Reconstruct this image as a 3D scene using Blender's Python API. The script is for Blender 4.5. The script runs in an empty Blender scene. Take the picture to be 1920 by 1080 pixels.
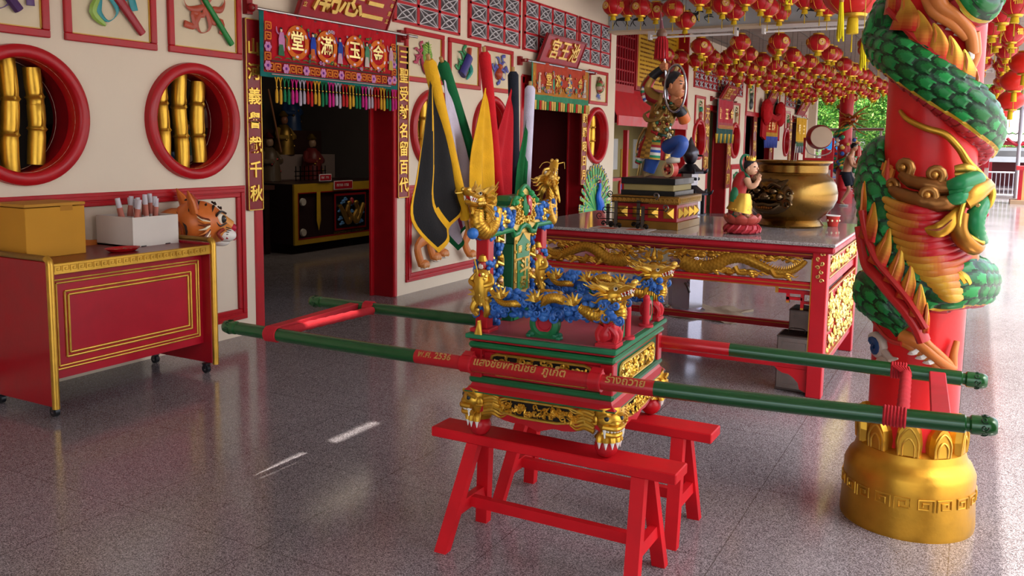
import bpy, bmesh, math, random
from math import sin, cos, pi, radians as R
from mathutils import Vector, Matrix, Quaternion
random.seed(11)
S = bpy.context.scene; COL = S.collection
# ---------------- camera (X = away from the temple wall, Y = along the wall, Z up) ----------------
FPX, PIT, ROL, SHY, YAW, HC = 1622.3, .1145, .0143, 86.4, .4914, 1.6
fh = Vector((-sin(YAW), cos(YAW), 0)); rt = Vector((cos(YAW), sin(YAW), 0)); ZZ = Vector((0, 0, 1))
FW = cos(PIT)*fh - sin(PIT)*ZZ; UP0 = sin(PIT)*fh + cos(PIT)*ZZ
RT = cos(ROL)*rt + sin(ROL)*UP0; UP = -sin(ROL)*rt + cos(ROL)*UP0
CO = Vector((0, 0, HC))
cam = bpy.data.cameras.new('camera'); co = bpy.data.objects.new('camera', cam); COL.objects.link(co)
M = Matrix((RT, UP, -FW)).transposed().to_4x4(); M.translation = CO; co.matrix_world = M
cam.sensor_width = 36; cam.lens = FPX/1920*36; cam.shift_y = -SHY/1920; cam.clip_end = 400; cam.clip_start = .05
S.camera = co
def ray(x, y): return FW + RT*((x-960)/FPX) + UP*((540-SHY-y)/FPX)
def atz(x, y, z=0): r = ray(x, y); return CO + r*((z-HC)/r.z)
def atx(x, y, X): r = ray(x, y); return CO + r*(X/r.x)
def aty(x, y, Y): r = ray(x, y); return CO + r*(Y/r.y)
def atpl(x, y, p, n): r = ray(x, y); return CO + r*((Vector(p)-CO).dot(n)/r.dot(n))
# ---------------- world, sun, exposure ----------------
S.view_settings.view_transform = 'Standard'; S.view_settings.look = 'None'; S.view_settings.gamma = 1
S.view_settings.exposure = 0.46
W = bpy.data.worlds.new('sky'); S.world = W; W.use_nodes = True; nt = W.node_tree; nt.nodes.clear()
sky = nt.nodes.new('ShaderNodeTexSky'); sky.sky_type = 'NISHITA'; sky.sun_disc = False; sky.sun_elevation = R(60); sky.sun_rotation = R(100); sky.air_density = 1.0; sky.dust_density = 3.0; sky.ozone_density = 1
bg = nt.nodes.new('ShaderNodeBackground'); bg.inputs[1].default_value = 0.56
hs = nt.nodes.new('ShaderNodeHueSaturation'); hs.inputs['Saturation'].default_value = .55
wo = nt.nodes.new('ShaderNodeOutputWorld'); nt.links.new(sky.outputs[0], hs.inputs['Color']); nt.links.new(hs.outputs[0], bg.inputs[0]); nt.links.new(bg.outputs[0], wo.inputs[0])
sl = bpy.data.lights.new('sun', 'SUN'); sl.energy = 6.5; sl.angle = R(.6); sl.color = (1, .95, .86)
so = bpy.data.objects.new('sun', sl); COL.objects.link(so)
so.rotation_euler = Vector((1.0, -.10, 2.32)).to_track_quat('Z', 'Y').to_euler()
# ---------------- colours and materials ----------------
_c = {}
def H(h):
    if not isinstance(h, str): return h
    if len(h) == 3: h = ''.join(c*2 for c in h)
    if h not in _c:
        o = []
        for i in (0, 2, 4):
            c = int(h[i:i+2], 16)/255; o.append(c/12.92 if c <= .04045 else ((c+.055)/1.055)**2.4)
        _c[h] = (*o, 1)
    return _c[h]
RED, DRED, GRN, DGRN, GOLD, BLUE, WHITE, BLACK, CREAM = 'a80c17', '7c0c14', '1c6a3a', '124a2a', 'c0902c', '2f62ac', 'e6e2da', '15120f', 'd6c6ae'
MATS = {}
def mixc(a, b, t):
    t = max(0, min(1, t)); A, B = H(a), H(b); return tuple(p+(q-p)*t for p, q in zip(A, B))
def nodemat(name):
    m = bpy.data.materials.new(name); m.use_nodes = True; t = m.node_tree; return m, t, t.nodes['Principled BSDF']
def mk(name, rough, metal=0, var=.12, vs=9, bump=.0, bs=60, spec=.5, coat=0, rvar=.0, trans=0):
    m, t, b = nodemat(name); N = t.nodes; L = t.links
    a = N.new('ShaderNodeAttribute'); a.attribute_name = 'Col'
    tc = N.new('ShaderNodeTexCoord'); n = N.new('ShaderNodeTexNoise'); n.inputs['Scale'].default_value = vs; n.inputs['Detail'].default_value = 6
    L.new(tc.outputs['Object'], n.inputs['Vector'])
    mr = N.new('ShaderNodeMapRange'); mr.inputs[1].default_value = .3; mr.inputs[2].default_value = .7; mr.inputs[3].default_value = 1-var; mr.inputs[4].default_value = 1+var
    L.new(n.outputs[0], mr.inputs[0])
    mx = N.new('ShaderNodeVectorMath'); mx.operation = 'SCALE'; L.new(a.outputs['Color'], mx.inputs[0]); L.new(mr.outputs[0], mx.inputs['Scale'])
    L.new(mx.outputs[0], b.inputs['Base Color'])
    b.inputs['Roughness'].default_value = rough; b.inputs['Metallic'].default_value = metal; b.inputs['Specular IOR Level'].default_value = spec; b.inputs['Coat Weight'].default_value = coat; b.inputs['Coat Roughness'].default_value = .15
    if rvar:
        m2 = N.new('ShaderNodeMapRange'); m2.inputs[1].default_value = .3; m2.inputs[2].default_value = .7; m2.inputs[3].default_value = rough-rvar; m2.inputs[4].default_value = rough+rvar
        L.new(n.outputs[0], m2.inputs[0]); L.new(m2.outputs[0], b.inputs['Roughness'])
    if bump:
        n2 = N.new('ShaderNodeTexNoise'); n2.inputs['Scale'].default_value = bs; n2.inputs['Detail'].default_value = 4; L.new(tc.outputs['Object'], n2.inputs['Vector'])
        bp = N.new('ShaderNodeBump'); bp.inputs['Strength'].default_value = bump; bp.inputs['Distance'].default_value = .01; L.new(n2.outputs[0], bp.inputs['Height']); L.new(bp.outputs[0], b.inputs['Normal'])
    if trans: b.inputs['Transmission Weight'].default_value = trans
    MATS[name] = m; return m
mk('paint', .36, 0, .10, 7, .05, 40, .30, .06, .08)
mk('dusty', .55, 0, .16, 5, .05, 40, .25, 0, .1)
mk('matte', .8, 0, .06, 3, .03, 80, .3)
mk('cloth', .85, 0, .12, 14, .25, 160, .2)
mk('gold', .38, .8, .14, 12, .06, 60, .5, 0, .08)
mk('metal', .3, 1.0, .12, 9, .05, 50)
mk('steel', .22, .95, .08, 5, .03, 20)
mk('plaster', .75, 0, .035, 1.4, .06, 30, .3)
mk('brass', .24, 1.0, .18, 4, .06, 40, rvar=.08)
mk('leaf', .6, 0, .3, 2, 0, 1, .3)
mk('enamel', .24, .15, .08, 7, .02, 40, .5, .35)
mk('tube', .3, 0, 0, 3)
def granite(name, base, spk, rough, tile, scale):
    m, t, b = nodemat(name); N = t.nodes; L = t.links
    tc = N.new('ShaderNodeTexCoord'); n = N.new('ShaderNodeTexVoronoi'); n.inputs['Scale'].default_value = scale*2.1; n.inputs['Randomness'].default_value = 1
    L.new(tc.outputs['Object'], n.inputs['Vector']); sx = N.new('ShaderNodeSeparateColor'); L.new(n.outputs['Color'], sx.inputs[0])
    cr = N.new('ShaderNodeValToRGB'); e = cr.color_ramp.elements; e[0].position = .05; e[1].position = .95; e[0].color = H(spk[0]); e[1].color = H(spk[1])
    mid = cr.color_ramp.elements.new(.5); mid.color = H(base)
    L.new(sx.outputs[0], cr.inputs[0])
    n2 = N.new('ShaderNodeTexNoise'); n2.inputs['Scale'].default_value = .8; n2.inputs['Detail'].default_value = 5; L.new(tc.outputs['Object'], n2.inputs['Vector'])
    mr = N.new('ShaderNodeMapRange'); mr.inputs[1].default_value = .3; mr.inputs[2].default_value = .7; mr.inputs[3].default_value = .86; mr.inputs[4].default_value = 1.14; L.new(n2.outputs[0], mr.inputs[0])
    mx = N.new('ShaderNodeVectorMath'); mx.operation = 'SCALE'; L.new(cr.outputs[0], mx.inputs[0]); L.new(mr.outputs[0], mx.inputs['Scale'])
    out = mx.outputs[0]
    if tile:
        br = N.new('ShaderNodeTexBrick'); br.offset = 0; br.inputs['Scale'].default_value = 1; br.inputs['Brick Width'].default_value = tile; br.inputs['Row Height'].default_value = tile; br.inputs['Mortar Size'].default_value = .0022; br.inputs['Mortar Smooth'].default_value = .2
        br.inputs['Color1'].default_value = (1, 1, 1, 1); br.inputs['Color2'].default_value = (.93, .93, .93, 1); br.inputs['Mortar'].default_value = (.45, .43, .42, 1)
        L.new(tc.outputs['Object'], br.inputs['Vector'])
        m3 = N.new('ShaderNodeMix'); m3.data_type = 'RGBA'; m3.blend_type = 'MULTIPLY'; m3.inputs[0].default_value = 1
        L.new(out, m3.inputs[6]); L.new(br.outputs[0], m3.inputs[7]); out = m3.outputs[2]
    L.new(out, b.inputs['Base Color'])
    m4 = N.new('ShaderNodeMapRange'); m4.inputs[1].default_value = .3; m4.inputs[2].default_value = .7; m4.inputs[3].default_value = rough*.75; m4.inputs[4].default_value = rough*1.35; L.new(n2.outputs[0], m4.inputs[0]); L.new(m4.outputs[0], b.inputs['Roughness'])
    MATS[name] = m
granite('granite', '7a7274', ('443d40', 'aea5a8'), .13, .8, 150)
granite('paving', 'b4aeaa', ('9c9894', 'c8c2be'), .6, .8, 150)
granite('marble', '948c8a', ('5c5654', 'bcb4b0'), .07, 0, 140)
# ---------------- mesh builder ----------------
def basis(o, u, v, n=None):
    u = Vector(u); v = Vector(v); n = Vector(n) if n else u.cross(v)
    m = Matrix((u, v, n)).transposed().to_4x4(); m.translation = Vector(o); return m
def T(x=0, y=0, z=0): return Matrix.Translation((x, y, z))
def RZ(a): return Matrix.Rotation(a, 4, 'Z')
def RX(a): return Matrix.Rotation(a, 4, 'X')
def RY(a): return Matrix.Rotation(a, 4, 'Y')
def SC(x, y=None, z=None):
    y = x if y is None else y; z = x if z is None else z
    return Matrix.Diagonal((x, y, z, 1))
def spl(pts, k=6, closed=False):
    P = [Vector(p) for p in pts]; n = len(P); o = []
    for i in range(n if closed else n-1):
        if closed: a, b, c, d = P[i-1], P[i], P[(i+1) % n], P[(i+2) % n]
        else: a, b, c, d = P[max(i-1, 0)], P[i], P[i+1], P[min(i+2, n-1)]
        for j in range(k):
            t = j/k; o.append(.5*((2*b)+(c-a)*t+(2*a-5*b+4*c-d)*t*t+(3*b-a-3*c+d)*t**3))
    if not closed: o.append(P[-1])
    return o
class MB:
    def __init__(s, M=None): s.v = []; s.f = []; s.M = M or Matrix(); s.st = []
    def push(s, m): s.st.append(s.M); s.M = s.M @ m; return s
    def pop(s): s.M = s.st.pop(); return s
    def add(s, vs, fs, col, mat='paint', sm=True, colf=None):
        b = len(s.v); Mx = s.M; s.v += [Mx @ Vector(p) for p in vs]
        for k, f in enumerate(fs): s.f.append((tuple(b+i for i in f), mat, H(colf(k) if colf else col), sm))
    def box(s, c, sz, col, mat='paint', rot=None, bev=0):
        x, y, z = (q/2 for q in sz)
        if bev:
            b = min(bev, x*.9, y*.9, z*.9); vs = []
            for sx in (-1, 1):
                for sy in (-1, 1):
                    for sz_ in (-1, 1):
                        vs += [(sx*x, sy*(y-b), sz_*(z-b)), (sx*(x-b), sy*y, sz_*(z-b)), (sx*(x-b), sy*(y-b), sz_*z)]
            I = lambda a, b_, c_, k: ((a*2+b_)*2+c_)*3+k
            fs = []
            for a in (0, 1): fs.append([I(a, 0, 0, 0), I(a, 1, 0, 0), I(a, 1, 1, 0), I(a, 0, 1, 0)])
            for a in (0, 1): fs.append([I(0, a, 0, 1), I(1, a, 0, 1), I(1, a, 1, 1), I(0, a, 1, 1)])
            for a in (0, 1): fs.append([I(0, 0, a, 2), I(1, 0, a, 2), I(1, 1, a, 2), I(0, 1, a, 2)])
            for a in (0, 1):
                for d in (0, 1):
                    fs.append([I(0, a, d, 1), I(1, a, d, 1), I(1, a, d, 2), I(0, a, d, 2)])
                    fs.append([I(a, 0, d, 0), I(a, 1, d, 0), I(a, 1, d, 2), I(a, 0, d, 2)])
                    fs.append([I(a, d, 0, 0), I(a, d, 1, 0), I(a, d, 1, 1), I(a, d, 0, 1)])
            for a in (0, 1):
                for b_ in (0, 1):
                    for c_ in (0, 1): fs.append([I(a, b_, c_, 0), I(a, b_, c_, 1), I(a, b_, c_, 2)])
        else:
            vs = [(-x, -y, -z), (x, -y, -z), (x, y, -z), (-x, y, -z), (-x, -y, z), (x, -y, z), (x, y, z), (-x, y, z)]
            fs = [(0, 3, 2, 1), (4, 5, 6, 7), (0, 1, 5, 4), (1, 2, 6, 5), (2, 3, 7, 6), (3, 0, 4, 7)]
        m = T(*c) @ (rot or Matrix()); s.push(m); s.add(vs, fs, col, mat, False); s.pop(); return s
    def bx(s, x0, x1, y0, y1, z0, z1, col, mat='paint', bev=0):
        return s.box(((x0+x1)/2, (y0+y1)/2, (z0+z1)/2), (abs(x1-x0), abs(y1-y0), abs(z1-z0)), col, mat, None, bev)
    def bar(s, a, b, w, h, col, mat='paint', up=(0, 0, 1), bev=0):
        a = Vector(a); b = Vector(b); d = (b-a); L = d.length; d.normalize(); u = Vector(up); y = u.cross(d)
        if y.length < 1e-4: y = Vector((1, 0, 0)).cross(d)
        y.normalize(); z = d.cross(y); s.push(basis((a+b)/2, d, y, z)); s.box((0, 0, 0), (L, w, h), col, mat, None, bev); s.pop(); return s
    def tube(s, pts, r, n=8, col=GOLD, mat='paint', flat=1, up=None, cap=True, colf=None, disp=None, closed=False):
        P = [Vector(p) for p in pts]; m = len(P)
        if m < 2: return s
        rr = r if callable(r) else (lambda t: r)
        if isinstance(r, (list, tuple)):
            rl = list(r); rr = lambda t: rl[min(int(t*(len(rl)-1)), len(rl)-2)]*(1-(t*(len(rl)-1)-min(int(t*(len(rl)-1)), len(rl)-2)))+rl[min(int(t*(len(rl)-1)), len(rl)-2)+1]*(t*(len(rl)-1)-min(int(t*(len(rl)-1)), len(rl)-2))
        vs = []; fs = []; ck = []
        nv = None
        for i in range(m):
            if closed: t = P[(i+1) % m]-P[i-1]
            else: t = P[min(i+1, m-1)]-P[max(i-1, 0)]
            if t.length < 1e-9: t = Vector((0, 0, 1))
            t.normalize()
            if up is not None:
                u = up(i/(m-1)) if callable(up) else Vector(up)
                nv = u - t*u.dot(t)
                if nv.length < 1e-4: nv = t.orthogonal()
            elif nv is None:
                nv = (Vector((0, 0, 1))-t*t.z)
                if nv.length < .1: nv = Vector((1, 0, 0))-t*t.x
            else: nv = nv-t*nv.dot(t)
            nv.normalize(); bv = t.cross(nv); k = rr(i/(m-1))
            for j in range(n):
                a = 2*pi*j/n; q = k*(1+(disp(i, j) if disp else 0)); vs.append(P[i]+bv*(cos(a)*q)+nv*(sin(a)*q*flat))
        for i in range(m if closed else m-1):
            for j in range(n):
                a, b = i*n+j, i*n+(j+1) % n; c, d = ((i+1) % m)*n+(j+1) % n, ((i+1) % m)*n+j; fs.append((a, b, c, d)); ck.append((i, j))
        if cap and not closed:
            fs.append(tuple(range(n-1, -1, -1))); ck.append((0, 0)); fs.append(tuple(range((m-1)*n, m*n))); ck.append((m-1, 0))
        s.add(vs, fs, col, mat, True, (lambda k: colf(*ck[k])) if colf else None); return s
    def lathe(s, c, prof, n=24, col=GOLD, mat='paint', colf=None, a0=0, a1=2*pi, cap=True, ax=None):
        m = len(prof); full = abs(a1-a0-2*pi) < 1e-6; nn = n if full else n+1; vs = []
        for r, z in prof:
            for j in range(nn):
                a = a0+(a1-a0)*j/n; vs.append((r*cos(a), r*sin(a), z))
        fs = []; ck = []
        for i in range(m-1):
            for j in range(n):
                a, b = i*nn+j, i*nn+(j+1) % nn; fs.append((a, b, b+nn, a+nn)); ck.append(i)
        if cap and full:
            if prof[0][0] > 1e-4: fs.append(tuple(range(nn-1, -1, -1))); ck.append(0)
            if prof[-1][0] > 1e-4: fs.append(tuple(range((m-1)*nn, m*nn))); ck.append(m-2)
        s.push(T(*c) @ (ax or Matrix())); s.add(vs, fs, col, mat, True, (lambda k: colf(ck[k])) if colf else None); s.pop(); return s
    def sph(s, c, r, col=GOLD, mat='paint', n=10, m=6, rot=None, colf=None):
        r = (r, r, r) if not isinstance(r, (tuple, list)) else r; vs = [(0, 0, -r[2])]; fs = []
        for i in range(1, m):
            a = pi*i/m-pi/2
            for j in range(n): b = 2*pi*j/n; vs.append((r[0]*cos(a)*cos(b), r[1]*cos(a)*sin(b), r[2]*sin(a)))
        vs.append((0, 0, r[2])); L = len(vs)-1
        for j in range(n): fs.append((0, 1+(j+1) % n, 1+j))
        for i in range(m-2):
            for j in range(n): a, b = 1+i*n+j, 1+i*n+(j+1) % n; fs.append((a, b, b+n, a+n))
        for j in range(n): a = 1+(m-2)*n; fs.append((a+j, a+(j+1) % n, L))
        s.push(T(*c) @ (rot or Matrix())); s.add(vs, fs, col, mat, True, colf); s.pop(); return s
    def prism(s, poly, z0, z1, col, mat='paint', ins=0, side=None):
        n = len(poly); cx = sum(p[0] for p in poly)/n; cy = sum(p[1] for p in poly)/n
        vs = [(p[0], p[1], z0) for p in poly]; zb = z1-(z1-z0)*.4 if ins else z1
        vs += [(p[0], p[1], zb) for p in poly]; fs = [tuple(range(n-1, -1, -1))]; k = 1
        if ins: vs += [(p[0]+(cx-p[0])*ins, p[1]+(cy-p[1])*ins, z1) for p in poly]; k = 2
        for q in range(k):
            for i in range(n): a, b = q*n+i, q*n+(i+1) % n; fs.append((a, b, b+n, a+n))
        top = tuple(range(k*n, k*n+n)); fs.append(top)
        s.add(vs, fs, col, mat, False, (lambda i: col if i in (len(fs)-1,) else (side or col))); return s
    def ring(s, c, R1, R2, z0, z1, col, mat='paint', n=40, rnd=False):
        zm = (z0+z1)/2; prof = [(R2, z0), (R2, z1), (R1, z1), (R1, z0)] if not rnd else [(R2, z0), (R2, z1-.3*(z1-z0)), ((R1*.25+R2*.75), z1), (R1*.75+R2*.25, z1), (R1, z1-.3*(z1-z0)), (R1, z0)]
        return s.lathe(c, prof, n, col, mat, cap=False)
    def spiral(s, c, r0, tr, turns=1.4, a0=0, sg=1, col=GOLD, mat='paint', n=5, flat=1, tail=0):
        k = int(10*turns)+2; P = []
        for i in range(k+1):
            t = i/k; a = a0+sg*turns*2*pi*t; r = r0*(1-.88*t); P.append((c[0]+r*cos(a), c[1]+r*sin(a), c[2]))
        if tail:
            a = a0-sg*.5*pi; p = P[0]; P.insert(0, (p[0]+tail*cos(a), p[1]+tail*sin(a), c[2]))
        return s.tube(P, lambda t: tr*(1-.35*t), n, col, mat, flat, up=(0, 0, 1))
    def text(s, body, size, col, mat='paint', depth=.004, bold=.012, res=2, sx=1):
        cu = bpy.data.curves.new('t', 'FONT'); cu.body = body; cu.size = size; cu.extrude = depth/2; cu.offset = bold*size; cu.resolution_u = res
        cu.align_x = 'CENTER'; cu.align_y = 'CENTER'; o = bpy.data.objects.new('t', cu); COL.objects.link(o)
        me = bpy.data.meshes.new_from_object(o); s.push(SC(sx, 1, 1) @ T(0, 0, depth/2)); s.add([v.co.copy() for v in me.vertices], [tuple(p.vertices) for p in me.polygons], col, mat, False); s.pop()
        bpy.data.meshes.remove(me); bpy.data.objects.remove(o); bpy.data.curves.remove(cu); return s
    def grid(s, L, Rr, nu, col, mat='cloth', wave=0, wn=3, colf=None, nrm=None, th=.003):
        # ruled cloth between two polylines of equal length, with a real thickness
        m = len(L); nrm = Vector(nrm or (0, 0, 1)); 
        for o, _ in ((0, 0), (th, 1)):
            vs = []; fs = []; ck = []
            for i in range(m):
                for j in range(nu+1):
                    t = j/nu; p = Vector(L[i]).lerp(Vector(Rr[i]), t); vs.append(p+nrm*(o+wave*sin(wn*2*pi*t+.4*i/m*6)*min(1, (i+1)/m*1.5)))
            for i in range(m-1):
                for j in range(nu): a = i*(nu+1)+j; fs.append((a, a+1, a+nu+2, a+nu+1)); ck.append((i/(m-1), (j+.5)/nu))
            s.add(vs, fs, col, mat, True, (lambda k: colf(*ck[k])) if colf else None)
        return s
def sharpen(me, ang=.65):
    bm = bmesh.new(); bm.from_mesh(me); bmesh.ops.recalc_face_normals(bm, faces=bm.faces)
    for e in bm.edges:
        if len(e.link_faces) == 2 and e.calc_face_angle(0) > ang: e.smooth = False
    bm.to_mesh(me); bm.free()
def mesh(mb, name):
    me = bpy.data.meshes.new(name); me.from_pydata([tuple(v) for v in mb.v], [], [f[0] for f in mb.f]); keys = []
    for _, m, _, _ in mb.f:
        if m not in keys: keys.append(m)
    for k in keys: me.materials.append(MATS[k])
    ix = {k: i for i, k in enumerate(keys)}
    me.polygons.foreach_set('material_index', [ix[f[1]] for f in mb.f]); me.polygons.foreach_set('use_smooth', [f[3] for f in mb.f])
    ca = me.attributes.new('Col', 'FLOAT_COLOR', 'CORNER'); d = []
    for f in mb.f: d += list(f[2])*len(f[0])
    ca.data.foreach_set('color', d); me.update(); sharpen(me); return me
def worldpos(o):
    m = o.matrix_basis.copy()
    while o.parent: o = o.parent; m = o.matrix_basis @ m
    return m
def part(name, mb, parent=None, label=None, local=False):
    """one mesh object; vertices given in world space unless local"""
    if parent is not None and not local:
        inv = worldpos(parent).inverted(); mb.v = [inv @ v for v in mb.v]
    o = bpy.data.objects.new(name, mesh(mb, name)); COL.objects.link(o)
    if parent is not None: o.parent = parent
    if label: o['label'] = label
    return o
def thing(name, label, cat, loc=(0, 0, 0), rz=0, group=None):
    o = bpy.data.objects.new(name, None); COL.objects.link(o); o.location = loc; o.rotation_euler = (0, 0, rz); o.empty_display_size = .1
    o['label'] = label; o['category'] = cat
    if group: o['group'] = group
    return o
def single(name, mb, label, cat, loc=None, group=None, kind=None):
    """a thing that is one mesh, its origin moved to loc"""
    if loc is not None: l = Vector(loc); mb.v = [v-l for v in mb.v]
    o = bpy.data.objects.new(name, mesh(mb, name)); COL.objects.link(o)
    if loc is not None: o.location = loc
    o['label'] = label; o['category'] = cat
    if group: o['group'] = group
    if kind: o['kind'] = kind
    return o
def struct(name, mb, parent=None):
    o = bpy.data.objects.new(name, mesh(mb, name)); COL.objects.link(o)
    if parent: o.parent = parent
    else: o['kind'] = 'structure'
    return o
def dup(root, loc, rz=None, label=None, group=None):
    r = root.copy(); COL.objects.link(r); r.location = loc
    if rz is not None: r.rotation_euler = (0, 0, rz)
    if label: r['label'] = label
    if group: r['group'] = group
    for ch in list(root.children):
        c = ch.copy(); COL.objects.link(c); c.parent = r
        for g in list(ch.children): d = g.copy(); COL.objects.link(d); d.parent = c
    return r
def rnd(a, b): return random.uniform(a, b)
# ================= THE SETTING =================
XW = -5.21; TH = .2
def wp(y, z, d=0): return (XW+d, y, z)
WF = basis((XW, 0, 0), (0, 1, 0), (0, 0, 1), (1, 0, 0))      # local x = along the wall, y = up, z = out of the wall
def Yw(x, y=280, X=None): return atx(x, y, XW if X is None else X).y
mb = MB(); mb.bx(-12, 1.9, -9, 60, -.1, 0, '888', 'granite'); struct('floor', mb)
mb = MB(); mb.bx(1.9, 60, -30, 90, -.12, -.01, '888', 'paving'); mb.bx(-40, 1.9, 60, 90, -.12, -.01, '888', 'paving'); o = struct('floor_outside', mb)
# wall as patches, each round window a true hole
def patch_hole(mb, y0, y1, z0, z1, cy, cz, r, col, n=48):
    for d, flip in ((0, 0), (-TH, 1)):
        vs = []; 
        for i in range(n):
            a = 2*pi*i/n; c, s = cos(a), sin(a); vs.append((XW+d, cy+r*c, cz+r*s))
        for i in range(n):
            a = 2*pi*i/n; c, s = cos(a), sin(a)
            k = min(((y1-cy)/c if c > 1e-6 else 1e9), ((y0-cy)/c if c < -1e-6 else 1e9), ((z1-cz)/s if s > 1e-6 else 1e9), ((z0-cz)/s if s < -1e-6 else 1e9))
            vs.append((XW+d, cy+k*c, cz+k*s))
        fs = []
        for i in range(n):
            j = (i+1) % n; f = [i, j, n+j, n+i]; A, B = vs[n+i], vs[n+j]
            for cyy in (y0, y1):
                for czz in (z0, z1):
                    if abs(A[1]-B[1]) > 1e-6 and abs(A[2]-B[2]) > 1e-6 and (abs(A[1]-cyy) < 1e-6 or abs(B[1]-cyy) < 1e-6) and (abs(A[2]-czz) < 1e-6 or abs(B[2]-czz) < 1e-6):
                        vs.append((XW+d, cyy, czz)); f = [i, j, n+j, len(vs)-1, n+i]
            fs.append(f)
        mb.add(vs, fs, col, 'plaster', False)
WZ = 1.722; WR = .352
wins = [3.32, 4.64, 7.89, 9.14, 12.405]
wall = MB(); CW = 'd9c8b2'
def solid(y0, y1, z0, z1, col=CW): wall.bx(XW-TH, XW, y0, y1, z0, z1, col, 'plaster')
ZC = 3.86
solid(-9, 2.75, 0, ZC); 
bays = [(2.75, 5.26, [3.32, 4.64]), (7.2, 9.93, [7.89, 9.14]), (12.03, 13.17, [12.405])]
for y0, y1, ws in bays:
    solid(y0, y1, 0, 1.25); solid(y0, y1, 2.2, ZC)
    ed = [y0]+[(a+b)/2 for a, b in zip(ws, ws[1:])]+[y1]
    for i, w in enumerate(ws): patch_hole(wall, ed[i], ed[i+1], 1.25, 2.2, w, WZ, WR, CW)
solid(5.26, 7.2, 2.45, ZC); solid(9.93, 12.03, 2.45, ZC)
# the alcove between the two wings and the far wing
Y2 = Yw(1287); Y3 = Yw(1512, 290)
wall.bx(XW-TH, XW, Y2-.1, Y2, 0, ZC, CW, 'plaster'); wall.bx(XW-TH, XW+.02, Y2-.16, Y2-.1, 0, ZC, RED, 'paint')
farw = [Yw(1308), Yw(1375.5), Yw(1471.7), Yw(1504)]
fdoors = [(Yw(1325), Yw(1363)), (Yw(1394), Yw(1450)), (Yw(1480), Yw(1497))]
ys = [Y2]+[q for d in fdoors for q in d]+[Y3]
for i in range(0, len(ys), 2):
    a, b = ys[i], ys[i+1]; ws = [w for w in farw if a < w < b]
    if not ws: solid(a, b, 0, ZC); continue
    solid(a, b, 0, 1.25); solid(a, b, 2.2, ZC); ed = [a]+[(p+q)/2 for p, q in zip(ws, ws[1:])]+[b]
    for k, w in enumerate(ws):
        rr = min(WR, w-ed[k]-.03, ed[k+1]-w-.03); patch_hole(wall, ed[k], ed[k+1], 1.25, 2.2, w, WZ, rr, CW)
for a, b in fdoors: solid(a, b, 2.45, ZC)
wall.bx(XW-TH, XW+.25, Y3, Y3+.3, 0, ZC, CW, 'plaster')
struct('wall_left', wall)
mb = MB(); mb.bx(-5.4, -2.4, -3.7, -3.5, 0, 3.9, 'a48a78', 'plaster'); struct('light_blocker_rear', mb)  # added out-of-view blocker behind the camera, darkens the left side
mb = MB(); mb.bx(1.66, 1.8, -.8, 2.2, 0, 3.63, 'a48a78', 'plaster'); struct('light_blocker_right', mb)  # unseen slab added on the open side to cut daylight reaching the left
# rooms behind the wall
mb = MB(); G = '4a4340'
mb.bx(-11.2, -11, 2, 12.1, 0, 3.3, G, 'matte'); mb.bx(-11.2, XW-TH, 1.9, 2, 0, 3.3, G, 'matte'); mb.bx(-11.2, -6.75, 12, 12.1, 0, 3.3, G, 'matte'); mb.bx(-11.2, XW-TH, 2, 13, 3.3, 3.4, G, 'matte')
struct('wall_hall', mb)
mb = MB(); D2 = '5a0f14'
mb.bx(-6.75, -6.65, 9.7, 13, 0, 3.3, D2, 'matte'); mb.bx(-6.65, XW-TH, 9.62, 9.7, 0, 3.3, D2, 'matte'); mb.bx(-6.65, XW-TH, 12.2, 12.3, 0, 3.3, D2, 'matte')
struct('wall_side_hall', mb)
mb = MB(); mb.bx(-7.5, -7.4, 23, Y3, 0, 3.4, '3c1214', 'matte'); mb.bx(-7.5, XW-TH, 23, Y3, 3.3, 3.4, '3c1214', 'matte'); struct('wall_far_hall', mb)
# alcove
mb = MB(); mb.bx(-6.4, -6.3, 13.17, 23, 0, 3.86, '8c7c50', 'matte'); mb.bx(-5.55, -5.45, 13.17, Y2, 1.98, 3.86, '9c1820', 'matte'); mb.bx(-6.3, XW-TH, 13.12, 13.17, 0, 3.86, CW, 'matte'); struct('wall_alcove', mb)
# ceilings
mb = MB(); CC = 'c9beb6'
# joints between roof sheets let two thin slivers of sun through
SL = [(2.76, 3.12, -1.29, -1.215), (3.32, 3.70, -1.29, -1.215)]
def roofstrip(y0, y1, z0, z1):
    cuts = sorted({y0, y1, *[q for s in SL for q in s[:2] if y0 < q < y1]})
    for a, b in zip(cuts, cuts[1:]):
        hit = [s for s in SL if s[0] <= (a+b)/2 <= s[1]]
        if hit: mb.bx(-5.25, hit[0][2], a, b, z0, z1, CC, 'matte'); mb.bx(hit[0][3], 1.66, a, b, z0, z1, CC, 'matte')
        else: mb.bx(-5.25, 1.66, a, b, z0, z1, CC, 'matte')
roofstrip(-5.1, 12.8, 3.9, 3.93)
for i in range(51): y = -5.0+i*.35; roofstrip(y, min(y+.335, 12.8), 3.888, 3.9)
struct('ceiling', mb)
mb = MB(); C2 = '93877e'
mb.bx(-5.4, 1.66, 13.1, 34, 3.82, 4, C2, 'matte'); mb.bx(-7.5, -5.4, 13.1, Y3, 3.86, 4, C2, 'matte')
for i in range(52):
    y = 13.3+i*.4; mb.bx(-5.2, 1.65, y, y+.385, 3.805, 3.82, C2, 'matte')
for i in range(8): mb.bx(-5+i*.9, -4.985+i*.9, 13.2, 34, 3.79, 3.805, '6c625c', 'matte')
struct('ceiling_far', mb)
# eave fascia along the open side
mb = MB(); mb.bx(1.65, 1.75, -5.1, 34, 3.62, 4.05, 'b8a89c', 'matte'); struct('trim_eave', mb)
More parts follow.
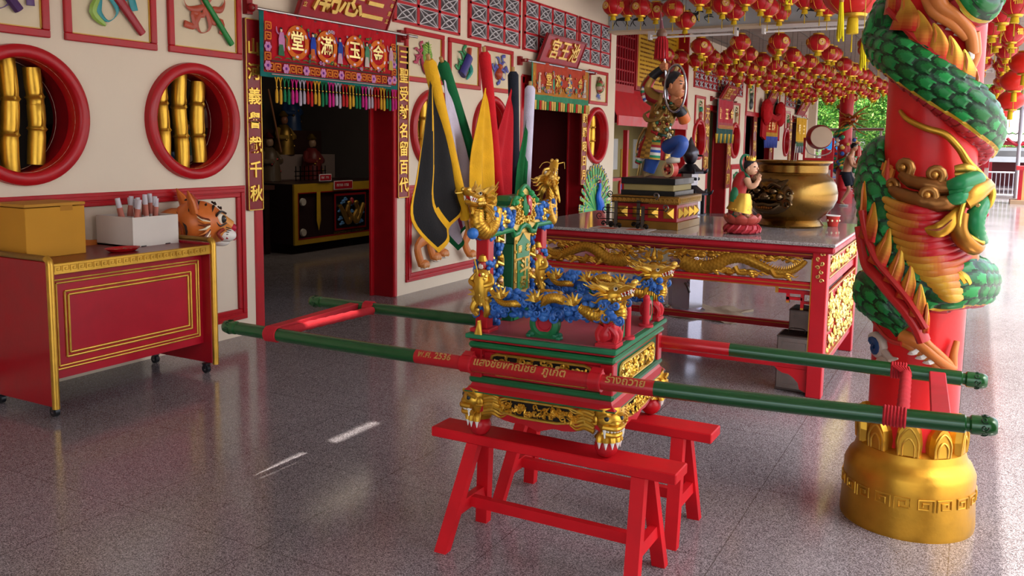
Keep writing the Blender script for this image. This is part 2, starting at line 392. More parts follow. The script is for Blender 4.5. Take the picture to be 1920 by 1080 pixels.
# painted beam
YB = 12.8
mb = MB(); mb.bx(-5.2, 1.65, YB, 13.1, 3.33, 4.0, 'a9b1b4', 'matte'); mb.bx(-5.2, 1.65, YB-.02, 13.12, 3.31, 3.34, 'c9b89c', 'matte')
def ink(mb, pts, w, col): mb.tube(spl(pts, 3), lambda t: w*(1-.6*abs(2*t-1)), 4, col, 'matte', flat=.25, up=(0, 1, 0))
rs = random.Random(4)
for hx in (-5.0, -4.72, -3.9, -3.3, -2.2, -1.5):      # galloping horses in ink
    z = 3.5+rs.uniform(-.02, .05); y = YB-.003; c = '2b2a2c'
    ink(mb, [(hx-.08, y, z), (hx, y, z+.012), (hx+.08, y, z+.01), (hx+.13, y, z+.055)], .03, c)
    ink(mb, [(hx+.11, y, z+.07), (hx+.15, y, z+.06), (hx+.19, y, z+.035)], .016, c); ink(mb, [(hx+.06, y, z+.04), (hx+.1, y, z+.085), (hx+.12, y, z+.09)], .012, c)
    for dx, ex in ((-.08, -.13), (-.07, -.03), (.07, .13), (.08, .07)): ink(mb, [(hx+dx, y, z), (hx+dx+ex*.2, y, z-.05), (hx+ex, y, z-.1)], .008, c)
    ink(mb, [(hx-.09, y, z+.01), (hx-.15, y, z+.03), (hx-.18, y, z-.01)], .01, c)
for i in range(60):                                       # pines, rocks and reeds
    x = rs.uniform(-5.1, 1.6); z = rs.uniform(3.4, 3.9); y = YB-.003; c = rs.choice(['4e5f4a', '3c4740', '6f7f66', '55504c', '80888a'])
    ink(mb, [(x, y, z), (x+rs.uniform(-.06, .06), y, z+.07), (x+rs.uniform(-.1, .1), y, z+.13)], rs.uniform(.006, .014), c)
    for k in range(3): ink(mb, [(x-.05+.03*k, y, z+.06+.03*k), (x+.02, y, z+.08+.03*k), (x+.08-.02*k, y, z+.06+.03*k)], .012, c)
struct('trim_beam', mb)
# baseboard line, red jambs and doors
def door(n, y0, y1, zt=2.45, leaf=True, far=False):
    mb = MB(); w = .1 if not far else .12
    mb.bx(XW-TH-.02, XW+.015, y0-.02, y0+w*.75, 0, zt, RED, 'paint', .01); mb.bx(XW-TH-.02, XW+.015, y1-w*.35, y1+.02, 0, zt, RED, 'paint', .01); mb.bx(XW-TH-.02, XW+.015, y0, y1, zt-.1, zt+.02, RED, 'paint', .01)
    o = struct('door_%d' % n, mb)
    m2 = MB(); e = .04 if not far else .1
    m2.bx(XW-TH-e, XW-.005, y1-w*.35-.004, y1+.01, 0, zt-.1, '8a0d16', 'paint'); m2.bx(XW-TH-e-.03, XW-TH-e, y1-w*.35-.05, y1+.01, 0, zt, RED, 'paint', .004); m2.bx(XW-TH-e, XW-.025, y0+.02, y0+w*.75+.004, 0, zt-.1, '8a0d16'); part('door_reveal', m2, o)
    if leaf:
        m2 = MB(); m2.bx(XW-TH-e-.03, XW-TH-e-.003-(-.0), y1+.02, y1+.5, .03, zt-.1, '7c0c14', 'paint', .008); part('door_leaf', m2, o)
    return o
door(1, 5.26, 7.2); door(2, 9.93, 12.03)
for i, (a, b) in enumerate(fdoors):
    door(3+i, a, b, far=True, leaf=(i != 1))
mb = MB()
for k, x in enumerate((1394, 1405, 1413, 1424, 1434, 1441)):   # folding red leaves of the middle doorway
    y = Yw(x); mb.bx(XW-TH-.1, XW-TH-.02, y, y+1.6 if k % 2 else y+.5, 0, 2.4, ['8c0f18', '5c0a10'][k % 2])
struct('door_6', mb)
# round windows: frame ring, deep red reveal, gilded bamboo bars
def bamboo(mb, y, X, z0, z1, r, sd):
    rg = random.Random(sd); n = 14; P = []; node = [z0+(z1-z0)*(.36+rg.uniform(-.05, .05)), z0+(z1-z0)*(.68+rg.uniform(-.04, .04))]; rad = []
    zs = sorted(set([z0, z1]+[q+d for q in node for d in (-.05, -.018, -.008, 0, .008, .02, .06)]+[z0+(z1-z0)*i/8 for i in range(9)]))
    for z in zs:
        d = min(abs(z-q) for q in node); rr = r*(1.13 if d < .006 else (1.0 if d < .012 else (.97 if d > .05 else .92))); rad.append(rr); P.append((X, y+.01*sin(9*z+sd), z))
    mb.tube(P, rad, 16, 'd2a238', 'gold', up=(1, 0, 0))
    for q in node: mb.tube(spl([(X+r*.97, y-.004+.01*sin(9*q+sd), q+.01), (X+r*1.02, y+.012, q+.03), (X+r*.98, y+.01, q+.1), (X+r*.93, y+.016, q+.2)], 3), lambda t: .005*(1-t)+.001, 5, 'a87820', 'gold')
    for q in node: mb.tube([(X+r*.95, y+.006, q), (X+r*1.1, y+.006, q+.015)], [.012, .006], 6, 'd2a238', 'gold')
def round_window(n, yc, far=False, r=WR):
    mb = MB(WF @ T(yc, WZ, 0)); mb.lathe((0, 0, 0), [(r+.005, -TH-.03), (r, .035), (r+.01, .05), (r+.03, .058), (r+.06, .055), (r+.078, .042), (r+.082, 0)], 64, RED, 'paint', cap=False)
    mb.lathe((0, 0, 0), [(r+.002, -TH-.03), (r+.002, .0)], 64, '7c0c14', 'paint', cap=False)
    o = struct('window_%d' % n, mb)
    for k, dy in enumerate((-.17, 0, .17)):
        h = math.sqrt(max(r*r-dy*dy, .01)); m2 = MB(); bamboo(m2, yc+dy, XW-.14, WZ-h-.0, WZ+h+.0, .056, n*3+k); part('bamboo_bar', m2, o)
for i, w in enumerate(wins): round_window(i+1, w)
for i, w in enumerate(farw): round_window(6+i, w, True, r=WR if i < 3 else .3)
# red wainscot mouldings on the lower wall
def moulding(name, y0, y1, z0, z1, w=.085):
    mb = MB(WF)
    for k, (a, h) in enumerate(((0, .022), (.022, .034), (.06, .026))):
        b = w-a*.6 if k == 0 else a+.03
        for (p, q, r_, s_) in ((y0+a, y1-a, z0+a, z0+b), (y0+a, y1-a, z1-b, z1-a), (y0+a, y0+b, z0+b, z1-b), (y1-b, y1-a, z0+b, z1-b)): mb.bx(p, q, r_, s_, 0, h, RED, 'paint', .004)
    struct(name, mb)
moulding('trim_1', 1.6, 5.13, .14, 1.225); moulding('trim_2', 7.372, 9.8, .125, 1.14); moulding('trim_3', Yw(1366, 380), Yw(1385, 380), .13, 1.15, .12)
# ventilation block screens above
def blocks(y0, y1, z0, z1, nc, nr, label, group='ventilation block screens above the wall', fine=True):
    t = thing('ventilation_screen', label, 'vent screen', (XW, (y0+y1)/2, z0), group=group)
    m = MB(WF); w = (y1-y0)/nc; h = (z1-z0)/nr; L = 'c4bfc2'
    m.bx(y0, y1, z0, z1, .002, .006, '4c4446', 'matte')
    for i in range(nc):
        for j in range(nr):
            a, b, c, d = y0+i*w+.02, y0+(i+1)*w-.02, z0+j*h+.014, z0+(j+1)*h-.014; my, mz = (a+b)/2, (c+d)/2; W_ = .011
            if not fine:
                for p, q in (((a, c), (b, d)), ((a, d), (b, c)), ((my, c), (my, d))): m.bar((*p, .015), (*q, .015), W_*1.6, .014, L, 'matte')
                continue
            for p, q in (((a, c), (b, c)), ((b, c), (b, d)), ((b, d), (a, d)), ((a, d), (a, c))): m.bar((*p, .014), (*q, .014), W_, .02, L, 'matte')
            dy, dz = (b-a)*.21, (d-c)*.21; dm = [(my-dy, mz), (my, mz+dz), (my+dy, mz), (my, mz-dz)]
            for k in range(4): m.bar((*dm[k], .016), (*dm[(k+1) % 4], .016), W_, .018, L, 'matte')
            for k, (ey, ez) in enumerate(((a, c), (a, d), (b, d), (b, c))):
                q1, q2 = dm[k], dm[(k-1) % 4] if k else dm[3]
                for q in ((dm[0], dm[3]), (dm[0], dm[1]), (dm[2], dm[1]), (dm[2], dm[3]))[k]: m.bar((q[0], q[1], .015), (ey, ez, .015), W_*.8, .016, L, 'matte')
    part('blocks', m, t)
    m = MB(WF)
    for i in range(nc+1): y = y0+i*w; m.bx(y-.022, y+.022, z0, z1, 0, .03, 'b02028', 'paint')
    for j in range(nr+1): z = z0+j*h; m.bx(y0-.02, y1+.02, z-.014, z+.014, 0, .03, 'b02028', 'paint')
    part('frame', m, t)
blocks(7.17, 8.37, 2.785, 3.75, 3, 5, 'pierced grey block screen in red frame, above the leaf picture beside the large name board')
blocks(8.61, 9.81, 2.785, 3.75, 3, 5, 'pierced grey block screen in red frame, above the round gourd picture between the doors')
blocks(9.95, 11.56, 2.785, 3.4, 4, 3, 'pierced grey block screen in red frame, partly behind the smaller tilted name board')
blocks(11.68, 12.85, 2.785, 3.4, 3, 3, 'pierced grey block screen in red frame above the flower basket picture')
blocks(Yw(1296), Yw(1386), 2.785, 3.4, 12, 4, 'long white lattice screen in red frame on the far wing, behind the lanterns', fine=False)
blocks(Yw(1467), Yw(1508), 2.785, 3.4, 6, 4, 'small lattice screen at the far end of the far wing', fine=False)
# ================= WALL DECORATION =================
def curve(mb, pts, w, col, mat='paint', flat=.6, tap=.7, k=4): mb.tube(spl(pts, k), lambda t: w*(1-tap*abs(2*t-1)**2), 6, col, mat, flat=flat, up=(0, 0, 1)); return mb
def ribbon(mb, c, s, col, seed, n=3):
    rg = random.Random(seed)
    for i in range(n):
        a = 2*pi*i/n+rg.uniform(-.3, .3)+.5; d = (cos(a), sin(a)); e = (-sin(a), cos(a)); z = .016
        P = [(c[0], c[1], z)]
        for q, w in ((.35, .25), (.7, .3), (.9, .0), (.65, -.25), (.3, -.15)): P.append((c[0]+s*(d[0]*q+e[0]*w), c[1]+s*(d[1]*q+e[1]*w), z+.004*rg.random()))
        mb.tube(spl(P, 4), lambda t: .1*s*(.6+.5*sin(9*t)), 6, col, 'paint', flat=.35, up=(0, 0, 1))
        P = [(c[0], c[1], z)]; b = a+pi/n
        for q in range(1, 5): P.append((c[0]+s*(cos(b)*q*.27+sin(b)*.16*(-1)**q), c[1]+s*(sin(b)*q*.27-cos(b)*.16*(-1)**q), z))
        mb.tube(spl(P, 4), lambda t: .095*s*(.8+.4*t), 6, col, 'paint', flat=.3, up=(0, 0, 1))
def picture(y0, y1, z0, z1, label, draw, X=XW, w=.048, group='square framed relief pictures'):
    t = thing('relief_picture', label, 'wall picture', (X, (y0+y1)/2, z0), group=group); F = basis((X, 0, 0), (0, 1, 0), (0, 0, 1), (1, 0, 0))
    m = MB(F)
    for (a, b, c, d) in ((y0, y1, z0, z0+w), (y0, y1, z1-w, z1), (y0, y0+w, z0+w, z1-w), (y1-w, y1, z0+w, z1-w)): m.bx(a, b, c, d, 0, .03, RED, 'paint', .005)
    part('frame', m, t)
    m = MB(F); m.bx(y0+w, y1-w, z0+w, z1-w, 0, .006, 'd3c2a4', 'matte'); g = .008
    for (a, b, c, d) in ((y0+w, y1-w, z0+w, z0+w+g), (y0+w, y0+w+g, z0+w, z1-w), (y1-w-g, y1-w, z0+w, z1-w)): m.bx(a, b, c, d, .006, .014, 'c79a3c', 'paint')
    part('panel', m, t)
    m = MB(F @ T((y0+y1)/2, (z0+z1)/2, .006)); draw(m, min(y1-y0, z1-z0)/2-w); part('relief', m, t)
def d_sword(m, s): m.tube([(-s*.8, s*.8, .03), (0, 0, .03), (s*.75, -s*.82, .02)], [.03, .036, .028], 10, '9c2c34', flat=.7, up=(0, 0, 1)); ribbon(m, (-s*.25, .1*s, 0), s*.85, '2a8c92', 3, 3); curve(m, [(-.3*s, -.1*s, .02), (-.5*s, -.5*s, .02), (-.2*s, -.75*s, .02)], .03, '8fae4e')
def d_flute(m, s): m.tube([(-s*.75, s*.95, .03), (s*.78, -s*.8, .025)], [.02, .024], 10, '1c7a34', flat=.8, up=(0, 0, 1)); ribbon(m, (-.05*s, .05*s, 0), s*.75, 'a8452c', 8, 3)
def d_fan(m, s): m.tube([(-s*.7, s*.7, .03), (s*.5, -s*.7, .02)], .03, 8, '4a2c5c', up=(0, 0, 1)); ribbon(m, (.1*s, 0, 0), s*.8, '5a3c6c', 5, 3)
def d_leaf(m, s):
    P = [];
    for i in range(28): a = 2*pi*i/28; r = .55*s*(1+.12*cos(5*a))*(1-.12*sin(a)); P.append((.12*s+r*.72*cos(a), .15*s+r*sin(a)*1.15))
    m.prism(P, 0, .035, '6f9c34', ins=.25)
    for q in range(-3, 4): curve(m, [(.12*s, .15*s+q*.13*s, .036), (.12*s+.3*s, .15*s+q*.13*s+.12*s, .032)], .006, 'a4c456'); curve(m, [(.12*s, .15*s+q*.13*s, .036), (.12*s-.3*s, .15*s+q*.13*s+.12*s, .032)], .006, 'a4c456')
    curve(m, [(.12*s, -.5*s, .036), (.12*s, .8*s, .036)], .01, '3f6c24'); ribbon(m, (-.45*s, .1*s, 0), s*.6, 'a82c4c', 4, 3); curve(m, [(-.4*s, 0, .02), (-.1*s, -.6*s, .02), (.3*s, -.8*s, .02)], .03, 'a02c44')
def d_tube(m, s): m.tube([(-s*.45, -s*.55, .03), (s*.25, s*.4, .035)], [.06, .06], 12, '3a3478', flat=.6, up=(0, 0, 1)); m.tube([(s*.25, s*.4, .035), (s*.35, s*.85, .02)], [.02, .03], 8, 'a83c24'); ribbon(m, (-.1*s, .1*s, 0), s*.8, '1e7a44', 12, 3); curve(m, [(.3*s, .1*s, .03), (.5*s, -.3*s, .03), (.1*s, -.75*s, .02)], .03, '1c8a7a')
def d_gourd(m, s): m.sph((-.15*s, -.2*s, .01), (.3*s, .33*s, .06), 'a8442c', n=16, m=10); m.sph((-.0*s, .2*s, .01), (.17*s, .18*s, .05), 'b4542c', n=14, m=8); ribbon(m, (.1*s, .1*s, 0), s*.85, '4a4c94', 21, 4)
def d_basket(m, s):
    m.lathe((0, -.1*s, .0), [(.3*s, 0), (.34*s, .03), (.2*s, .05), (0, .055)], 16, '8c6c3c')
    for i in range(9): a = i*.7; m.sph((.25*s*cos(a), .1*s+.25*s*sin(a), .04), .05, ['a8443c', '5c7c3c', 'b89c8c'][i % 3], n=8, m=5)
    m.tube(spl([(-.3*s, 0, .03), (-.2*s, .7*s, .03), (.25*s, .6*s, .03), (.3*s, 0, .03)], 5), .014, 6, '6c5434'); ribbon(m, (0, -.55*s, 0), s*.4, '2c4c9c', 7, 3)
    for q in range(-2, 3): m.tube([(q*.08*s, -.4*s, .02), (q*.1*s, -.1*s, .045)], .01, 5, '5c4024')
def d_vase(c1, c2, c3):
    def f(m, s):
        m.sph((0, -.45*s, .01), (.34*s, .4*s, .06), c1, n=16, m=8); m.sph((0, .05*s, .01), (.3*s, .25*s, .06), c2, n=12, m=8)
        for i in range(7): a = i*.9; m.sph((.3*s*cos(a)*.8, .25*s+.5*s*abs(sin(a)), .03), .07*s, c3 if i % 2 else '3c8c4c', n=8, m=5)
        curve(m, [(-.4*s, -.3*s, .02), (-.5*s, .3*s, .02), (-.1*s, .9*s, .02)], .04*s, '3c7c4c'); curve(m, [(.4*s, -.3*s, .02), (.5*s, .2*s, .02), (.3*s, .8*s, .02)], .04*s, c3)
    return f
picture(2.81, 3.51, 2.21, 2.92, 'framed fan relief above the big round window, mostly cut off by the frame edge', d_fan)
picture(3.614, 4.318, 2.21, 2.92, 'framed relief of a dark red sword tied with turquoise ribbon', d_sword)
picture(4.424, 5.125, 2.215, 2.92, 'framed relief of a green flute tied with rust red ribbon', d_flute)
picture(7.351, 8.075, 2.21, 2.738, 'framed relief of a green leaf with crimson ribbon, beside the near door', d_leaf)
picture(8.172, 8.864, 2.2, 2.735, 'framed relief of a violet tube with green ribbon, above the flags', d_tube)
picture(8.963, 9.66, 2.2, 2.725, 'framed relief of an orange gourd with violet ribbon', d_gourd)
picture(12.07, 12.80, 2.19, 2.70, 'framed relief of a flower basket with blue bow, near the end of the wall', d_basket)
picture(Yw(1299), Yw(1318), 2.03, 2.62, 'framed relief of a red and green potted plant beside the first far door', d_vase('a8443c', '2c7c5c', 'b03c34'), w=.06)
picture(Yw(1368.5), Yw(1383), 2.03, 2.62, 'narrow framed relief of pale flowers between the far door and the far niches', d_vase('b89c7c', '8c5c3c', 'b03c34'), w=.06)
picture(Yw(1468), Yw(1478), 2.03, 2.66, 'slim framed green relief on the far wing before the yellow curtain', d_vase('a8443c', '2c7c3c', '3c8c4c'), w=.07)
picture(Yw(1500), Yw(1508), 2.03, 2.66, 'slim framed relief at the far end of the far wing', d_vase('8c5c4c', '2c6c3c', 'b03c34'), w=.07)
picture(Yw(1394), Yw(1411), 2.35, 3.3, 'tall dark framed relief with red foot above the far middle doorway', d_vase('3c3c3c', '4c4c44', '8c8c7c'), w=.1)
picture(Yw(1443), Yw(1457), 2.35, 3.3, 'tall dark framed relief beyond the red bow on the far wing', d_vase('3c3c3c', '4c4c44', '8c8c7c'), w=.1)
def d_bonsai(m, s): curve(m, [(0, -s, .02), (.1*s, -.2*s, .03), (-.1*s, .5*s, .02)], .05*s, '8c5c3c'); [m.sph((.25*s*cos(i*2.1), .3*s+.25*i*s*.4, .02), (.25*s, .12*s, .04), '3c7c4c', n=8, m=5) for i in range(4)]
m = MB(WF @ T(Yw(1375, 380), .65, .006)); d_bonsai(m, .45); single('tree_relief', m, 'slender painted tree relief in the low red frame on the far wing', 'wall relief', (XW, Yw(1375, 380), .2))
# ---- vertical couplet boards ----
def couplet(y0, y1, z0, z1, chars, label, ztop=None, sub=None, plain=False):
    t = thing('couplet_board', label, 'sign', (XW, (y0+y1)/2, z0), group='vertical red couplet boards with gold characters')
    m = MB(WF); m.bx(y0, y1, z0, z1, .0, .03, '7c0a14', 'paint', .004); part('board', m, t)
    m = MB(WF); g = .007
    for (a, b, c, d) in ((y0, y0+g, z0, z1), (y1-g, y1, z0, z1), (y0, y1, z0, z0+g), (y0, y1, z1-g, z1)): m.bx(a, b, c, d, .03, .037, 'c49a44', 'gold')
    part('border', m, t); m = MB(WF); n = len(chars); zt = ztop or z1-.03
    for i, ch in enumerate(chars):
        h = (zt-z0-.03)/n; zc = zt-h*(i+.5); m.push(T((y0+y1)/2, zc, .03)); m.text(ch, min(h*.86, (y1-y0)*.86 if not plain else h*.9), 'd8b04c', 'gold', .01, .018); m.pop()
    part('characters', m, t)
couplet(5.152, 5.315, 1.02, 2.55, '山河義譽載千秋', 'red couplet board before the near door, its top hidden by the embroidered curtain', 2.42)
couplet(7.205, 7.39, 1.02, 2.55, '三聖受封名留百代', 'red couplet board after the near door, all eight gold characters showing')
couplet(Yw(1086, 300), Yw(1095.5, 300), .99, 2.52, '王德巍巍昭日月', 'narrow red couplet board of the second door, beside the small round window')
for k, (x, z0, z1) in enumerate(((1321.5, 1.0, 2.45), (1364.5, .6, 2.0), (1412, .3, 2.35), (1443, .3, 2.3), (1479, 1.0, 2.45))):
    y = Yw(x); couplet(y-.18, y+.18, z0, z1, '天地人和', ['thin couplet board between the far potted plant picture and the far door', 'thin couplet board between the far door and the low tree relief', 'pale gold strip before the red leaves of the far middle door', 'pale gold strip under the red bow of the far middle door', 'thin couplet board beside the yellow far curtain'][k])
# ---- tilted name boards ----
def plaque(y0, y1, z0, z1, chars, label, tilt=22, side=''):
    H_ = z1-z0; t = thing('name_board', label, 'sign', (XW, (y0+y1)/2, z0), group='tilted red name boards over the doors')
    F = basis((XW+.04, (y0+y1)/2, z0), (0, 1, 0), (sin(R(tilt)), 0, cos(R(tilt))), (cos(R(tilt)), 0, -sin(R(tilt)))); w = y1-y0
    m = MB(F); m.bx(-w/2, w/2, 0, H_, 0, .04, '960f1a', 'paint', .008); part('board', m, t)
    m = MB(F); g = .02
    for (a, b, c, d) in ((-w/2, w/2, 0, g), (-w/2, w/2, H_-g, H_), (-w/2, -w/2+g, 0, H_), (w/2-g, w/2, 0, H_)): m.bx(a, b, c, d, .035, .052, '7c1a1c', 'paint', .004)
    part('border', m, t)
    m = MB(F); n = len(chars)
    for i, ch in enumerate(chars): m.push(T(-w/2+w*(.12+.76*(i+.5)/n), H_*.5, .04)); m.text(ch, min(H_*.72, w*.76/n*1.1), 'dcb45c', 'gold', .024, .014); m.pop()
    part('characters', m, t)
    if side:
        m = MB(F)
        for e in (-1, 1): 
            for i, ch in enumerate(side): m.push(T(e*(w/2-.055), H_*.88-i*.075, .04)); m.text(ch, .05, 'dcb45c', 'gold', .006, .01); m.pop()
        part('small_characters', m, t)
plaque(5.68, 6.93, 2.62, 3.12, '廟忠三', 'big tilted red name board above the embroidered curtain of the near door, top cut off', 24, '乙亥年吉立')
plaque(10.24, 11.48, 2.66, 3.05, '宮王池', 'smaller tilted red name board with three gold characters above the second door', 22)
plaque(Yw(1337), Yw(1362), 2.58, 3.0, '宮王一', 'tilted red name board above the first door of the far wing', 30)
plaque(Yw(1428), Yw(1441), 2.75, 3.5, '王', 'tall tilted gold and red board above the red bow curtain', 25)
plaque(Yw(1486), Yw(1499), 2.6, 3.3, '王', 'leaning gold board above the yellow curtain of the far wing', 25)
# ---- embroidered door curtains ----
def meander(mb, y, z, s, col, d=.004):     # square spiral key
    P = [(-.5, -.5), (-.5, .5), (.5, .5), (.5, -.3), (-.2, -.3), (-.2, .2), (.2, .2), (.2, -.05)]
    for a, b in zip(P, P[1:]): mb.bar((y+a[0]*s, z+a[1]*s, d), (y+b[0]*s, z+b[1]*s, d), s*.13, .004, col, 'cloth', up=(0, 0, 1))
def flower(mb, y, z, s, c1, c2, d=.005):
    for i in range(6): a = i*pi/3; mb.sph((y+.3*s*cos(a), z+.3*s*sin(a), d), (.2*s, .2*s, .003), c1, 'cloth', 6, 4)
    mb.sph((y, z, d+.002), (.16*s, .16*s, .004), c2, 'cloth', 6, 4)
def tassel(mb, y, z, L, col, X=0, knot='c8a040'):
    mb.lathe((y, z, X), [(.003, -0), (.008, -.01), (.012, -.03), (.013, -L+.02), (.01, -L)], 7, col, 'cloth', ax=RX(-pi/2)); mb.sph((y, z+.008, X), .009, knot, 'gold', 6, 4)
def curtain1():
    y0, y1, zt, zb = 5.24, 7.09, 2.615, 2.10; X = .10
    t = thing('door_curtain', 'large red embroidered valance with green hem and gold characters, over the near door', 'curtain', (XW, 6.17, 2.6))
    m = MB(WF); m.tube([(y0-.07, 2.625, X), (y1+.35, 2.65, X)], .014, 10, 'b8b4b0', 'steel'); part('rod', m, t)
    for y in (y0-.05, y1+.17): m = MB(WF); m.bx(y-.03, y+.03, 2.58, 2.70, 0, .05, '8c1018'); m.sph((y, 2.63, X-.03), .035, '8c1018'); m.bx(y-.012, y+.012, 2.61, 2.65, 0, X+.02, '8c1018'); part('rod_bracket', m, t)
    n = 90; rg = random.Random(2)
    def wv(y, zz): k = (zt-zz)/(zt-zb); return X+.005*sin(y*23)+.008*sin(y*57+1)*(1-k)**2+.01*sin(y*9+.5)*k
    m = MB(WF); vs = []; fs = []; rows = 14
    for k, o in enumerate((0, -.004)):
        b = k*(rows+1)*(n+1)
        for i in range(rows+1):
            for j in range(n+1): y = y0+(y1-y0)*j/n; z = zt+.02-(zt+.02-zb)*i/rows; vs.append((y, z, wv(y, z)+o))
        for i in range(rows):
            for j in range(n): a = b+i*(n+1)+j; fs.append((a, a+1, a+n+2, a+n+1))
    def cf(k):
        k %= rows*n; i, j = divmod(k, n)
        if i == rows-1 or j in (0, 89) or j in (1,): return '14605a'
        if (j < 7 or j > 84) and i > 2: return '8c1c24' 
        if i >= rows-4: return '8c1c24'
        return 'b01420'
    m.add(vs, fs, RED, 'cloth', True, cf); cl = part('cloth', m, t)
    m = MB(WF)
    def on(y, z): return wv(y, z)+.012
    # border keys and flowers
    k = 0; y = y0+.11
    while y < y1-.05:
        z = 2.178
        m.push(T(0, 0, on(y, z)))
        if k % 3 == 2: flower(m, y, z, .085, 'c07ca8', '6c2c84'); y += .075
        else: meander(m, y, z, .066, 'dc7c2c'); y += .082
        m.pop(); k += 1
    for e, yy in ((0, y0+.075), (1, y1-.065)):
        for i, z in enumerate((2.5, 2.42, 2.34, 2.26, 2.19)):
            m.push(T(0, 0, on(yy, z))); (flower(m, yy, z, .085, 'c07ca8', '6c2c84') if i in (2, 4) else meander(m, yy, z, .064, 'dc7c2c')); m.pop()
    for (a, b, z) in ((y0+.13, y1-.12, 2.232),):
        q = [(a+(b-a)*i/40, z, on(a+(b-a)*i/40, z)) for i in range(41)]; m.tube(q, .004, 4, '2c4c3c', 'cloth'); q = [(p[0], 2.125, on(p[0], 2.125)) for p in q]; m.tube(q, .003, 4, 'e0a0a0', 'cloth')
    # medallions
    for i, ch in enumerate('堂滿玉金'):
        yc = y0+.42+i*.375; zc = 2.405-.0*i; m.push(T(yc, zc, on(yc, zc)))
        m.ring((0, 0, 0), .095, .14, 0, .004, 'cc6420', 'cloth', 28); 
        for a in range(6): m.push(RZ(a*pi/3+.5) @ T(.118, 0, .004)); m.sph((0, 0, 0), (.012, .02, .003), 'e0c8d8', 'cloth', 6, 4); m.pop()
        m.text(ch, .165, 'ecd890', 'gold', .005, .02); m.pop()
    # small embroidered figures, birds and flowers between the medallions
    for i in range(5):
        yc = y0+.235+i*.375; zc = 2.40
        c1, c2 = [('c07ca8', '3c6c4c'), ('28409c', 'b85c2c'), ('2c4494', 'c090a0'), ('4c8464', 'b8a8a0'), ('b88c9c', 'b89c50')][i]
        m.push(T(yc, zc, on(yc, zc)))
        m.sph((0, .085, 0), (.014, .018, .005), 'e0c0a8', 'cloth', 8, 5); m.sph((0, .1, 0), (.014, .01, .006), '1c1c24', 'cloth', 8, 4)
        m.prism([(-.02, .07), (.02, .07), (.035, .01), (.03, -.08), (-.03, -.08), (-.035, .01)], 0, .005, c1, 'cloth'); m.prism([(-.03, -.03), (.012, -.03), (.03, -.12), (-.04, -.12)], 0, .006, c2, 'cloth')
        curve(m, [(.03, .05, .004), (.06, .02, .004), (.05, -.05, .004)], .008, c2, 'cloth'); curve(m, [(-.03, .05, .004), (-.055, .07, .004), (-.06, .11, .004)], .008, c1, 'cloth'); m.pop()
    for i in range(46):
        yc = rg.uniform(y0+.17, y1-.16); zc = rg.choice([rg.uniform(2.255, 2.285), rg.uniform(2.52, 2.55), rg.uniform(2.3, 2.5) if abs(((yc-y0-.235+.1875) % .375)-.1875) < .06 else 2.27])
        m.push(T(yc, zc, on(yc, zc))); flower(m, 0, 0, rg.uniform(.02, .04), rg.choice(['c07ca8', '3c6c44', '5c7c4c', 'c8742c', 'b8a8b0', '3c6c44']), rg.choice(['6c2c84', 'c89c3c'])); m.pop()
    for q in range(14): yc = y0+.2+q*.105; m.push(T(yc, 2.258, on(yc, 2.258))); curve(m, [(-.04, 0, 0), (0, .008, 0), (.04, -.004, 0)], .005, '4c6c3c', 'cloth'); m.pop()
    part('embroidery', m, cl)
    cols = ['c8962c', 'c8962c', '1c7048', '1c7048', 'c0287c', 'c0287c', 'b0a4b0', 'b0a4b0', 'b82424', 'b82424']
    N = 36
    for i in range(N):
        y = y0+.18+(y1-y0-.2)*i/(N-1); c = cols[i % 10]; m = MB(WF); L = .11+.012*sin(i*2.3)
        for e in (-1, 1):
            for k in range(3): m.tube([(y+e*.022*(1-k*.25), zb+.005, X), (y-e*.006*(k-1), zb-.035-.01*k, X), (y+e*.004, zb-.075, X)], .0022, 4, c, 'cloth')
        tassel(m, y, zb-.085, L+.01, c, X); part('tassel', m, cl)
curtain1()
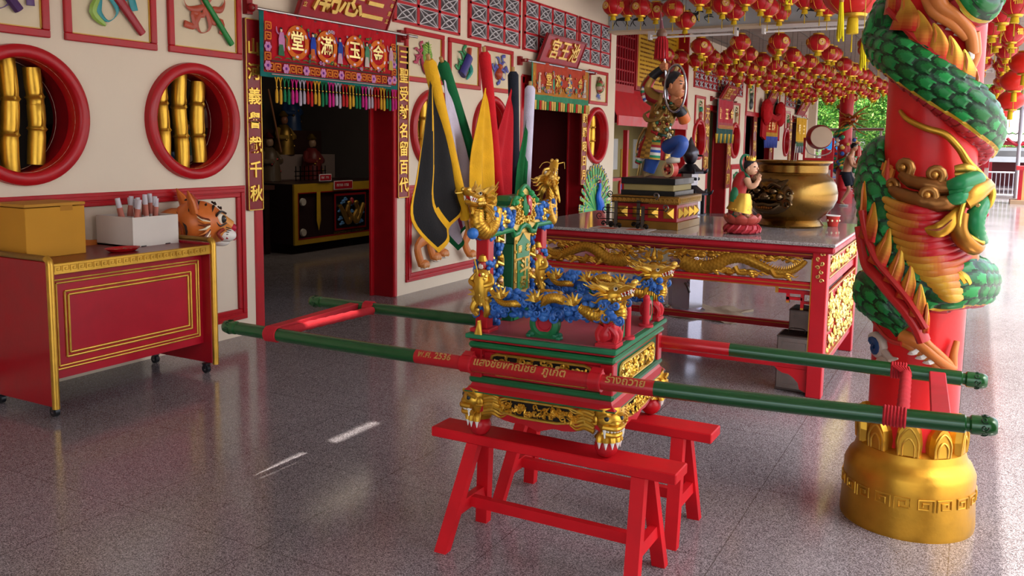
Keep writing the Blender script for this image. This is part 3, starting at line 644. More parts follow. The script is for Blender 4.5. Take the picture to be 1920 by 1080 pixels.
def curtain2(y0, y1, zt, zb, body, band, hem, fr, chars, label, X=.12, fine=True, mid=None):
    t = thing('door_curtain', label, 'curtain', (XW, (y0+y1)/2, zt))
    m = MB(WF); m.tube([(y0-.15, zt+.01, X), (y1+.2, zt+.02, X)], .016, 8, 'b8b4b0', 'steel'); part('rod', m, t)
    for y in (y0-.12, y1+.14): m = MB(WF); m.bx(y-.03, y+.03, zt-.05, zt+.06, 0, .05, '8c1018'); m.bx(y-.012, y+.012, zt-.01, zt+.03, 0, X+.02, '8c1018'); part('rod_bracket', m, t)
    n = 40; rows = 12; m = MB(WF); vs = []; fs = []
    wv = lambda y, z: X+.02*sin(y*11)+.01*sin(y*31)
    for k, o in enumerate((0, -.004)):
        b = k*(rows+1)*(n+1)
        for i in range(rows+1):
            for j in range(n+1): y = y0+(y1-y0)*j/n; z = zt+.02-(zt+.02-zb)*i/rows; vs.append((y, z, wv(y, z)+o))
        for i in range(rows):
            for j in range(n): a = b+i*(n+1)+j; fs.append((a, a+1, a+n+2, a+n+1))
    def cf(k):
        k %= rows*n; i, j = divmod(k, n)
        if i >= rows-2 or j < 1 or j >= n-1: return hem
        if i >= rows-4 or j < 4 or j >= n-4: return band
        return (mid if mid and i > 1 else body)
    m.add(vs, fs, body, 'cloth', True, cf); cl = part('cloth', m, t)
    m = MB(WF)
    for i, ch in enumerate(chars):
        yc = y0+(y1-y0)*(.24+.56*i/max(1, len(chars)-1)); zc = zt-(zt-zb)*.42; m.push(T(yc, zc, wv(yc, zc)+.006)); m.text(ch, (zt-zb)*.36, 'e8c45c', 'gold', .006, .02); m.pop()
    if fine:
        rg = random.Random(9)
        for i in range(150):
            yc = rg.uniform(y0+.12, y1-.12); zc = rg.choice([rg.uniform(zb+.13, zb+.2), rg.uniform(zb+.15, zt-.08)])
            m.push(T(yc, zc, wv(yc, zc)+.005)); flower(m, 0, 0, rg.uniform(.03, .07), rg.choice(['b85c34', 'b8842c', '4c8c74', 'c08c94', '3c6c8c', 'a0442c']), rg.choice(['c89c3c', '8c2c44'])); m.pop()
        for i in range(4):
            yc = y0+(y1-y0)*(.13+.24*i); m.push(T(yc, zt-.25, wv(yc, zt-.25)+.006)); m.prism([(-.02, .1), (.02, .1), (.04, -.12), (-.04, -.12)], 0, .006, ['c4a890', '3c8c6c', '5c7cac', 'b8b0a8'][i], 'cloth'); m.sph((0, .12, .004), .022, 'e0c0a8', 'cloth', 6, 4); m.pop()
    else:
        for k in range(3): m.bx(y0+.1, y1-.1, zb+.12+k*.03, zb+.13+k*.03, X+.03, X+.034, 'c89c3c', 'cloth')
    part('embroidery', m, cl)
    N = 26 if fine else 9
    for i in range(N):
        y = y0+.06+(y1-y0-.12)*i/(N-1); m = MB(WF); c = fr[i % len(fr)]
        m.prism([(y-.028 if fine else y-.09, zb+.01), (y+.028 if fine else y+.09, zb+.01), (y+.02, zb-.11 if fine else zb-.2), (y-.02, zb-.11 if fine else zb-.2)], X-.012, X+.012, c, 'cloth'); part('tassel', m, cl)
curtain2(9.95, 11.88, 2.62, 2.14, 'a8402c', 'a86c2c', '3c7c5c', ['c8a458', 'c8a458', '2c7c3c', 'b03024'], '堂滿玉金', 'orange red embroidered valance with teal hem, over the second door behind the flags')
curtain2(Yw(1331), Yw(1364), 2.6, 1.85, 'a83440', '9c4c50', '2c4c48', ['b89434', '3c5c4c'], '堂玉金', 'faded pink valance with three pale characters, over the first far door', fine=False)
curtain2(Yw(1484), Yw(1502), 2.5, 1.6, 'c8961c', 'c8961c', '3c5c44', ['7c7c8c', '5c4c3c'], '明王', 'yellow valance with dark strip, over the last far door', fine=False)
curtain2(Yw(1424), Yw(1448), 2.4, 1.75, 'c05c20', 'c08c2c', '3c4c9c', ['3c4c9c'], '王光明', 'small orange banner with blue edge hanging under the red bow', fine=False, mid='b83418')
t = thing('red_bow', 'big red cloth rosettes draped above the small orange banner on the far wing', 'cloth bow', (XW, Yw(1436), 2.6))
for x in (1423, 1449):
    m = MB(WF); y = Yw(x)
    for i in range(9): a = i*.7; m.sph((y+.16*cos(a), 2.5+.16*sin(a), .16), (.22, .2, .12), 'b01018', 'cloth', 8, 6)
    m.prism([(y-.2, 2.5), (y+.2, 2.5), (y+.25, 1.75), (y-.25, 1.85)], .06, .12, 'a80f18', 'cloth'); part('rosette', m, t)
m = MB(WF); m.tube(spl([(Yw(1423), 2.5, .16), (Yw(1436), 2.35, .2), (Yw(1449), 2.5, .16)], 6), .09, 8, 'a80f18', 'cloth'); part('swag', m, t)
# ---- tigers in relief on the lower wall ----
def tiger(mb, head=True):
    # local: x along the wall (walks toward +x), y up, z out; unit ~ metres; belly at .45
    O, DK, WH = 'c06c2c', '2c1c18', 'e6dccc'
    body = [(-.62, .62, .05), (-.45, .66, .09), (-.2, .64, .1), (.05, .66, .11), (.25, .74, .12), (.4, .82, .12)]
    mb.tube(spl(body, 6), [.09, .15, .155, .15, .17, .16, .13], 14, O, 'paint', flat=.75, up=(0, 0, 1))
    def leg(P, r): mb.tube(spl(P, 5), r, 10, O, 'paint', flat=.8, up=(0, 0, 1)); x, y, z = P[-1]; mb.sph((x+.03, y, z+.02), (.075, .045, .05), 'c8783c', n=10, m=6); [mb.sph((x+.03+.03*k, y-.01, z+.05), (.022, .03, .025), 'd08a50', n=8, m=5) for k in (-1, 0, 1)]; mb.sph((x+.03, y-.035, z+.02), (.06, .018, .045), WH, n=8, m=5)
    leg([(.25, .62, .14), (.3, .42, .16), (.22, .25, .14), (.3, .13, .14)], [.1, .07, .045, .045]); leg([(.1, .6, .07), (.02, .42, .07), (-.12, .3, .06), (-.14, .18, .06)], [.09, .07, .045, .045])
    leg([(-.5, .6, .12), (-.42, .42, .14), (-.62, .3, .13), (-.55, .12, .12)], [.13, .08, .045, .045]); leg([(-.4, .58, .06), (-.3, .4, .06), (-.34, .28, .06), (-.28, .16, .06)], [.1, .07, .045, .045])
    pass
    for i in range(13):
        x = -.55+i*.075; y = .66+(.12*max(0, x+.0)) ; mb.tube(spl([(x, y+.13, .12), (x+.02, y+.02, .2), (x-.01, y-.1, .17)], 3), lambda t: .012*(1-abs(2*t-1))+.002, 5, DK, 'paint', flat=.4, up=(0, 0, 1))
    for i in range(24): mb.tube([(.2+.012*i, .7-.004*i, .22), (.2+.012*i-.01, .56, .17)], [.006, .002], 4, ['8c3c18', 'd89c5c', '5c2c1c'][i % 3], 'paint')
def tiger_head(mb, s=1):
    # local: x = facing, y = toward viewer side, z = up (stands free of the wall)
    O, DK, WH = 'c8682a', '241814', 'e8e0d4'
    mb.push(SC(s)); mb.sph((0, 0, 0), (.17, .145, .15), O, n=22, m=14); mb.sph((.1, 0, -.05), (.12, .105, .085), 'd08038', n=18, m=10)
    mb.sph((.16, .045, -.075), (.075, .06, .048), WH, n=14, m=8); mb.sph((.16, -.045, -.075), (.075, .06, .048), WH, n=14, m=8); mb.sph((.14, 0, -.125), (.065, .06, .03), WH, n=12, m=8)
    mb.tube([(.02, 0, .07), (.13, 0, .03), (.21, 0, -.02)], [.05, .05, .04], 12, 'd48c40'); mb.sph((.222, 0, -.028), (.028, .045, .03), 'b01c38', n=12, m=8); mb.tube([(.235, 0, -.05), (.24, 0, -.085)], .008, 6, 'b01c38')
    for e in (-1, 1):
        mb.sph((.115, e*.085, .035), (.038, .03, .04), 'e8d8c0', n=14, m=10); mb.sph((.132, e*.1, .035), (.024, .018, .027), '2c2824', n=12, m=8); mb.sph((.143, e*.11, .04), .006, 'e8e8e8', n=6, m=4)
        mb.tube(spl([(.07, e*.1, .03), (.11, e*.115, .085), (.16, e*.07, .07)], 4), .008, 6, DK); mb.tube(spl([(.08, e*.118, .02), (.11, e*.118, -.01), (.155, e*.1, .01)], 4), .005, 6, DK)
        mb.tube(spl([(.24, e*.0, -.085), (.22, e*.05, -.105), (.15, e*.1, -.09)], 4), .007, 6, 'a01c30')
        # ears
        mb.push(T(-.06, e*.1, .11) @ RX(-e*.35) @ RY(-.25)); mb.tube([(0, 0, -.03), (0, 0, .05), (-.01, 0, .12)], [.06, .05, .008], 12, O, flat=.5, up=(1, 0, 0)); mb.tube([(.02, 0, -.01), (.022, 0, .05), (.008, 0, .095)], [.035, .03, .006], 8, '9c3818', flat=.5, up=(1, 0, 0)); mb.pop()
        # cheek ruff and stripes
        for i in range(11): a = -1.2+i*.24; mb.tube(spl([(.03, e*.13, -.02+.05*sin(a)), (-.03+.03*cos(a), e*.16, -.05+.1*sin(a)), (-.06+.02*cos(a), e*.15, -.07+.15*sin(a))], 3), lambda t: .013*(1-t)+.002, 5, ['e6d4b0', '6c3018', 'd07830'][i % 3])
        for i in range(4): mb.tube(spl([(.1-.045*i, e*.02, .125+.012*i), (.08-.05*i, e*.07, .115+.008*i), (.06-.05*i, e*.11, .08)], 3), lambda t: .009*(1-abs(2*t-1))+.001, 5, DK)
        for i in range(4): mb.tube(spl([(.19, e*.08, -.07+.013*i), (.15, e*.11, -.065+.016*i)], 2), .003, 4, DK)
        mb.tube(spl([(.13, e*.118, -.03), (.09, e*.13, -.06), (.12, e*.118, -.1)], 4), .012, 6, '8c2c18')
    mb.tube(spl([(.14, -.03, .11), (.15, 0, .095), (.14, .03, .11)], 3), .006, 5, DK); mb.tube(spl([(.1, -.035, .14), (.115, 0, .125), (.1, .035, .14)], 3), .007, 5, DK); mb.pop()
t = thing('tiger_relief', 'painted tiger sculpture on the wall, its head rising behind the white box', 'wall relief', (XW, 4.2, .14))
m = MB(WF @ T(3.95, .12, 0) @ SC(1, 1, .3)); tiger(m); part('body', m, t)
HP = atx(372, 418, XW+.24); m = MB(basis(HP, Vector((.45, .89, -.05)).normalized(), Vector((.89, -.45, 0)).normalized(), (0, 0, 1))); tiger_head(m, 1.1)
m.M = Matrix(); m.tube(spl([Vector((XW+.06, 4.27, .94)), Vector((XW+.13, 4.32, .97)), HP+Vector((-.05, -.05, -.03))], 5), [.1, .13, .13], 14, 'c06c2c'); 
for i in range(9): a = HP+Vector((-.02-.01*i, -.1-.03*i, .11-.01*i)); m.tube(spl([a, a+Vector((.09, 0, -.1)), a+Vector((.08, .01, -.2))], 3), lambda t: .01*(1-abs(2*t-1))+.002, 5, ['2c1c18', '8c3818'][i % 2])
part('head', m, t)
t = thing('tiger_relief', 'painted tiger sculpture between the two doors, only paws and flank showing below the flags', 'wall relief', (XW, 8.2, .13))
m = MB(WF @ T(8.15, .17, 0) @ SC(1.12, 1.12, .8)); tiger(m); part('body', m, t)
m = MB(basis((XW+.24, 8.78, 1.12), (.3, .95, 0), (.95, -.3, 0), (0, 0, 1))); tiger_head(m, .95); part('head', m, t)
# ---- peacock relief ----
t = thing('peacock_relief', 'painted peacock with spread green tail on the lower wall beyond the second door', 'wall relief', (XW, 12.45, .45))
m = MB(WF @ T(12.42, .52, .0)); 
for k in range(3):
    n = (21, 17, 13)[k]; L = (.75, .56, .4)[k]
    for i in range(n):
        a = R(-8+196*i/(n-1)); ex = .62*cos(a)*L/.75; ez = .98*L/.75*abs(sin(a))*.75+.03*k; d = Vector((ex, ez, 0))
        c = ['2c8c4c', '4ca468', '7cb454'][(i+k) % 3]; m.tube(spl([(0, .05, .012), d*.5+Vector((0, .03, .02)), d+Vector((0, 0, .015))], 3), lambda t: .008+.024*t, 6, c, 'paint', flat=.35, up=(0, 0, 1))
        m.sph((d.x, d.y, .024), (.034, .034, .012), 'c8b450', n=8, m=5); m.sph((d.x, d.y, .032), (.02, .02, .01), '1c5c9c', n=8, m=5)
        if k == 0: m.sph((d.x*1.05, d.y*1.05, .02), (.012, .022, .01), '1c2c3c', n=6, m=4)
m.bx(-.55, .6, -.05, .03, 0, .02, 'c8c05c'); m.bx(-.5, .55, -.12, -.04, 0, .025, '5cb4ac'); part('tail', m, t)
m = MB(WF @ T(12.42, .52, .03)); m.tube(spl([(.12, .0, .02), (.1, .14, .03), (.02, .26, .03), (.07, .4, .03), (.04, .48, .03)], 5), [.08, .09, .06, .035, .03], 10, '1c5cc0', flat=.7, up=(0, 0, 1)); m.sph((.03, .5, .04), (.04, .032, .03), '8c3c5c'); m.tube([(-.0, .5, .04), (-.05, .48, .04)], [.012, .002], 6, 'd8c89c')
for i in range(3): m.tube([(.04, .52, .04), (.03+.02*i, .58, .04)], .003, 4, '1c3c6c')
for i in range(14): m.sph((.1+.05*cos(i*2.4)*(i/14), .1+.07*sin(i*2.4)*(i/14), .075), (.018, .014, .008), ['2878d8', '18489c'][i % 2], n=6, m=4)
part('body', m, t)
# ---- dark dragon mural inside the second door ----
t = thing('hall_mural', 'dark red mural of coiling creatures and clouds seen inside the second door', 'mural', (-6.64, 11, 0))
m = MB(); m.bx(-6.645, -6.6, 9.75, 12.15, .1, 3, '7c1218', 'matte'); part('panel', m, t)
m = MB(basis((-6.6, 0, 0), (0, 1, 0), (0, 0, 1), (1, 0, 0))); rg = random.Random(5)
for i in range(26):
    y, z = rg.uniform(9.9, 12), rg.uniform(.3, 2.6); c = rg.choice(['1c2c5c', '1c5c34', '5c5c64', '8c7c6c', '2c1c34', '1c3c74'])
    a = rg.uniform(0, 6); curve(m, [(y, z, .02), (y+.12*cos(a), z+.12*sin(a), .03), (y+.2*cos(a+.8), z+.2*sin(a+.8), .02), (y+.2*cos(a+1.6), z+.25*sin(a+1.6), .02)], rg.uniform(.02, .045), c)
for (y, z, r_) in ((10.9, 1.55, .25), (11.6, .85, .22), (10.3, 1.5, .2), (11.7, 1.9, .2)):
    m.spiral((y, z, .03), r_, .05, 1.3, a0=y*3, col='5c4c5c'); m.spiral((y, z, .04), r_*.7, .035, 1.1, a0=y*2, col='4c5c7c'); m.sph((y, z, .03), .07, '7c1c24', n=8, m=5)
m.tube(spl([(9.9, 2.3, .05), (10.4, 2.0, .06), (10.8, 2.3, .06), (11.3, 1.9, .06), (11.2, 1.4, .06), (11.7, 1.2, .06), (11.9, .7, .05)], 6), .07, 8, '1c4c34', flat=.6)
part('relief', m, t)
# ================= RED ROLLING CABINET AND WHAT STANDS ON IT =================
CX0, CX1, CYA, CYB, CT = -5.14, -4.52, 2.985, 4.155, .885
t = thing('rolling_cabinet', 'red rolling offering cabinet with gold posts and gold double line, against the wall', 'cabinet', (-4.83, 3.57, 0))
for y, s in ((CYA, 1), (CYB, -1)):
    m = MB(); m.bx(CX0, CX1, y-.012*1, y+.022*s, .07, CT+.015, '9c0e1c', 'paint', .004); part('side_panel', m, t)
    m = MB(); m.tube([(CX1+.008, y, .062), (CX1+.008, y, CT+.0), (CX1+.004, y, CT+.02), (CX1-.02, y, CT+.036)], .021, 14, 'c8983a', 'gold'); part('gold_post', m, t, 'gold half-round edge post')
    m = MB(); m.tube([(CX1-.01, y, CT+.032), (CX0, y, CT+.032)], .018, 10, '8c6a2c', 'gold'); part('top_rail', m, t, 'worn gold rail')
m = MB(); m.bx(CX1-.10, CX1-.08, CYA+.01, CYB-.01, .205, CT-.03, 'a80d22', 'paint'); part('front_panel', m, t)
FX = CX1-.08; m = MB()
for (ya, yb, za, zb, w) in ((3.055, 4.10, .26, .78, .011), (3.125, 4.035, .325, .71, .013)):
    for o in (0, w*1.7):
        a, b, c, d = ya+o, yb-o, za+o, zb-o
        for p, q in (((a, c), (b, c)), ((b, c), (b, d)), ((b, d), (a, d)), ((a, d), (a, c))): m.tube([(FX+.003, *p), (FX+.003, *q)], w*.55, 8, 'd6aa48', 'gold')
part('gold_moulding', m, t, 'gold double moulding')
m = MB(); m.bx(CX0, CX1-.01, CYA+.01, CYB-.01, CT-.03, CT-.006, '7c0f18', 'paint'); m.box(((CX0+CX1)/2-.005, (CYA+CYB)/2, CT-.003), (CX1-CX0-.02, CYB-CYA-.03, .006), '6c0d16', 'tube'); part('top', m, t)
m = MB(); m.bx(CX1-.012, CX1+.006, CYA+.02, CYB-.02, CT-.06, CT+.003, 'c49638', 'gold', .003)
for i in range(22):
    y = CYA+.05+i*.0495; F = basis((CX1+.007, y, CT-.028), (0, 1, 0), (0, 0, 1), (1, 0, 0)); m.push(F)
    P = [(-.022, -.016), (-.022, .016), (.018, .016), (.018, -.008), (-.006, -.008), (-.006, .004), (.006, .004)]
    for p, q in zip(P, P[1:]): m.bar((*p, 0), (*q, 0), .004, .003, 'a87c28', 'gold')
    m.pop()
part('fretwork_edge', m, t, 'gold key-pattern edge')
for x in (CX0+.06, CX1-.05):
    for y in (CYA+.03, CYB-.03):
        m = MB(); m.tube([(x, y-.014, .03), (x, y+.014, .03)], .029, 16, '1c1c20'); m.tube([(x, y-.016, .03), (x, y+.016, .03)], .012, 10, '9c9ca0', 'steel'); c = part('caster', m, t)
        m2 = MB(); m2.bx(x-.02, x+.02, y-.02, y+.02, .058, .07, '5c5c60', 'metal'); m2.bx(x-.012, x+.012, y-.02, y-.016, .03, .06, '5c5c60', 'metal'); m2.bx(x-.012, x+.012, y+.016, y+.02, .03, .06, '5c5c60', 'metal'); part('fork', m2, c)
zt = CT
t = thing('donation_box', 'ochre wooden box with a hinged lid on the red cabinet', 'box', (-5.0, 3.25, zt))
bx0, bx1, by0, by1 = -5.13, -4.815, 3.05, 3.43
m = MB(); m.bx(bx0, bx1, by0, by1, zt, zt+.295, 'bf8524', 'matte', .003); part('body', m, t)
m = MB(); m.bx(bx0-.004, bx1+.004, by0-.004, by1+.004, zt+.300, zt+.318, 'b8802c', 'matte', .003); m.bx(bx1-.001, bx1+.001, by1-.16, by1-.08, zt+.27, zt+.30, 'a87020', 'matte'); part('lid', m, t)
t = thing('white_box', 'open white painted box full of paper-wrapped rolls on the red cabinet', 'box', (-5.0, 3.93, zt))
wx0, wx1, wy0, wy1, wh = -5.16, -4.80, 3.757, 4.12, .195; W_ = 'cfc4b8'
m = MB()
for (a, b, c, d, e, f) in ((wx0, wx1, wy0, wy1, zt, zt+.01), (wx1-.01, wx1, wy0, wy1, zt, zt+wh), (wx0, wx0+.01, wy0, wy1, zt, zt+wh), (wx0+.01, wx1-.01, wy0, wy0+.01, zt, zt+wh), (wx0+.01, wx1-.01, wy1-.01, wy1, zt, zt+wh)): m.bx(a, b, c, d, e, f, W_, 'matte')
part('body', m, t)
m = MB(); m.bx(wx1-.002, wx1+.002, wy0+.06, wy0+.1, zt, zt+.006, '2c2420'); m.bx(wx1-.002, wx1+.002, wy1-.11, wy1-.07, zt, zt+.006, '2c2420'); part('foot', m, t)
rl = thing('paper_roll', 'x', 'paper roll', (0, 0, 0), group='rolls of printed paper standing in the white box')
m = MB(); m.tube([(0, 0, 0), (0, 0, .27)], .0155, 12, 'c4bcc0', 'matte'); part('roll', m, rl, local=True)
m = MB(); m.tube([(0, 0, .10), (0, 0, .215)], .0161, 12, 'b46a5a', 'matte'); m.tube([(0, 0, .13), (0, 0, .15)], .0164, 12, 'd8ccc4', 'matte'); part('label', m, rl, local=True)
rl2 = None; rr = random.Random(3); px_ = [(226, .0), (240, .1), (262, .2), (275, .1), (258, .3), (290, .15), (284, .3), (301, .1), (308, .25), (297, .35), (322, .15), (316, .2), (330, .3)]
LB = ['%s counting from the ochre box' % q for q in 'first second third fourth fifth sixth seventh eighth ninth tenth eleventh twelfth'.split()]+['last one, beside the tiger head']
for i, (px, dep) in enumerate(px_):
    y = wy0+.04+(wy1-wy0-.06)*i/12; x = wx1-.06-dep*.6; lb = 'printed paper roll in the white box, '+LB[i]
    o = rl if i == 0 else dup(rl, (0, 0, 0)); o.location = (x, y, zt+.012); o['label'] = lb; o.rotation_euler = (R(12-i*.9+rr.uniform(-3, 3)), R(rr.uniform(-5, 2)), rr.uniform(0, 6)); o.scale = (1, 1, rr.uniform(1.02, 1.18))
t = thing('red_tray', 'small red oval tray with a few joss coins on the cabinet between the boxes', 'tray', (-4.68, 3.61, zt))
m = MB(); P = Vector((-4.70, 3.60, zt)); m.push(T(*P) @ SC(.75, 1.15, 1)); m.lathe((0, 0, 0), [(.06, 0), (.075, .004), (.10, .022), (.103, .024), (.098, .022), (.07, .008), (0, .006)], 28, 'b01018'); m.pop(); part('dish', m, t)
m = MB(); [m.sph((P.x+rr.uniform(-.03, .03), P.y+rr.uniform(-.05, .05), zt+.014), (.012, .009, .004), ['b09060', '8c4c38', 'c8b090'][k % 3], n=6, m=4) for k in range(12)]; part('offerings', m, t)
# ================= BENCHES =================
def bench(yc, x0, x1, label, ysp=.16):
    t = thing('wooden_bench', label, 'bench', ((x0+x1)/2, yc, 0), group='red trestle benches under the palanquin'); BR = 'cc101c'; zt = .46; th = .04
    m = MB(); m.bx(x0, x1, yc-.068, yc+.068, zt-th, zt, BR, 'dusty', .004); part('seat', m, t)
    L = {}
    for sx, xt, xb in ((-1, x0+.19, x0+.115), (1, x1-.14, x1-.12)):
        for sy in (-1, 1):
            m = MB(); a = Vector((xt, yc+sy*.045, zt-th)); b = Vector((xb, yc+sy*ysp, 0)); d = (b-a).normalized()
            vs = []
            for z in (0, zt-th):
                p = a+(b-a)*((zt-th-z)/(zt-th)); w, h = .026, .02
                vs += [(p.x-w, p.y-h, z), (p.x+w, p.y-h, z), (p.x+w, p.y+h, z), (p.x-w, p.y+h, z)]
            m.add(vs, [(3, 2, 1, 0), (4, 5, 6, 7), (0, 1, 5, 4), (1, 2, 6, 5), (2, 3, 7, 6), (3, 0, 4, 7)], BR, 'dusty', False); part('leg', m, t); L[sx, sy] = (a, b)
        q = .62; p1 = L[sx, -1][0].lerp(L[sx, -1][1], q); p2 = L[sx, 1][0].lerp(L[sx, 1][1], q); m = MB(); m.bar(p1, p2, .03, .05, BR, 'dusty'); part('end_rail', m, t); L[sx] = (p1+p2)/2
    m = MB(); m.bar(L[-1], L[1], .032, .042, BR, 'dusty'); part('stretcher', m, t)
bench(2.895, -1.87, -.853, 'red trestle bench in front, carrying the two nearer lion feet of the palanquin'); bench(3.375, -1.89, -.86, 'rear red trestle bench, mostly hidden behind the palanquin and the nearer bench')
# ================= PALANQUIN CHAIR =================
FR = atz(1155.8, 659.2, .87); E1 = Vector((cos(.0496), sin(.0496), 0)); E2 = Vector((-sin(.0496), cos(.0496), 0)); DD = .335
PC = FR-E1*.305+E2*DD; PCz = Vector((PC.x, PC.y, .46))
PAL = thing('palanquin_chair', 'carved deity palanquin chair on long green poles, resting on two red benches', 'palanquin', tuple(PCz), .0496)
PM = T(PC.x, PC.y, 0) @ RZ(.0496)
def pmb(): return MB(PM)
def PP(name, m, par=None, label=None): return part(name, m, par or PAL, label)
HX, HY = .305, DD
# stepped mouldings: half sizes relative to the box
def slab(m, ex, z0, z1, col, ez=None, mat='paint', bev=.004):
    a = -.305+.035-ex; m.box((0, 0, (z0+z1)/2), (2*(HX-.035+ex), 2*(HY-.035+ex), z1-z0), col, mat, None, bev)
m = pmb(); slab(m, .035, .852, .87, '24704a', mat='dusty'); slab(m, .024, .842, .852, 'a81420'); m.box((0, 0, .871), (2*HX-.05, 2*HY-.05, .004), '98404a', 'dusty'); deck = PP('deck', m, None, 'red seat deck with a green edge, dusty')
m = pmb(); slab(m, .026, .815, .838, '1f6b3e', bev=.008); PP('moulding', m, None, 'upper green moulding')
m = pmb(); slab(m, .008, .80, .816, RED); slab(m, 0, .70, .80, 'a8121c', bev=.002)
for sx in (-1, 1):
    for sy in (-1, 1): m.box((sx*(HX-.04), sy*(HY-.04), .755), (.05, .05, .115), 'ac121c', 'paint', None, .004)
m.box((0, -HY+.034, .75), (.50, .006, .09), 'b01420', 'paint'); PP('box', m, None, 'red box of the seat')
m = pmb(); slab(m, .024, .678, .703, '1a5c34', bev=.008); PP('moulding', m, None, 'lower green moulding')
m = pmb(); vs = []
for (e, z) in ((.012, .678), (.018, .664), (.035, .648), (.035, .643)): vs += [(-(HX-.035+e), -(HY-.035+e), z), ((HX-.035+e), -(HY-.035+e), z), ((HX-.035+e), (HY-.035+e), z), (-(HX-.035+e), (HY-.035+e), z)]
fs = [(4*k+i, 4*k+(i+1) % 4, 4*k+4+(i+1) % 4, 4*k+4+i) for k in range(3) for i in range(4)]+[(12, 13, 14, 15), (3, 2, 1, 0)]
m.add(vs, fs, 'b8202a', 'paint', False, lambda k: '1a5c34' if k >= 8 and k < 12 else 'b01822'); PP('skirt', m)
# carved openwork: dark recess, gold frame and a thicket of scrolls
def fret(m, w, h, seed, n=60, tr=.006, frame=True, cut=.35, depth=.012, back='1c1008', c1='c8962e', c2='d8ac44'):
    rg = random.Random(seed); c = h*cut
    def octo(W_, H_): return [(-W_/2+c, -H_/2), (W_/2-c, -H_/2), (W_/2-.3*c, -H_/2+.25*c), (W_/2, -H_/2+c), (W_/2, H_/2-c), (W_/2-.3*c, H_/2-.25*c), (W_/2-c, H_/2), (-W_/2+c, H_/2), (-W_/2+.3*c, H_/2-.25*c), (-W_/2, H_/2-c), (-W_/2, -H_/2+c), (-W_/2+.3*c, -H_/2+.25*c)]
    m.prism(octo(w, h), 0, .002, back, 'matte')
    if frame: P = [(p[0], p[1], .006) for p in octo(w, h)]; m.tube(P, .006, 6, c2, 'gold', closed=True, up=(0, 0, 1))
    for i in range(n):
        x, y = rg.uniform(-w/2+.012, w/2-.012), rg.uniform(-h/2+.01, h/2-.01); r = rg.uniform(.5, 1)*h*.2
        if rg.random() < .55: m.spiral((x, y, rg.uniform(.004, depth)), r, tr*rg.uniform(.7, 1.2), rg.uniform(.7, 1.3), rg.uniform(0, 6), rg.choice((-1, 1)), rg.choice([c1, c2]), 'gold', 4)
        else:
            a = rg.uniform(0, 6.3); z = rg.uniform(.005, depth); m.tube([(x, y, z), (x+r*cos(a), y+r*sin(a), z+.004), (x+1.7*r*cos(a+.5), y+1.7*r*sin(a+.5), z)], [tr*1.3, tr*1.5, tr*.2], 5, rg.choice([c1, c2]), 'gold', flat=.7)
def face(side, off=0, z=0, x=0):   # frame on a side of the box; local x to the viewer's right, y up, z outwards
    if side == 'f': return PM @ basis((x, -HY+.035-off, z), (1, 0, 0), (0, 0, 1), (0, -1, 0))
    if side == 'b': return PM @ basis((-x, HY-.035+off, z), (-1, 0, 0), (0, 0, 1), (0, 1, 0))
    if side == 'r': return PM @ basis((HX-.035+off, x, z), (0, 1, 0), (0, 0, 1), (1, 0, 0))
    return PM @ basis((-HX+.035-off, -x, z), (0, -1, 0), (0, 0, 1), (-1, 0, 0))
for sd in 'fb':
    m = MB(face(sd, .005, .757)); fret(m, .41, .078, ord(sd), 70, .0045); PP('carved_panel', m, None, 'long gilded openwork panel')
    for x in (-.255, .255):
        m = MB(face(sd, .002, .755, x)); m.bx(-.02, .02, -.045, .045, 0, .004, 'a01018'); 
        for z in (-.028, .028): m.spiral((0, z, .006), .014, .004, 1.2, col='b01820'); 
        PP('corner_carving', m)
for sd in 'rl':
    m = MB(face(sd, .003, .752)); m.bx(-.27, .27, -.05, .05, 0, .004, '24684c', 'paint'); fret(m.push(T(0, 0, .004)), .44, .078, 5+ord(sd), 90, .0055, back='8c6c28', c1='c89c34', c2='e0bc5c'); m.pop(); PP('carved_panel', m, None, 'gilded openwork end panel in a green surround')
# apron with cusped lower edge
def apron(sd, W2):
    m = MB(face(sd, .012, 0)); P = [(-W2, .643), (W2, .643)]; lo = [(1, .60), (.86, .562), (.74, .575), (.62, .556), (.5, .545), (.36, .54), (.22, .543), (.1, .532), (0, .522)]
    P += [(W2*a, z) for a, z in lo]+[(-W2*a, z) for a, z in reversed(lo[:-1])]; m.prism(P, -.012, .004, 'b0161f', 'paint', side='8c0f18'); PP('apron', m)
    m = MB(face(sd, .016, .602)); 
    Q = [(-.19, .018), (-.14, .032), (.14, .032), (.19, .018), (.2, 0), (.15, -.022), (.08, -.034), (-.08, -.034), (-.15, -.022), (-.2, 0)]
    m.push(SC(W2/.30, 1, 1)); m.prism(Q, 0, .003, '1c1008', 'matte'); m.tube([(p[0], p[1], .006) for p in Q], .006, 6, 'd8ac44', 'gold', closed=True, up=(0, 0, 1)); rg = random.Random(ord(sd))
    for i in range(95):
        x = rg.uniform(-.17, .17); y = rg.uniform(-.024, .024)*(1-abs(x)/.3)
        if i % 2: m.spiral((x, y, rg.uniform(.006, .014)), rg.uniform(.007, .013), .0038, 1.1, rg.uniform(0, 6), rg.choice((-1, 1)), rg.choice(['c8962e', 'dcb04c']), 'gold', 4)
        else: a = rg.uniform(0, 6.3); r = .013; m.tube([(x, y, .008), (x+r*cos(a), y+r*sin(a), .014), (x+1.8*r*cos(a+.4), y+1.8*r*sin(a+.4), .008)], [.004, .005, .001], 5, 'd0a038', 'gold')
    for e in (-1, 1): m.spiral((e*.215, -.002, .008), .02, .005, 1.2, 0 if e < 0 else pi, e, 'd8ac44', 'gold', 6)
    m.pop(); PP('carved_panel', m, None, 'gilded openwork apron panel')
for sd, w in (('f', .285), ('b', .285), ('r', .315), ('l', .315)): apron(sd, w)
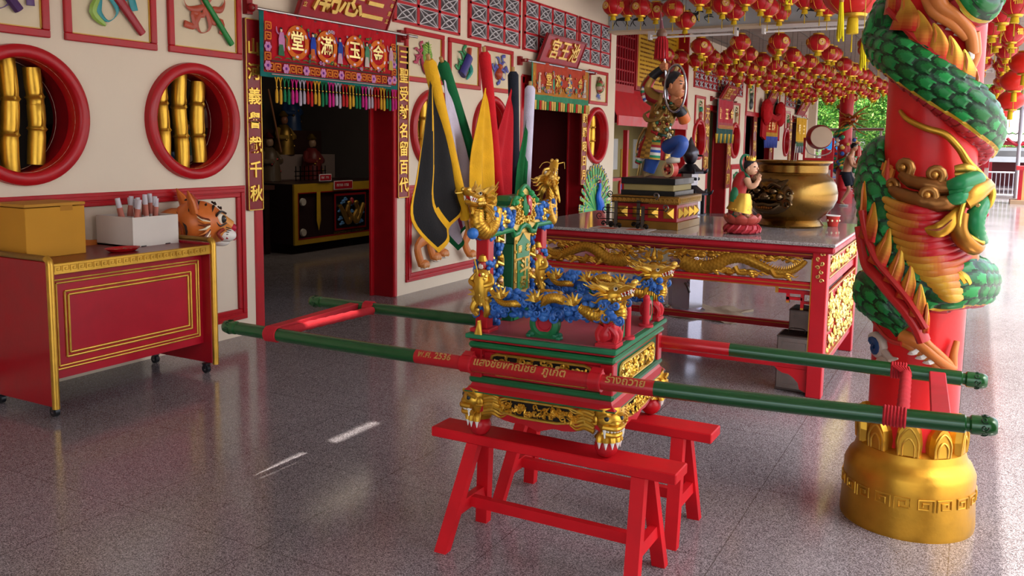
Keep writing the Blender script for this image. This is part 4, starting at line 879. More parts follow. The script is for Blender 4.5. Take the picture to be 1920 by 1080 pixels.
# lion mask feet on red balls
def lion_foot(sx, sy):
    a = math.atan2(sy, sx); cx, cy = sx*(HX-.045), sy*(HY-.05); F = PM @ T(cx, cy, 0) @ RZ(a)
    t = PP('lion_leg', (lambda m: (m.tube([(0, 0, .645), (.012, 0, .60), (.012, 0, .575), (.0, 0, .55), (.0, 0, .535)], [.05, .052, .035, .03, .045], 14, 'cc9a30', 'gold'), m)[1])(MB(F)), None, 'golden lion mask leg')
    m = MB(F); G = 'cf9f36'
    m.sph((.028, 0, .612), (.042, .052, .034), G, 'gold', 16, 10); m.sph((.058, 0, .605), (.02, .024, .014), G, 'gold', 10, 6); m.tube(spl([(.05, -.04, .59), (.075, 0, .588), (.05, .04, .59)], 4), .01, 8, G, 'gold'); m.tube(spl([(.045, -.04, .567), (.068, 0, .562), (.045, .04, .567)], 4), .01, 8, G, 'gold')
    for e in (-1, 1):
        m.sph((.055, e*.028, .622), .0105, '20242c', n=10, m=6); m.tube(spl([(.05, e*.01, .628), (.058, e*.03, .637), (.035, e*.05, .625)], 3), .007, 6, G, 'gold'); m.sph((.06, e*.014, .604), .009, G, 'gold', 8, 5)
        m.spiral((.02, e*.058, .6), .014, .005, 1.2, 0, e, G, 'gold', 6); m.sph((.02, e*.056, .61), (.014, .008, .018), G, 'gold', 8, 5)
        # mane flames running back along both faces
        ang = e*pi*.75 if abs(a) < 9 else 0
        for k in range(7):
            z = .632-.012*k; d = Vector((cos(ang), sin(ang), 0)); s0 = Vector((-.0, e*.05, z)); L = .11-.006*abs(k-3)
            m.tube(spl([s0, s0+d*L*.4+Vector((0, 0, .008)), s0+d*L*.75+Vector((0, 0, -.004)), s0+d*L*1.05+Vector((0, 0, .01))], 3), lambda t: .009*(1-t)+.0015, 6, ['c8962e', 'd8ac44'][k % 2], 'gold')
    PP('lion_mask', m, t)
    m = MB(F)
    for k in range(-3, 4): y = k*.0115; m.sph((.066-.0018*k*k, y, .577), (.005, .005, .008), 'e8e4dc', n=6, m=5)
    for e in (-1, 1): m.tube([(.056, e*.036, .584), (.058, e*.036, .552)], [.008, .002], 7, 'e8e4dc')
    PP('teeth', m, t)
    m = MB(F); m.sph((.0, 0, .503), (.044, .044, .043), 'b4141e', n=20, m=12); PP('ball', m, t, 'red ball foot')
    m = MB(F)
    for k in range(5): b = (k-2)*.5; m.tube(spl([(.018*cos(b), .018*sin(b), .558), (.042*cos(b), .042*sin(b), .548), (.049*cos(b), .049*sin(b), .528)], 3), [.012, .014, .012], 8, G, 'gold')
    PP('toes', m, t)
    m = MB(F)
    for k in range(5): b = (k-2)*.5; m.tube([(.049*cos(b), .049*sin(b), .531), (.05*cos(b), .05*sin(b), .503)], [.009, .001], 7, 'ece8e0')
    PP('claws', m, t)
for sx in (-1, 1):
    for sy in (-1, 1): lion_foot(sx, sy)
# ---- dragon head, reusable: x forward, z up ----
def dragon_head(m, s=1, G='cf9f36', G2='deb652', mouth='b0141e', horn=None, mane=None, seed=1):
    rg = random.Random(seed); m.push(SC(s)); horn = horn or G2; mane = mane or G
    m.sph((0, 0, 0), (.5, .36, .34), G, 'gold', 14, 10); m.tube(spl([(.1, 0, .1), (.55, 0, .12), (.95, 0, .2), (1.12, 0, .34)], 4), [.34, .27, .24, .16], 12, G, 'gold', flat=.6, up=(0, 0, 1))
    m.tube(spl([(.0, 0, -.2), (.45, 0, -.22), (.85, 0, -.16)], 4), [.26, .22, .14], 12, G, 'gold', flat=.5, up=(0, 0, 1)); m.tube([(.1, 0, -.04), (.75, 0, -.0)], [.22, .16], 10, mouth, 'paint', flat=.4, up=(0, 0, 1)); m.tube(spl([(.3, 0, -.06), (.8, 0, .0), (1.05, 0, .06)], 3), [.1, .09, .02], 8, 'c81c24', flat=.4, up=(0, 0, 1))
    for e in (-1, 1):
        m.sph((1.08, e*.13, .32), (.12, .1, .11), G2, 'gold', 8, 6); m.sph((.3, e*.25, .24), .095, 'e0d8c0', n=10, m=6); m.sph((.345, e*.305, .25), .055, '15120f', n=8, m=5)
        m.tube(spl([(.55, e*.16, .27), (.35, e*.3, .38), (.05, e*.34, .3)], 4), lambda t: .085*(1-.5*t), 6, G2, 'gold')
        m.tube(spl([(.0, e*.2, .28), (-.3, e*.3, .5), (-.65, e*.34, .52), (-.95, e*.4, .75)], 4), lambda t: .1*(1-t)+.02, 7, horn, 'gold'); m.tube(spl([(-.45, e*.32, .53), (-.6, e*.4, .72)], 3), [.06, .015], 6, horn, 'gold')
        m.tube(spl([(-.1, e*.34, .1), (-.3, e*.55, .15), (-.5, e*.5, .1)], 3), [.07, .09, .01], 7, G, 'gold', flat=.5)
        for k in range(5): x = .32+.15*k; m.tube([(x, e*(.22-.02*k), .03+.01*k), (x+.01, e*(.22-.02*k), -.09+.01*k)], [.04, .005], 5, 'ece8e0')
        for k in range(4): x = .35+.13*k; m.tube([(x, e*(.18-.02*k), -.14), (x, e*(.18-.02*k), -.02)], [.035, .005], 5, 'ece8e0')
        m.tube([(.86, e*.14, .12), (.88, e*.15, -.13)], [.05, .006], 6, 'ece8e0')
        m.tube(spl([(1.0, e*.2, .2), (1.15, e*.45, .15), (.9, e*.6, .3), (.6, e*.7, .25)], 4), lambda t: .03*(1-t)+.008, 5, G2, 'gold')
        for k in range(7):
            a = -1.3+.42*k; c0 = Vector((-.15, e*.28, .3*sin(a)-.05)); d = Vector((-.75, e*.35, .75*sin(a)))
            m.tube(spl([c0, c0+d*.35+Vector((0, 0, .07)), c0+d*.6-Vector((0, 0, .03)), c0+d*.8+Vector((0, 0, .08))], 3), lambda t: .13*(1-t)+.02, 6, mane if k % 2 else G2, 'gold', flat=.6)
        for k in range(3): m.sph((-.05+.2*k, e*.3, -.12-.03*k), .1, G2, 'gold', 7, 5)
    for k in range(4): m.tube(spl([(.15+.12*k, 0, -.34), (.05+.12*k, 0, -.5), (.1+.12*k, 0, -.65)], 3), lambda t: .06*(1-t)+.01, 5, mane, 'gold')
    for k in range(5): m.tube([(-.1*k+.3, 0, .32+.03*k), (-.1*k+.15, 0, .5+.03*k)], [.07, .01], 5, G2, 'gold')
    m.pop()
def scaly(m, P, r, n=12, col='cf9f36', c2='b8862a', mat='gold', flat=1, up=None, amp=.1, k=10):
    P = spl(P, k); m.tube(P, r, n, col, mat, flat=flat, up=up, disp=lambda i, j: amp*((i+(j % 2)*.5) % 2-1)*.8, colf=lambda i, j: col if (i+j) % 2 else c2)
def cloud(m, c, r, rg, cols=('2f62ac', '2a579c', '3a72bc')):
    col = rg.choice(cols); m.sph(c, (r*1.15, r*.85, r*.8), col, 'paint', 8, 6)
# ---- arms: band of blue clouds with a golden dragon ----
def arm(sy, seed):
    rg = random.Random(seed); y = sy*(HY-.065); t = PP('armrest', (lambda m: (m.bar((-HX+.05, y, .995), (HX-.06, y, .99), .03, .05, '24509a', 'paint'), m)[1])(pmb()), None, 'armrest carved as blue clouds with a golden dragon'); m = pmb()
    zc = lambda x: 1.012-.022*sin((x+.3)*5)
    for i in range(300):
        x = rg.uniform(-HX+.04, HX-.01); e = rg.choice((-1, 1, 0)); z = zc(x)+(rg.uniform(-.046, .046) if e else rg.uniform(.02, .046)); m.sph((x, y+e*rg.uniform(.018, .034), z), (.017*rg.uniform(.7, 1.2), .012, .015*rg.uniform(.7, 1.2)), rg.choice(('2f62ac', '2a579c', '3a72bc')), 'paint', 8, 5)
    for e in (-1, 1):
        for i in range(34):
            x = -HX+.05+.017*i; z = zc(x)+rg.uniform(-.038, .038); m.push(basis((x, y+e*.042, z), (1, 0, 0), (0, 0, 1), (0, -1, 0))); m.spiral((0, 0, 0), rg.uniform(.012, .019), .0055, 1.3, rg.uniform(0, 6), rg.choice((-1, 1)), rg.choice(('3468b4', '2a579c')), 'paint', 5); m.pop()
    PP('clouds', m, t); m = pmb()
    Y = lambda q: y+q
    scaly(m, [(-HX+.10, Y(-.04), 1.04), (-.16, Y(-.046), 1.0), (-.11, Y(-.046), 1.0), (-.09, Y(-.03), 1.0)], lambda q: .01+.006*q, 12)
    scaly(m, [(-.0, Y(-.02), 1.0), (.03, Y(-.042), 1.03), (.07, Y(-.04), 1.035), (.10, Y(-.02), 1.01)], .019, 12)
    scaly(m, [(-.12, Y(.03), 1.0), (-.03, Y(.038), 1.03), (.05, Y(.034), 1.03)], .02, 12)
    scaly(m, [(.15, Y(-.03), 1.01), (.19, Y(-.03), .99), (.24, Y(-.014), .98), (.28, Y(0), .98), (.292, Y(0), 1.005), (.27, Y(0), 1.035)], lambda q: .018+.013*sin(pi*q), 14)
    for (cx, sg) in ((-.16, 1), (-.02, 1), (.13, 1), (-.26, 1)):
        for k in range(6): a = .5+k*.5; m.tube([(cx, Y(-.045), 1.02), (cx+.02*cos(a), Y(-.05), 1.02+.02*sin(a)), (cx+.045*cos(a+.2), Y(-.045), 1.02+.045*sin(a+.2))], [.009, .008, .001], 5, ['cf9f36', 'deb652'][k % 2], 'gold')
    PP('dragon_body', m, t); m = MB(PM @ T(.262, y, 1.058) @ RY(-.3)); dragon_head(m, .088, seed=seed); PP('dragon_head', m, t)
arm(-1, 3); arm(1, 4)
# ---- arm supports ----
def support(sy, x=0):
    y = sy*(HY-.07); t = PP('arm_support', (lambda m: (m.box((x, y, .885), (.135, .03, .022), '24684a', 'dusty', None, .006), m)[1])(pmb()), None, 'green ring support'); m = MB(PM @ basis((x, y, .928), (1, 0, 0), (0, 0, 1), (0, -1, 0)))
    m.lathe((0, 0, 0), [(.034, -.02), (.034, .018), (.042, .024), (.058, .016), (.062, 0), (.058, -.016), (.042, -.024), (.034, -.02)], 24, '1f7040', cap=False); m.prism([(-.075, .06), (-.05, .03), (.05, .03), (.075, .06)], -.014, .014, '1f6a3e'); m.prism([(-.04, -.03), (.04, -.03), (.07, -.058), (-.07, -.058)], -.016, .016, '1f6a3e')
    for e in (-1, 1):
        for (a, b) in ((.06, -.05), (.045, -.042), (.068, .052)): m.sph((e*a, b, .008), (.016, .011, .016), '20704a', n=8, m=5)
    PP('ring', m, t); m = MB(PM @ basis((x, y, .928), (1, 0, 0), (0, 0, 1), (0, -1, 0))); m.lathe((0, 0, 0), [(0, -.014), (.036, -.014), (.036, .014), (.028, .012), (.024, .006), (0, .006)], 24, 'ac2430', 'dusty'); PP('disc', m, t)
support(-1); support(1)
# ---- red crouching figures at the front of the arms ----
def figure(sy):
    x, y = HX-.05, sy*(HY-.062); t = PP('front_figure', (lambda m: (m.box((x, y, .878), (.085, .075, .016), 'b4202a', 'dusty', None, .004), m.box((x, y, .888), (.07, .06, .012), 'b4202a', 'paint', None, .003), m)[1])(pmb()), None, 'red crouching beast figure'); m = pmb(); C = 'c01a24'
    m.tube(spl([(x, y, .895), (x-.008, y, .915), (x+.004, y, .945), (x, y, .97), (x, y, .99)], 4), [.034, .038, .03, .024, .026], 14, C); m.sph((x+.006, y, .966), (.028, .027, .024), C, n=12, m=8); m.sph((x+.03, y, .962), (.016, .016, .011), C, n=8, m=6)
    for e in (-1, 1):
        m.push(basis((x, y+e*.027, .966), (1, 0, 0), (0, 0, 1), (0, -1, 0))); m.spiral((0, 0, 0), .018, .006, 1.2, 0, e, C, n=6); m.pop(); m.push(basis((x-.004, y+e*.03, .915), (1, 0, 0), (0, 0, 1), (0, -1, 0))); m.spiral((0, 0, 0), .02, .006, 1.0, 1, e, C, n=6); m.pop()
        m.tube(spl([(x+.01, y+e*.02, .945), (x+.034, y+e*.022, .92), (x+.03, y+e*.02, .893)], 4), [.013, .011, .012], 8, C); m.tube(spl([(x-.02, y+e*.02, .95), (x-.034, y+e*.02, .92), (x-.03, y+e*.02, .893)], 4), [.012, .014, .012], 8, C)
    PP('figure', m, t)
    yr = y-sy*.15; m = pmb(); m.tube([(x+.02, yr, .872), (x+.02, yr, .985)], .014, 12, 'c02430', 'dusty'); m.sph((x+.02, yr, .987), .0145, 'c02430', n=10, m=6); m.lathe((x+.02, yr, .871), [(.03, 0), (.03, .01), (.0, .012)], 16, 'b82c36', 'dusty'); PP('red_rod', m, t)
    m = pmb(); m.push(basis((x+.01, (y-sy*.03+yr)/2, .93), (0, 1, 0), (0, 0, 1), (1, 0, 0))); m.bx(-.045, .045, -.05, .05, -.006, .006, '24744c'); m.push(SC(.55, 1, 1)); m.ring((0, 0, 0), .026, .04, -.01, .01, 'c02430', n=20); m.pop(); m.pop(); PP('green_panel', m, t)
figure(-1); figure(1)
# ---- back: posts, pierced columns, board and dragon crest ----
BXK = -HX+.045
for sy in (-1, 1):
    y = sy*(HY-.075); t = PP('back_post', (lambda m: (m.box((BXK, y, 1.06), (.052, .052, .38), 'b0141e', 'paint', None, .004), m.box((BXK, y, .878), (.085, .085, .016), 'b4202a', 'dusty', None, .004), m)[1])(pmb()), None, 'square red back post')
    m = pmb(); rg = random.Random(int(20+sy)); 
    for i in range(120):
        z = rg.uniform(.93, 1.15); a = rg.uniform(0, 6.3); m.sph((BXK+.035*cos(a), y+.035*sin(a), z), .0115*rg.uniform(.7, 1.2), rg.choice(('2f62ac', '2a579c', '3a72bc')), 'paint', 7, 5)
    for i in range(16): m.sph((BXK+rg.uniform(-.03, .035), y+rg.uniform(-.03, .03), 1.235+rg.uniform(-.008, .008)), .013, '2f6cba', n=7, m=5)
    PP('clouds', m, t)
    for (dx, dy, fz) in ((.012, -.036, 1.0), ):
        m = pmb(); G = 'cf9f36'; cx, cy = BXK+dx, y+dy    # gilded warrior
        m.tube(spl([(cx, cy, fz-.01), (cx, cy-.006, fz+.05), (cx, cy-.006, fz+.09), (cx, cy, fz+.115)], 3), [.03, .034, .03, .016], 14, G, 'gold', disp=lambda i, j: .14*((i+j) % 2)); m.sph((cx, cy-.01, fz+.135), (.016, .016, .019), 'a02c24', n=10, m=7); m.sph((cx, cy-.018, fz+.132), (.012, .01, .013), 'd8c8b8', n=8, m=5); m.lathe((cx, cy-.006, fz+.15), [(.02, 0), (.016, .008), (.012, .02), (0, .026)], 12, G, 'gold')
        for e in (-1, 1): m.tube(spl([(cx+e*.026, cy, fz+.095), (cx+e*.044, cy-.016, fz+.07), (cx+e*.02, cy-.034, fz+.06)], 3), [.013, .012, .009], 8, G, 'gold'); m.tube(spl([(cx+e*.014, cy-.01, fz), (cx+e*.03, cy-.02, fz-.03), (cx+e*.018, cy-.012, fz-.06)], 3), [.017, .015, .01], 8, G, 'gold')
        for i in range(46): a = rg.uniform(0, 6.3); m.sph((cx+.034*cos(a), cy+.034*sin(a)*.8-.004, fz+rg.uniform(-.05, .11)), rg.uniform(.006, .011), 'deb652', 'gold', 6, 4)
        m.tube([(cx+.03, cy-.03, fz-.03), (cx-.02, cy-.036, fz+.16)], .003, 5, G, 'gold'); m.sph((cx+.004, cy-.034, fz+.1), .008, 'b0141e', n=6, m=4)
        for i in range(8): m.tube([(cx, cy-.03, fz-.09+.002*i), (cx-.02+.005*i, cy-.034, fz-.14)], [.008, .002], 5, G, 'gold')
        PP('gilded_figure', m, t)
    yc = sy*.155; t2 = PP('pierced_column', (lambda m: (m.tube([(BXK-.01, yc, .872), (BXK-.01, yc, 1.26)], .012, 8, '24509a'), m)[1])(pmb()), None, 'slim column of blue clouds and gilded figures'); m = pmb(); m3 = pmb()
    for i in range(110):
        z = .88+.37*i/110; a = rg.uniform(0, 6.3); q = (BXK-.005+.02*cos(a), yc+.03*sin(a), z)
        if (i//14) % 2: m3.sph(q, .0115, rg.choice(['cf9f36', 'deb652']), 'gold', 7, 5)
        else: m.sph(q, .0125, rg.choice(('2f62ac', '2a579c')), 'paint', 7, 5)
    for k in range(4): z = .94+.095*k; m3.sph((BXK+.018, yc, z+.02), (.012, .012, .014), 'd8a878' if k % 2 else 'cf9f36', 'gold', 8, 6); m3.tube([(BXK+.01, yc-.02, z), (BXK+.024, yc, z-.01), (BXK+.01, yc+.025, z+.01)], .009, 7, 'deb652', 'gold')
    PP('clouds', m, t2); PP('gilded_figures', m3, t2)
m = pmb(); m.box((BXK, 0.02, 1.03), (.05, .16, .32), '155c38', 'paint', None, .004); m.box((BXK, .02, 1.215), (.05, .10, .06), '155c38', 'paint', None, .004); board = PP('back_board', m, None, 'green upright board with gilded border and characters')
m = MB(PM @ basis((BXK+.026, .02, 1.03), (0, 1, 0), (0, 0, 1), (1, 0, 0)))
m.bx(-.076, .076, -.06, .205, 0, .005, 'c09a48', 'gold', .001); m.prism([(-.05, .2), (.05, .2), (.03, .235), (0, .25), (-.03, .235)], 0, .005, 'c09a48', 'gold'); m.bx(-.05, .05, -.035, .09, .004, .008, '1a7044'); m.prism([(-.058, .1), (.058, .1), (.064, .16), (.03, .175), (0, .2), (-.03, .175), (-.064, .16)], .004, .009, '1c7848')
m.push(T(0, .055, .008)); m.text('斗', .075, 'dcb45c', 'gold', .006, .03); m.pop(); m.push(T(0, -.01, .008)); m.text('母', .06, 'dcb45c', 'gold', .006, .03); m.pop(); m.push(T(-.038, .135, .009)); m.text('南', .034, 'dcb45c', 'gold', .004, .02); m.pop(); m.push(T(.038, .135, .009)); m.text('北', .034, 'dcb45c', 'gold', .004, .02); m.pop()
for i in range(12): m.spiral((-.066 if i % 2 else .066, -.05+.02*i, .006), .009, .003, 1, i, 1, 'deb652', 'gold', 5)
m.bx(-.07, .07, -.155, -.07, 0, .004, '1c7040')
for e in (-1, 1):
    m.spiral((e*.03, -.115, .008), .026, .007, 1.2, 0 if e < 0 else pi, e, 'deb652', 'gold', 6)
    for k in range(6): a = pi/2+e*(.2+.3*k); m.tube([(e*.03, -.13, .006), (e*.03+.03*cos(a), -.13+.05*sin(a), .01), (e*.03+.05*cos(a), -.13+.07*sin(a), .006)], [.005, .006, .001], 5, 'd8ac44', 'gold')
PP('gilded_front', m, board)
cr = PP('crest', (lambda m: (m.box((BXK, .0, 1.30), (.06, .62, .10), '1c5c38', 'paint', None, .01), m.box((BXK-.02, .02, 1.35), (.09, .2, .07), '1f6a40', 'paint', None, .02), m)[1])(pmb()), None, 'wide top rail with dragons and a yin-yang medallion')
m = MB(PM @ basis((BXK+.032, .02, 1.30), (0, 1, 0), (0, 0, 1), (1, 0, 0)))
pl_ = [(-.32, -.05), (-.12, -.045), (-.1, -.07), (-.06, -.065), (-.04, -.045), (0, -.035), (.04, -.045), (.06, -.065), (.1, -.07), (.12, -.045), (.30, -.045)]
m.tube([(a, b, .006) for a, b in pl_], .011, 8, '1f7a44', 'paint', up=(0, 0, 1)); m.prism([(-.3, -.045), (-.12, -.04), (-.07, -.055), (0, -.03), (.07, -.055), (.12, -.04), (.29, -.04), (.29, .03), (.11, .05), (.09, .075), (.05, .075), (.04, .105), (0, .12), (-.04, .105), (-.05, .075), (-.09, .075), (-.11, .05), (-.3, .02)], -.01, .006, 'c0a050', 'gold')
m.tube(spl([(-.115, .05, .006), (-.09, .08, .006), (-.05, .078, .006), (-.042, .105, .006), (0, .125, .006), (.042, .105, .006), (.05, .078, .006), (.09, .08, .006), (.115, .05, .006)], 3), .009, 8, '1f7a44', 'paint', up=(0, 0, 1))
for sg in (-1, 1):
    for (a, b) in ((.098, .062), (.05, .092)): m.sph((sg*a, b, .012), .014, '1f8a48', n=8, m=6)
rg = random.Random(8)
for i in range(150):
    x, z = rg.uniform(-.1, .1), rg.uniform(-.03, .09-abs(rg.gauss(0, .02)))
    if (x/.03)**2+((z-.045)/.05)**2 > 1 and z < .11-abs(x)*.5: m.sph((x, z, .01), .006, rg.choice(['cf9f36', 'deb652']), 'gold', 5, 4)
PP('gilded_front', m, cr, 'gilded front with green scroll edge')
m = MB(PM @ basis((BXK+.04, .02, 1.345), (0, 1, 0), (0, 0, 1), (1, 0, 0)) @ SC(.62, 1, 1)); q = .044
m.lathe((0, 0, 0), [(q, 0), (q, .006), (q*.7, .014), (0, .018)], 24, '1f7a44'); P = [(q*.95*cos(a*pi/12), q*.95*sin(a*pi/12)) for a in range(-6, 7)]+[(-.5*q*sin(a*pi/8)*.0-(.5*q)*math.sin(a*pi/8), q/2+.5*q*cos(a*pi/8)) for a in range(0, 9)][1:]+[(.5*q*sin(a*pi/8), -q/2+.5*q*cos(a*pi/8)) for a in range(1, 8)]
m.prism(P, .008, .0195, 'b81c24'); m.sph((0, q/2, .018), (.007, .007, .004), 'ece8e0', n=8, m=5); m.sph((0, -q/2, .018), (.007, .007, .004), 'ece8e0', n=8, m=5); PP('yin_yang', m, cr, 'red and green yin-yang medallion')
m = pmb(); m2 = pmb(); rg = random.Random(15)
for i in range(170):
    s_ = rg.choice((-1, 1)); y = .02+s_*rg.uniform(.11, .30); z = 1.30+rg.uniform(-.035, .03+.12*(abs(y)-.1)); q = (BXK+rg.uniform(.028, .046), y, z); k = (abs(y-.02)-.11)/.19
    if .30 < k < .62 and abs(z-1.30) < .03: m2.sph(q, .010, rg.choice(['cf9f36', 'deb652']), 'gold', 6, 4)
    else: m.sph(q, .0125*rg.uniform(.7, 1.2), rg.choice(('2f62ac', '2a579c', '3f7cc8')), 'paint', 7, 5)
for s_ in (-1, 1):
    for i in range(26): m.sph((BXK+rg.uniform(-.03, .04), s_*(HY-.065)+rg.uniform(-.035, .035), 1.243+rg.uniform(-.01, .008)), .0125, '2f6cba', n=7, m=5)
m.sph((BXK+.01, -HY-.045, 1.262), .022, '2f6cba', n=12, m=8)
PP('clouds', m, cr); PP('gilded_figures', m2, cr)
for s_ in (-1, 1):
    m = pmb(); y = s_*.27+.01; up_ = .05 if s_ > 0 else 0
    scaly(m, [(BXK+.035, y-s_*.03, 1.35), (BXK+.03, y+s_*.0, 1.29), (BXK+.02, y+s_*.045, 1.265), (BXK+.01, y+s_*.085, 1.30), (BXK+.01, y+s_*.08, 1.35+up_)], lambda q: .022+.012*sin(pi*q), 14)
    for k in range(7): m.tube([(BXK+.03, y+s_*.05, 1.30+.008*k), (BXK+.045, y+s_*(.03-.004*k), 1.32+.01*k), (BXK+.04, y-s_*.01, 1.325+.014*k)], [.010, .009, .001], 6, ['cf9f36', 'deb652'][k % 2], 'gold')
    PP('dragon_body', m, cr); m = MB(PM @ T(BXK+.005, y+s_*.075, 1.385+up_) @ RZ(s_*pi/2*1.0) @ RY(-.15 if s_ < 0 else -.75)); dragon_head(m, .088, seed=30+s_); PP('dragon_head', m, cr)
# ---- carrying poles with painted lettering ----
def pole(sy, zl, zm, zr, sl, sr, red, y):
    r = .0275; X = lambda s: s+.305; pts = []; n = 40
    q = lambda s: (zm+(zl-zm)*((s+.31)/(sl+.31))**2) if s < -.31 else (zm+(zr-zm)*((s+.31)/(sr+.31))**2)
    def seg(s0, s1, k, col, rr=r, mat='enamel'): m.tube([(X(s0+(s1-s0)*i/k), y, q(s0+(s1-s0)*i/k)) for i in range(k+1)], rr, 20, col, mat)
    m = pmb(); seg(sl+.085, sr-.085, 48, '114a20'); t = PP('carrying_pole', m, None, 'long round green pole')
    m = pmb(); seg(red[0], red[1], 12, 'b4141e', r*1.005); PP('red_section', m, t, 'red middle of the pole')
    for e, s0 in ((-1, sl), (1, sr)):
        m = pmb(); s1 = s0-e*.085
        prof = [(s1, r), (s1+e*.004, r*.8), (s1+e*.012, r*.8), (s1+e*.018, r*1.04), (s0-e*.02, r*1.05), (s0-e*.006, r*.92), (s0, r*.72)]
        m.tube([(X(s), y, q(s)) for s, _ in prof], [k for _, k in prof] if 0 else (lambda t, pr=prof: pr[min(int(round(t*(len(pr)-1))), len(pr)-1)][1]), 20, '14501f', 'enamel')
        for k in range(8): a = k*pi/4; m.push(basis((X(s0-e*.034), y+r*1.05*sin(a), q(s0)+r*1.05*cos(a)), (1, 0, 0), (0, -cos(a), sin(a)), (0, sin(a), cos(a)))); m.spiral((0, 0, 0), .011, .0022, 1.2, k, 1, '0c2c14', n=4); m.pop()
        PP('pole_end', m, t, 'carved green pole end')
    return t, q
P1, q1 = pole(-1, .787, .768, .797, -1.77, 1.183, (-.791, .159), -HY-.055)
P2, q2 = pole(1, .775, .77, .757, -1.87, 1.2, (-.86, .27), -HY+.66)
# collars holding the front pole
for sy, y, q in ((-1, -HY-.055, q1), (1, -HY+.66, q2)):
    for s in (-.588+.02, -.055):
        m = pmb(); m.tube([(s+.305-.022, y, q(s)), (s+.305+.022, y, q(s))], .033, 22, 'b4141e'); m.tube([(s+.305+.018, y, q(s)), (s+.305+.024, y, q(s))], .036, 22, 'b8222c'); m.bar((s+.305, y, q(s)+.01), (s+.305, y-sy*.03, q(s)+.02), .04, .05, 'b0141e'); PP('pole_bracket', m, None, 'red bracket ring')
m = MB(PM @ basis((0, -HY-.055, 0), (1, 0, 0), (0, 0, 1), (0, -1, 0))); al = 50
def ptxt(txt, s, size):
    F = PM @ T(s+.305, -HY-.055, q1(s)) @ RX(R(al)) @ T(0, 0, .0283); mm = MB(F); mm.text(txt, size, 'd8b468', 'gold', .0015, .014); return mm
for txt, s, size in (('แสงชัยพาณิชย์  ภูเก็ต', -.345, .043), ('ร่างถวาย', .06, .041), ('พ.ศ. 2536', -.70, .036)):
    PP('lettering', ptxt(txt, s, size), P1, 'gold hand-painted lettering')
# cross bars and padded rope bars at both ends
for (s, sp, ee) in ((-1.545, -1.50, -1), (1.035, .91, 1)):
    ya, yb = -HY-.055, -HY+.66
    m = pmb(); m.bar((s+.305, ya-.0, q1(s)+.004), (s+.305+(-.04 if ee < 0 else 0), yb, q2(s)+.004), .055, .026 if ee > 0 else .03, 'b4222c', 'dusty', bev=.003); PP('cross_bar', m, None, 'flat red cross bar')
    m = pmb(); A = Vector((sp+.305+.02*ee, ya+.03, q1(sp)-.006)); B = Vector((sp+.305+(.02 if ee > 0 else .03), yb-.03, q2(sp)-.004)); m.tube([A.lerp(B, i/30) for i in range(31)], lambda t: .019+.0016*sin(t*60), 12, 'b82a30', 'cloth'); r_ = PP('padded_bar', m, None, 'red cloth-wrapped bar'); 
    for (yy, qq) in ((ya, q1), (yb, q2)):
        m = pmb()
        for k in range(7 if yy == ya else 6): x = sp+.305-.03+.0095*k; c = (x, yy, qq(sp)); m.lathe(c, [(.029, -.0045), (.0335, 0), (.029, .0045)], 20, 'b0242c', 'cloth', ax=RY(pi/2), cap=False)
        for k in range(6): m.tube([(sp+.305-.03+.011*k, yy+(.02 if yy == ya else -.02), qq(sp)+.022), (sp+.305-.004+.006*k+.01*ee, yy+(.05 if yy == ya else -.05), qq(sp)+.006)], .0042, 5, 'b82a30', 'cloth')
        PP('rope_wrap', m, r_, 'red cord wrapping')
# small rubber band left on the deck
bd = PM @ Vector((.215, -.17, .8755)); m = MB(T(*bd)); m.tube(spl([(.02*cos(a)*(1+.15*sin(3*a)), .011*sin(a), 0) for a in [k*.5236 for k in range(12)]], 3, True), .0013, 5, 'c8a048', closed=True, up=(0, 0, 1)); single('rubber_band', m, 'small tan rubber band lying on the red seat deck', 'rubber band', tuple(bd))
# ---- the flags behind the chair back ----
FN = E1; FP = FR+E1*(-.70)
m = pmb(); m.box((-.35, .04, 1.25), (.09, .3, .03), '5c0f14')
PP('flag_holder', m, None, 'dark red rack for the flags')
def flag(label, top, bot, L_, R_, colf, sleeve, off=0, wave=.012, wn=2, spear=None):
    """pole from pixel top to bottom in the plane of the rack; cloth between two outlines in that plane"""
    pl0 = FP-E1*off; A = atpl(*top, pl0, FN); B = atpl(*bot, pl0, FN); d = (B-A).normalized(); B2 = A+d*(A.z-1.24)/max(.2, -d.z)
    base = Vector((B2.x, B2.y, B2.z)); t = thing('temple_flag', label, 'flag', tuple(base), group='triangular flags fanned out behind the chair')
    m = MB(); m.tube([A-d*.02, B2], .008, 8, 'a87c40', 'paint'); part('stick', m, t)
    m = MB(); m.tube([A, A+d*.015, A+d*.35, B+d*.05], [.014, .024, .022, .021], 12, sleeve, 'cloth'); part('sleeve', m, t)
    Lp = spl([atpl(*p, pl0, FN) for p in L_], 6); Rp = spl([atpl(*p, pl0, FN) for p in R_], 6)
    m = MB(); m.grid(Lp, Rp, 26, '888', 'cloth', wave, wn, colf, nrm=-FN, th=-.002); part('cloth', m, t)
Yl, Bk, Gn, Wh, Rd = 'd8a01c', '1a1818', '146034', 'c8bcc8', 'b01822'
def cf_by(u, v): return Yl if v > .96 or v < .05 or u > .95 or .50 < v < .58 else (Bk)
flag('black flag with yellow border, embroidered with a gold dragon', (804, 112), (868, 388), [(806, 150), (796, 240), (785, 330), (777, 415), (826, 474)], [(814, 150), (832, 215), (850, 285), (864, 345), (872, 372)], lambda u, v: Yl if v < .03 or u > .95 or v > .93 or (.30+.1*u < v < .38+.13*u) else Bk, 'd8a01c', -.07)
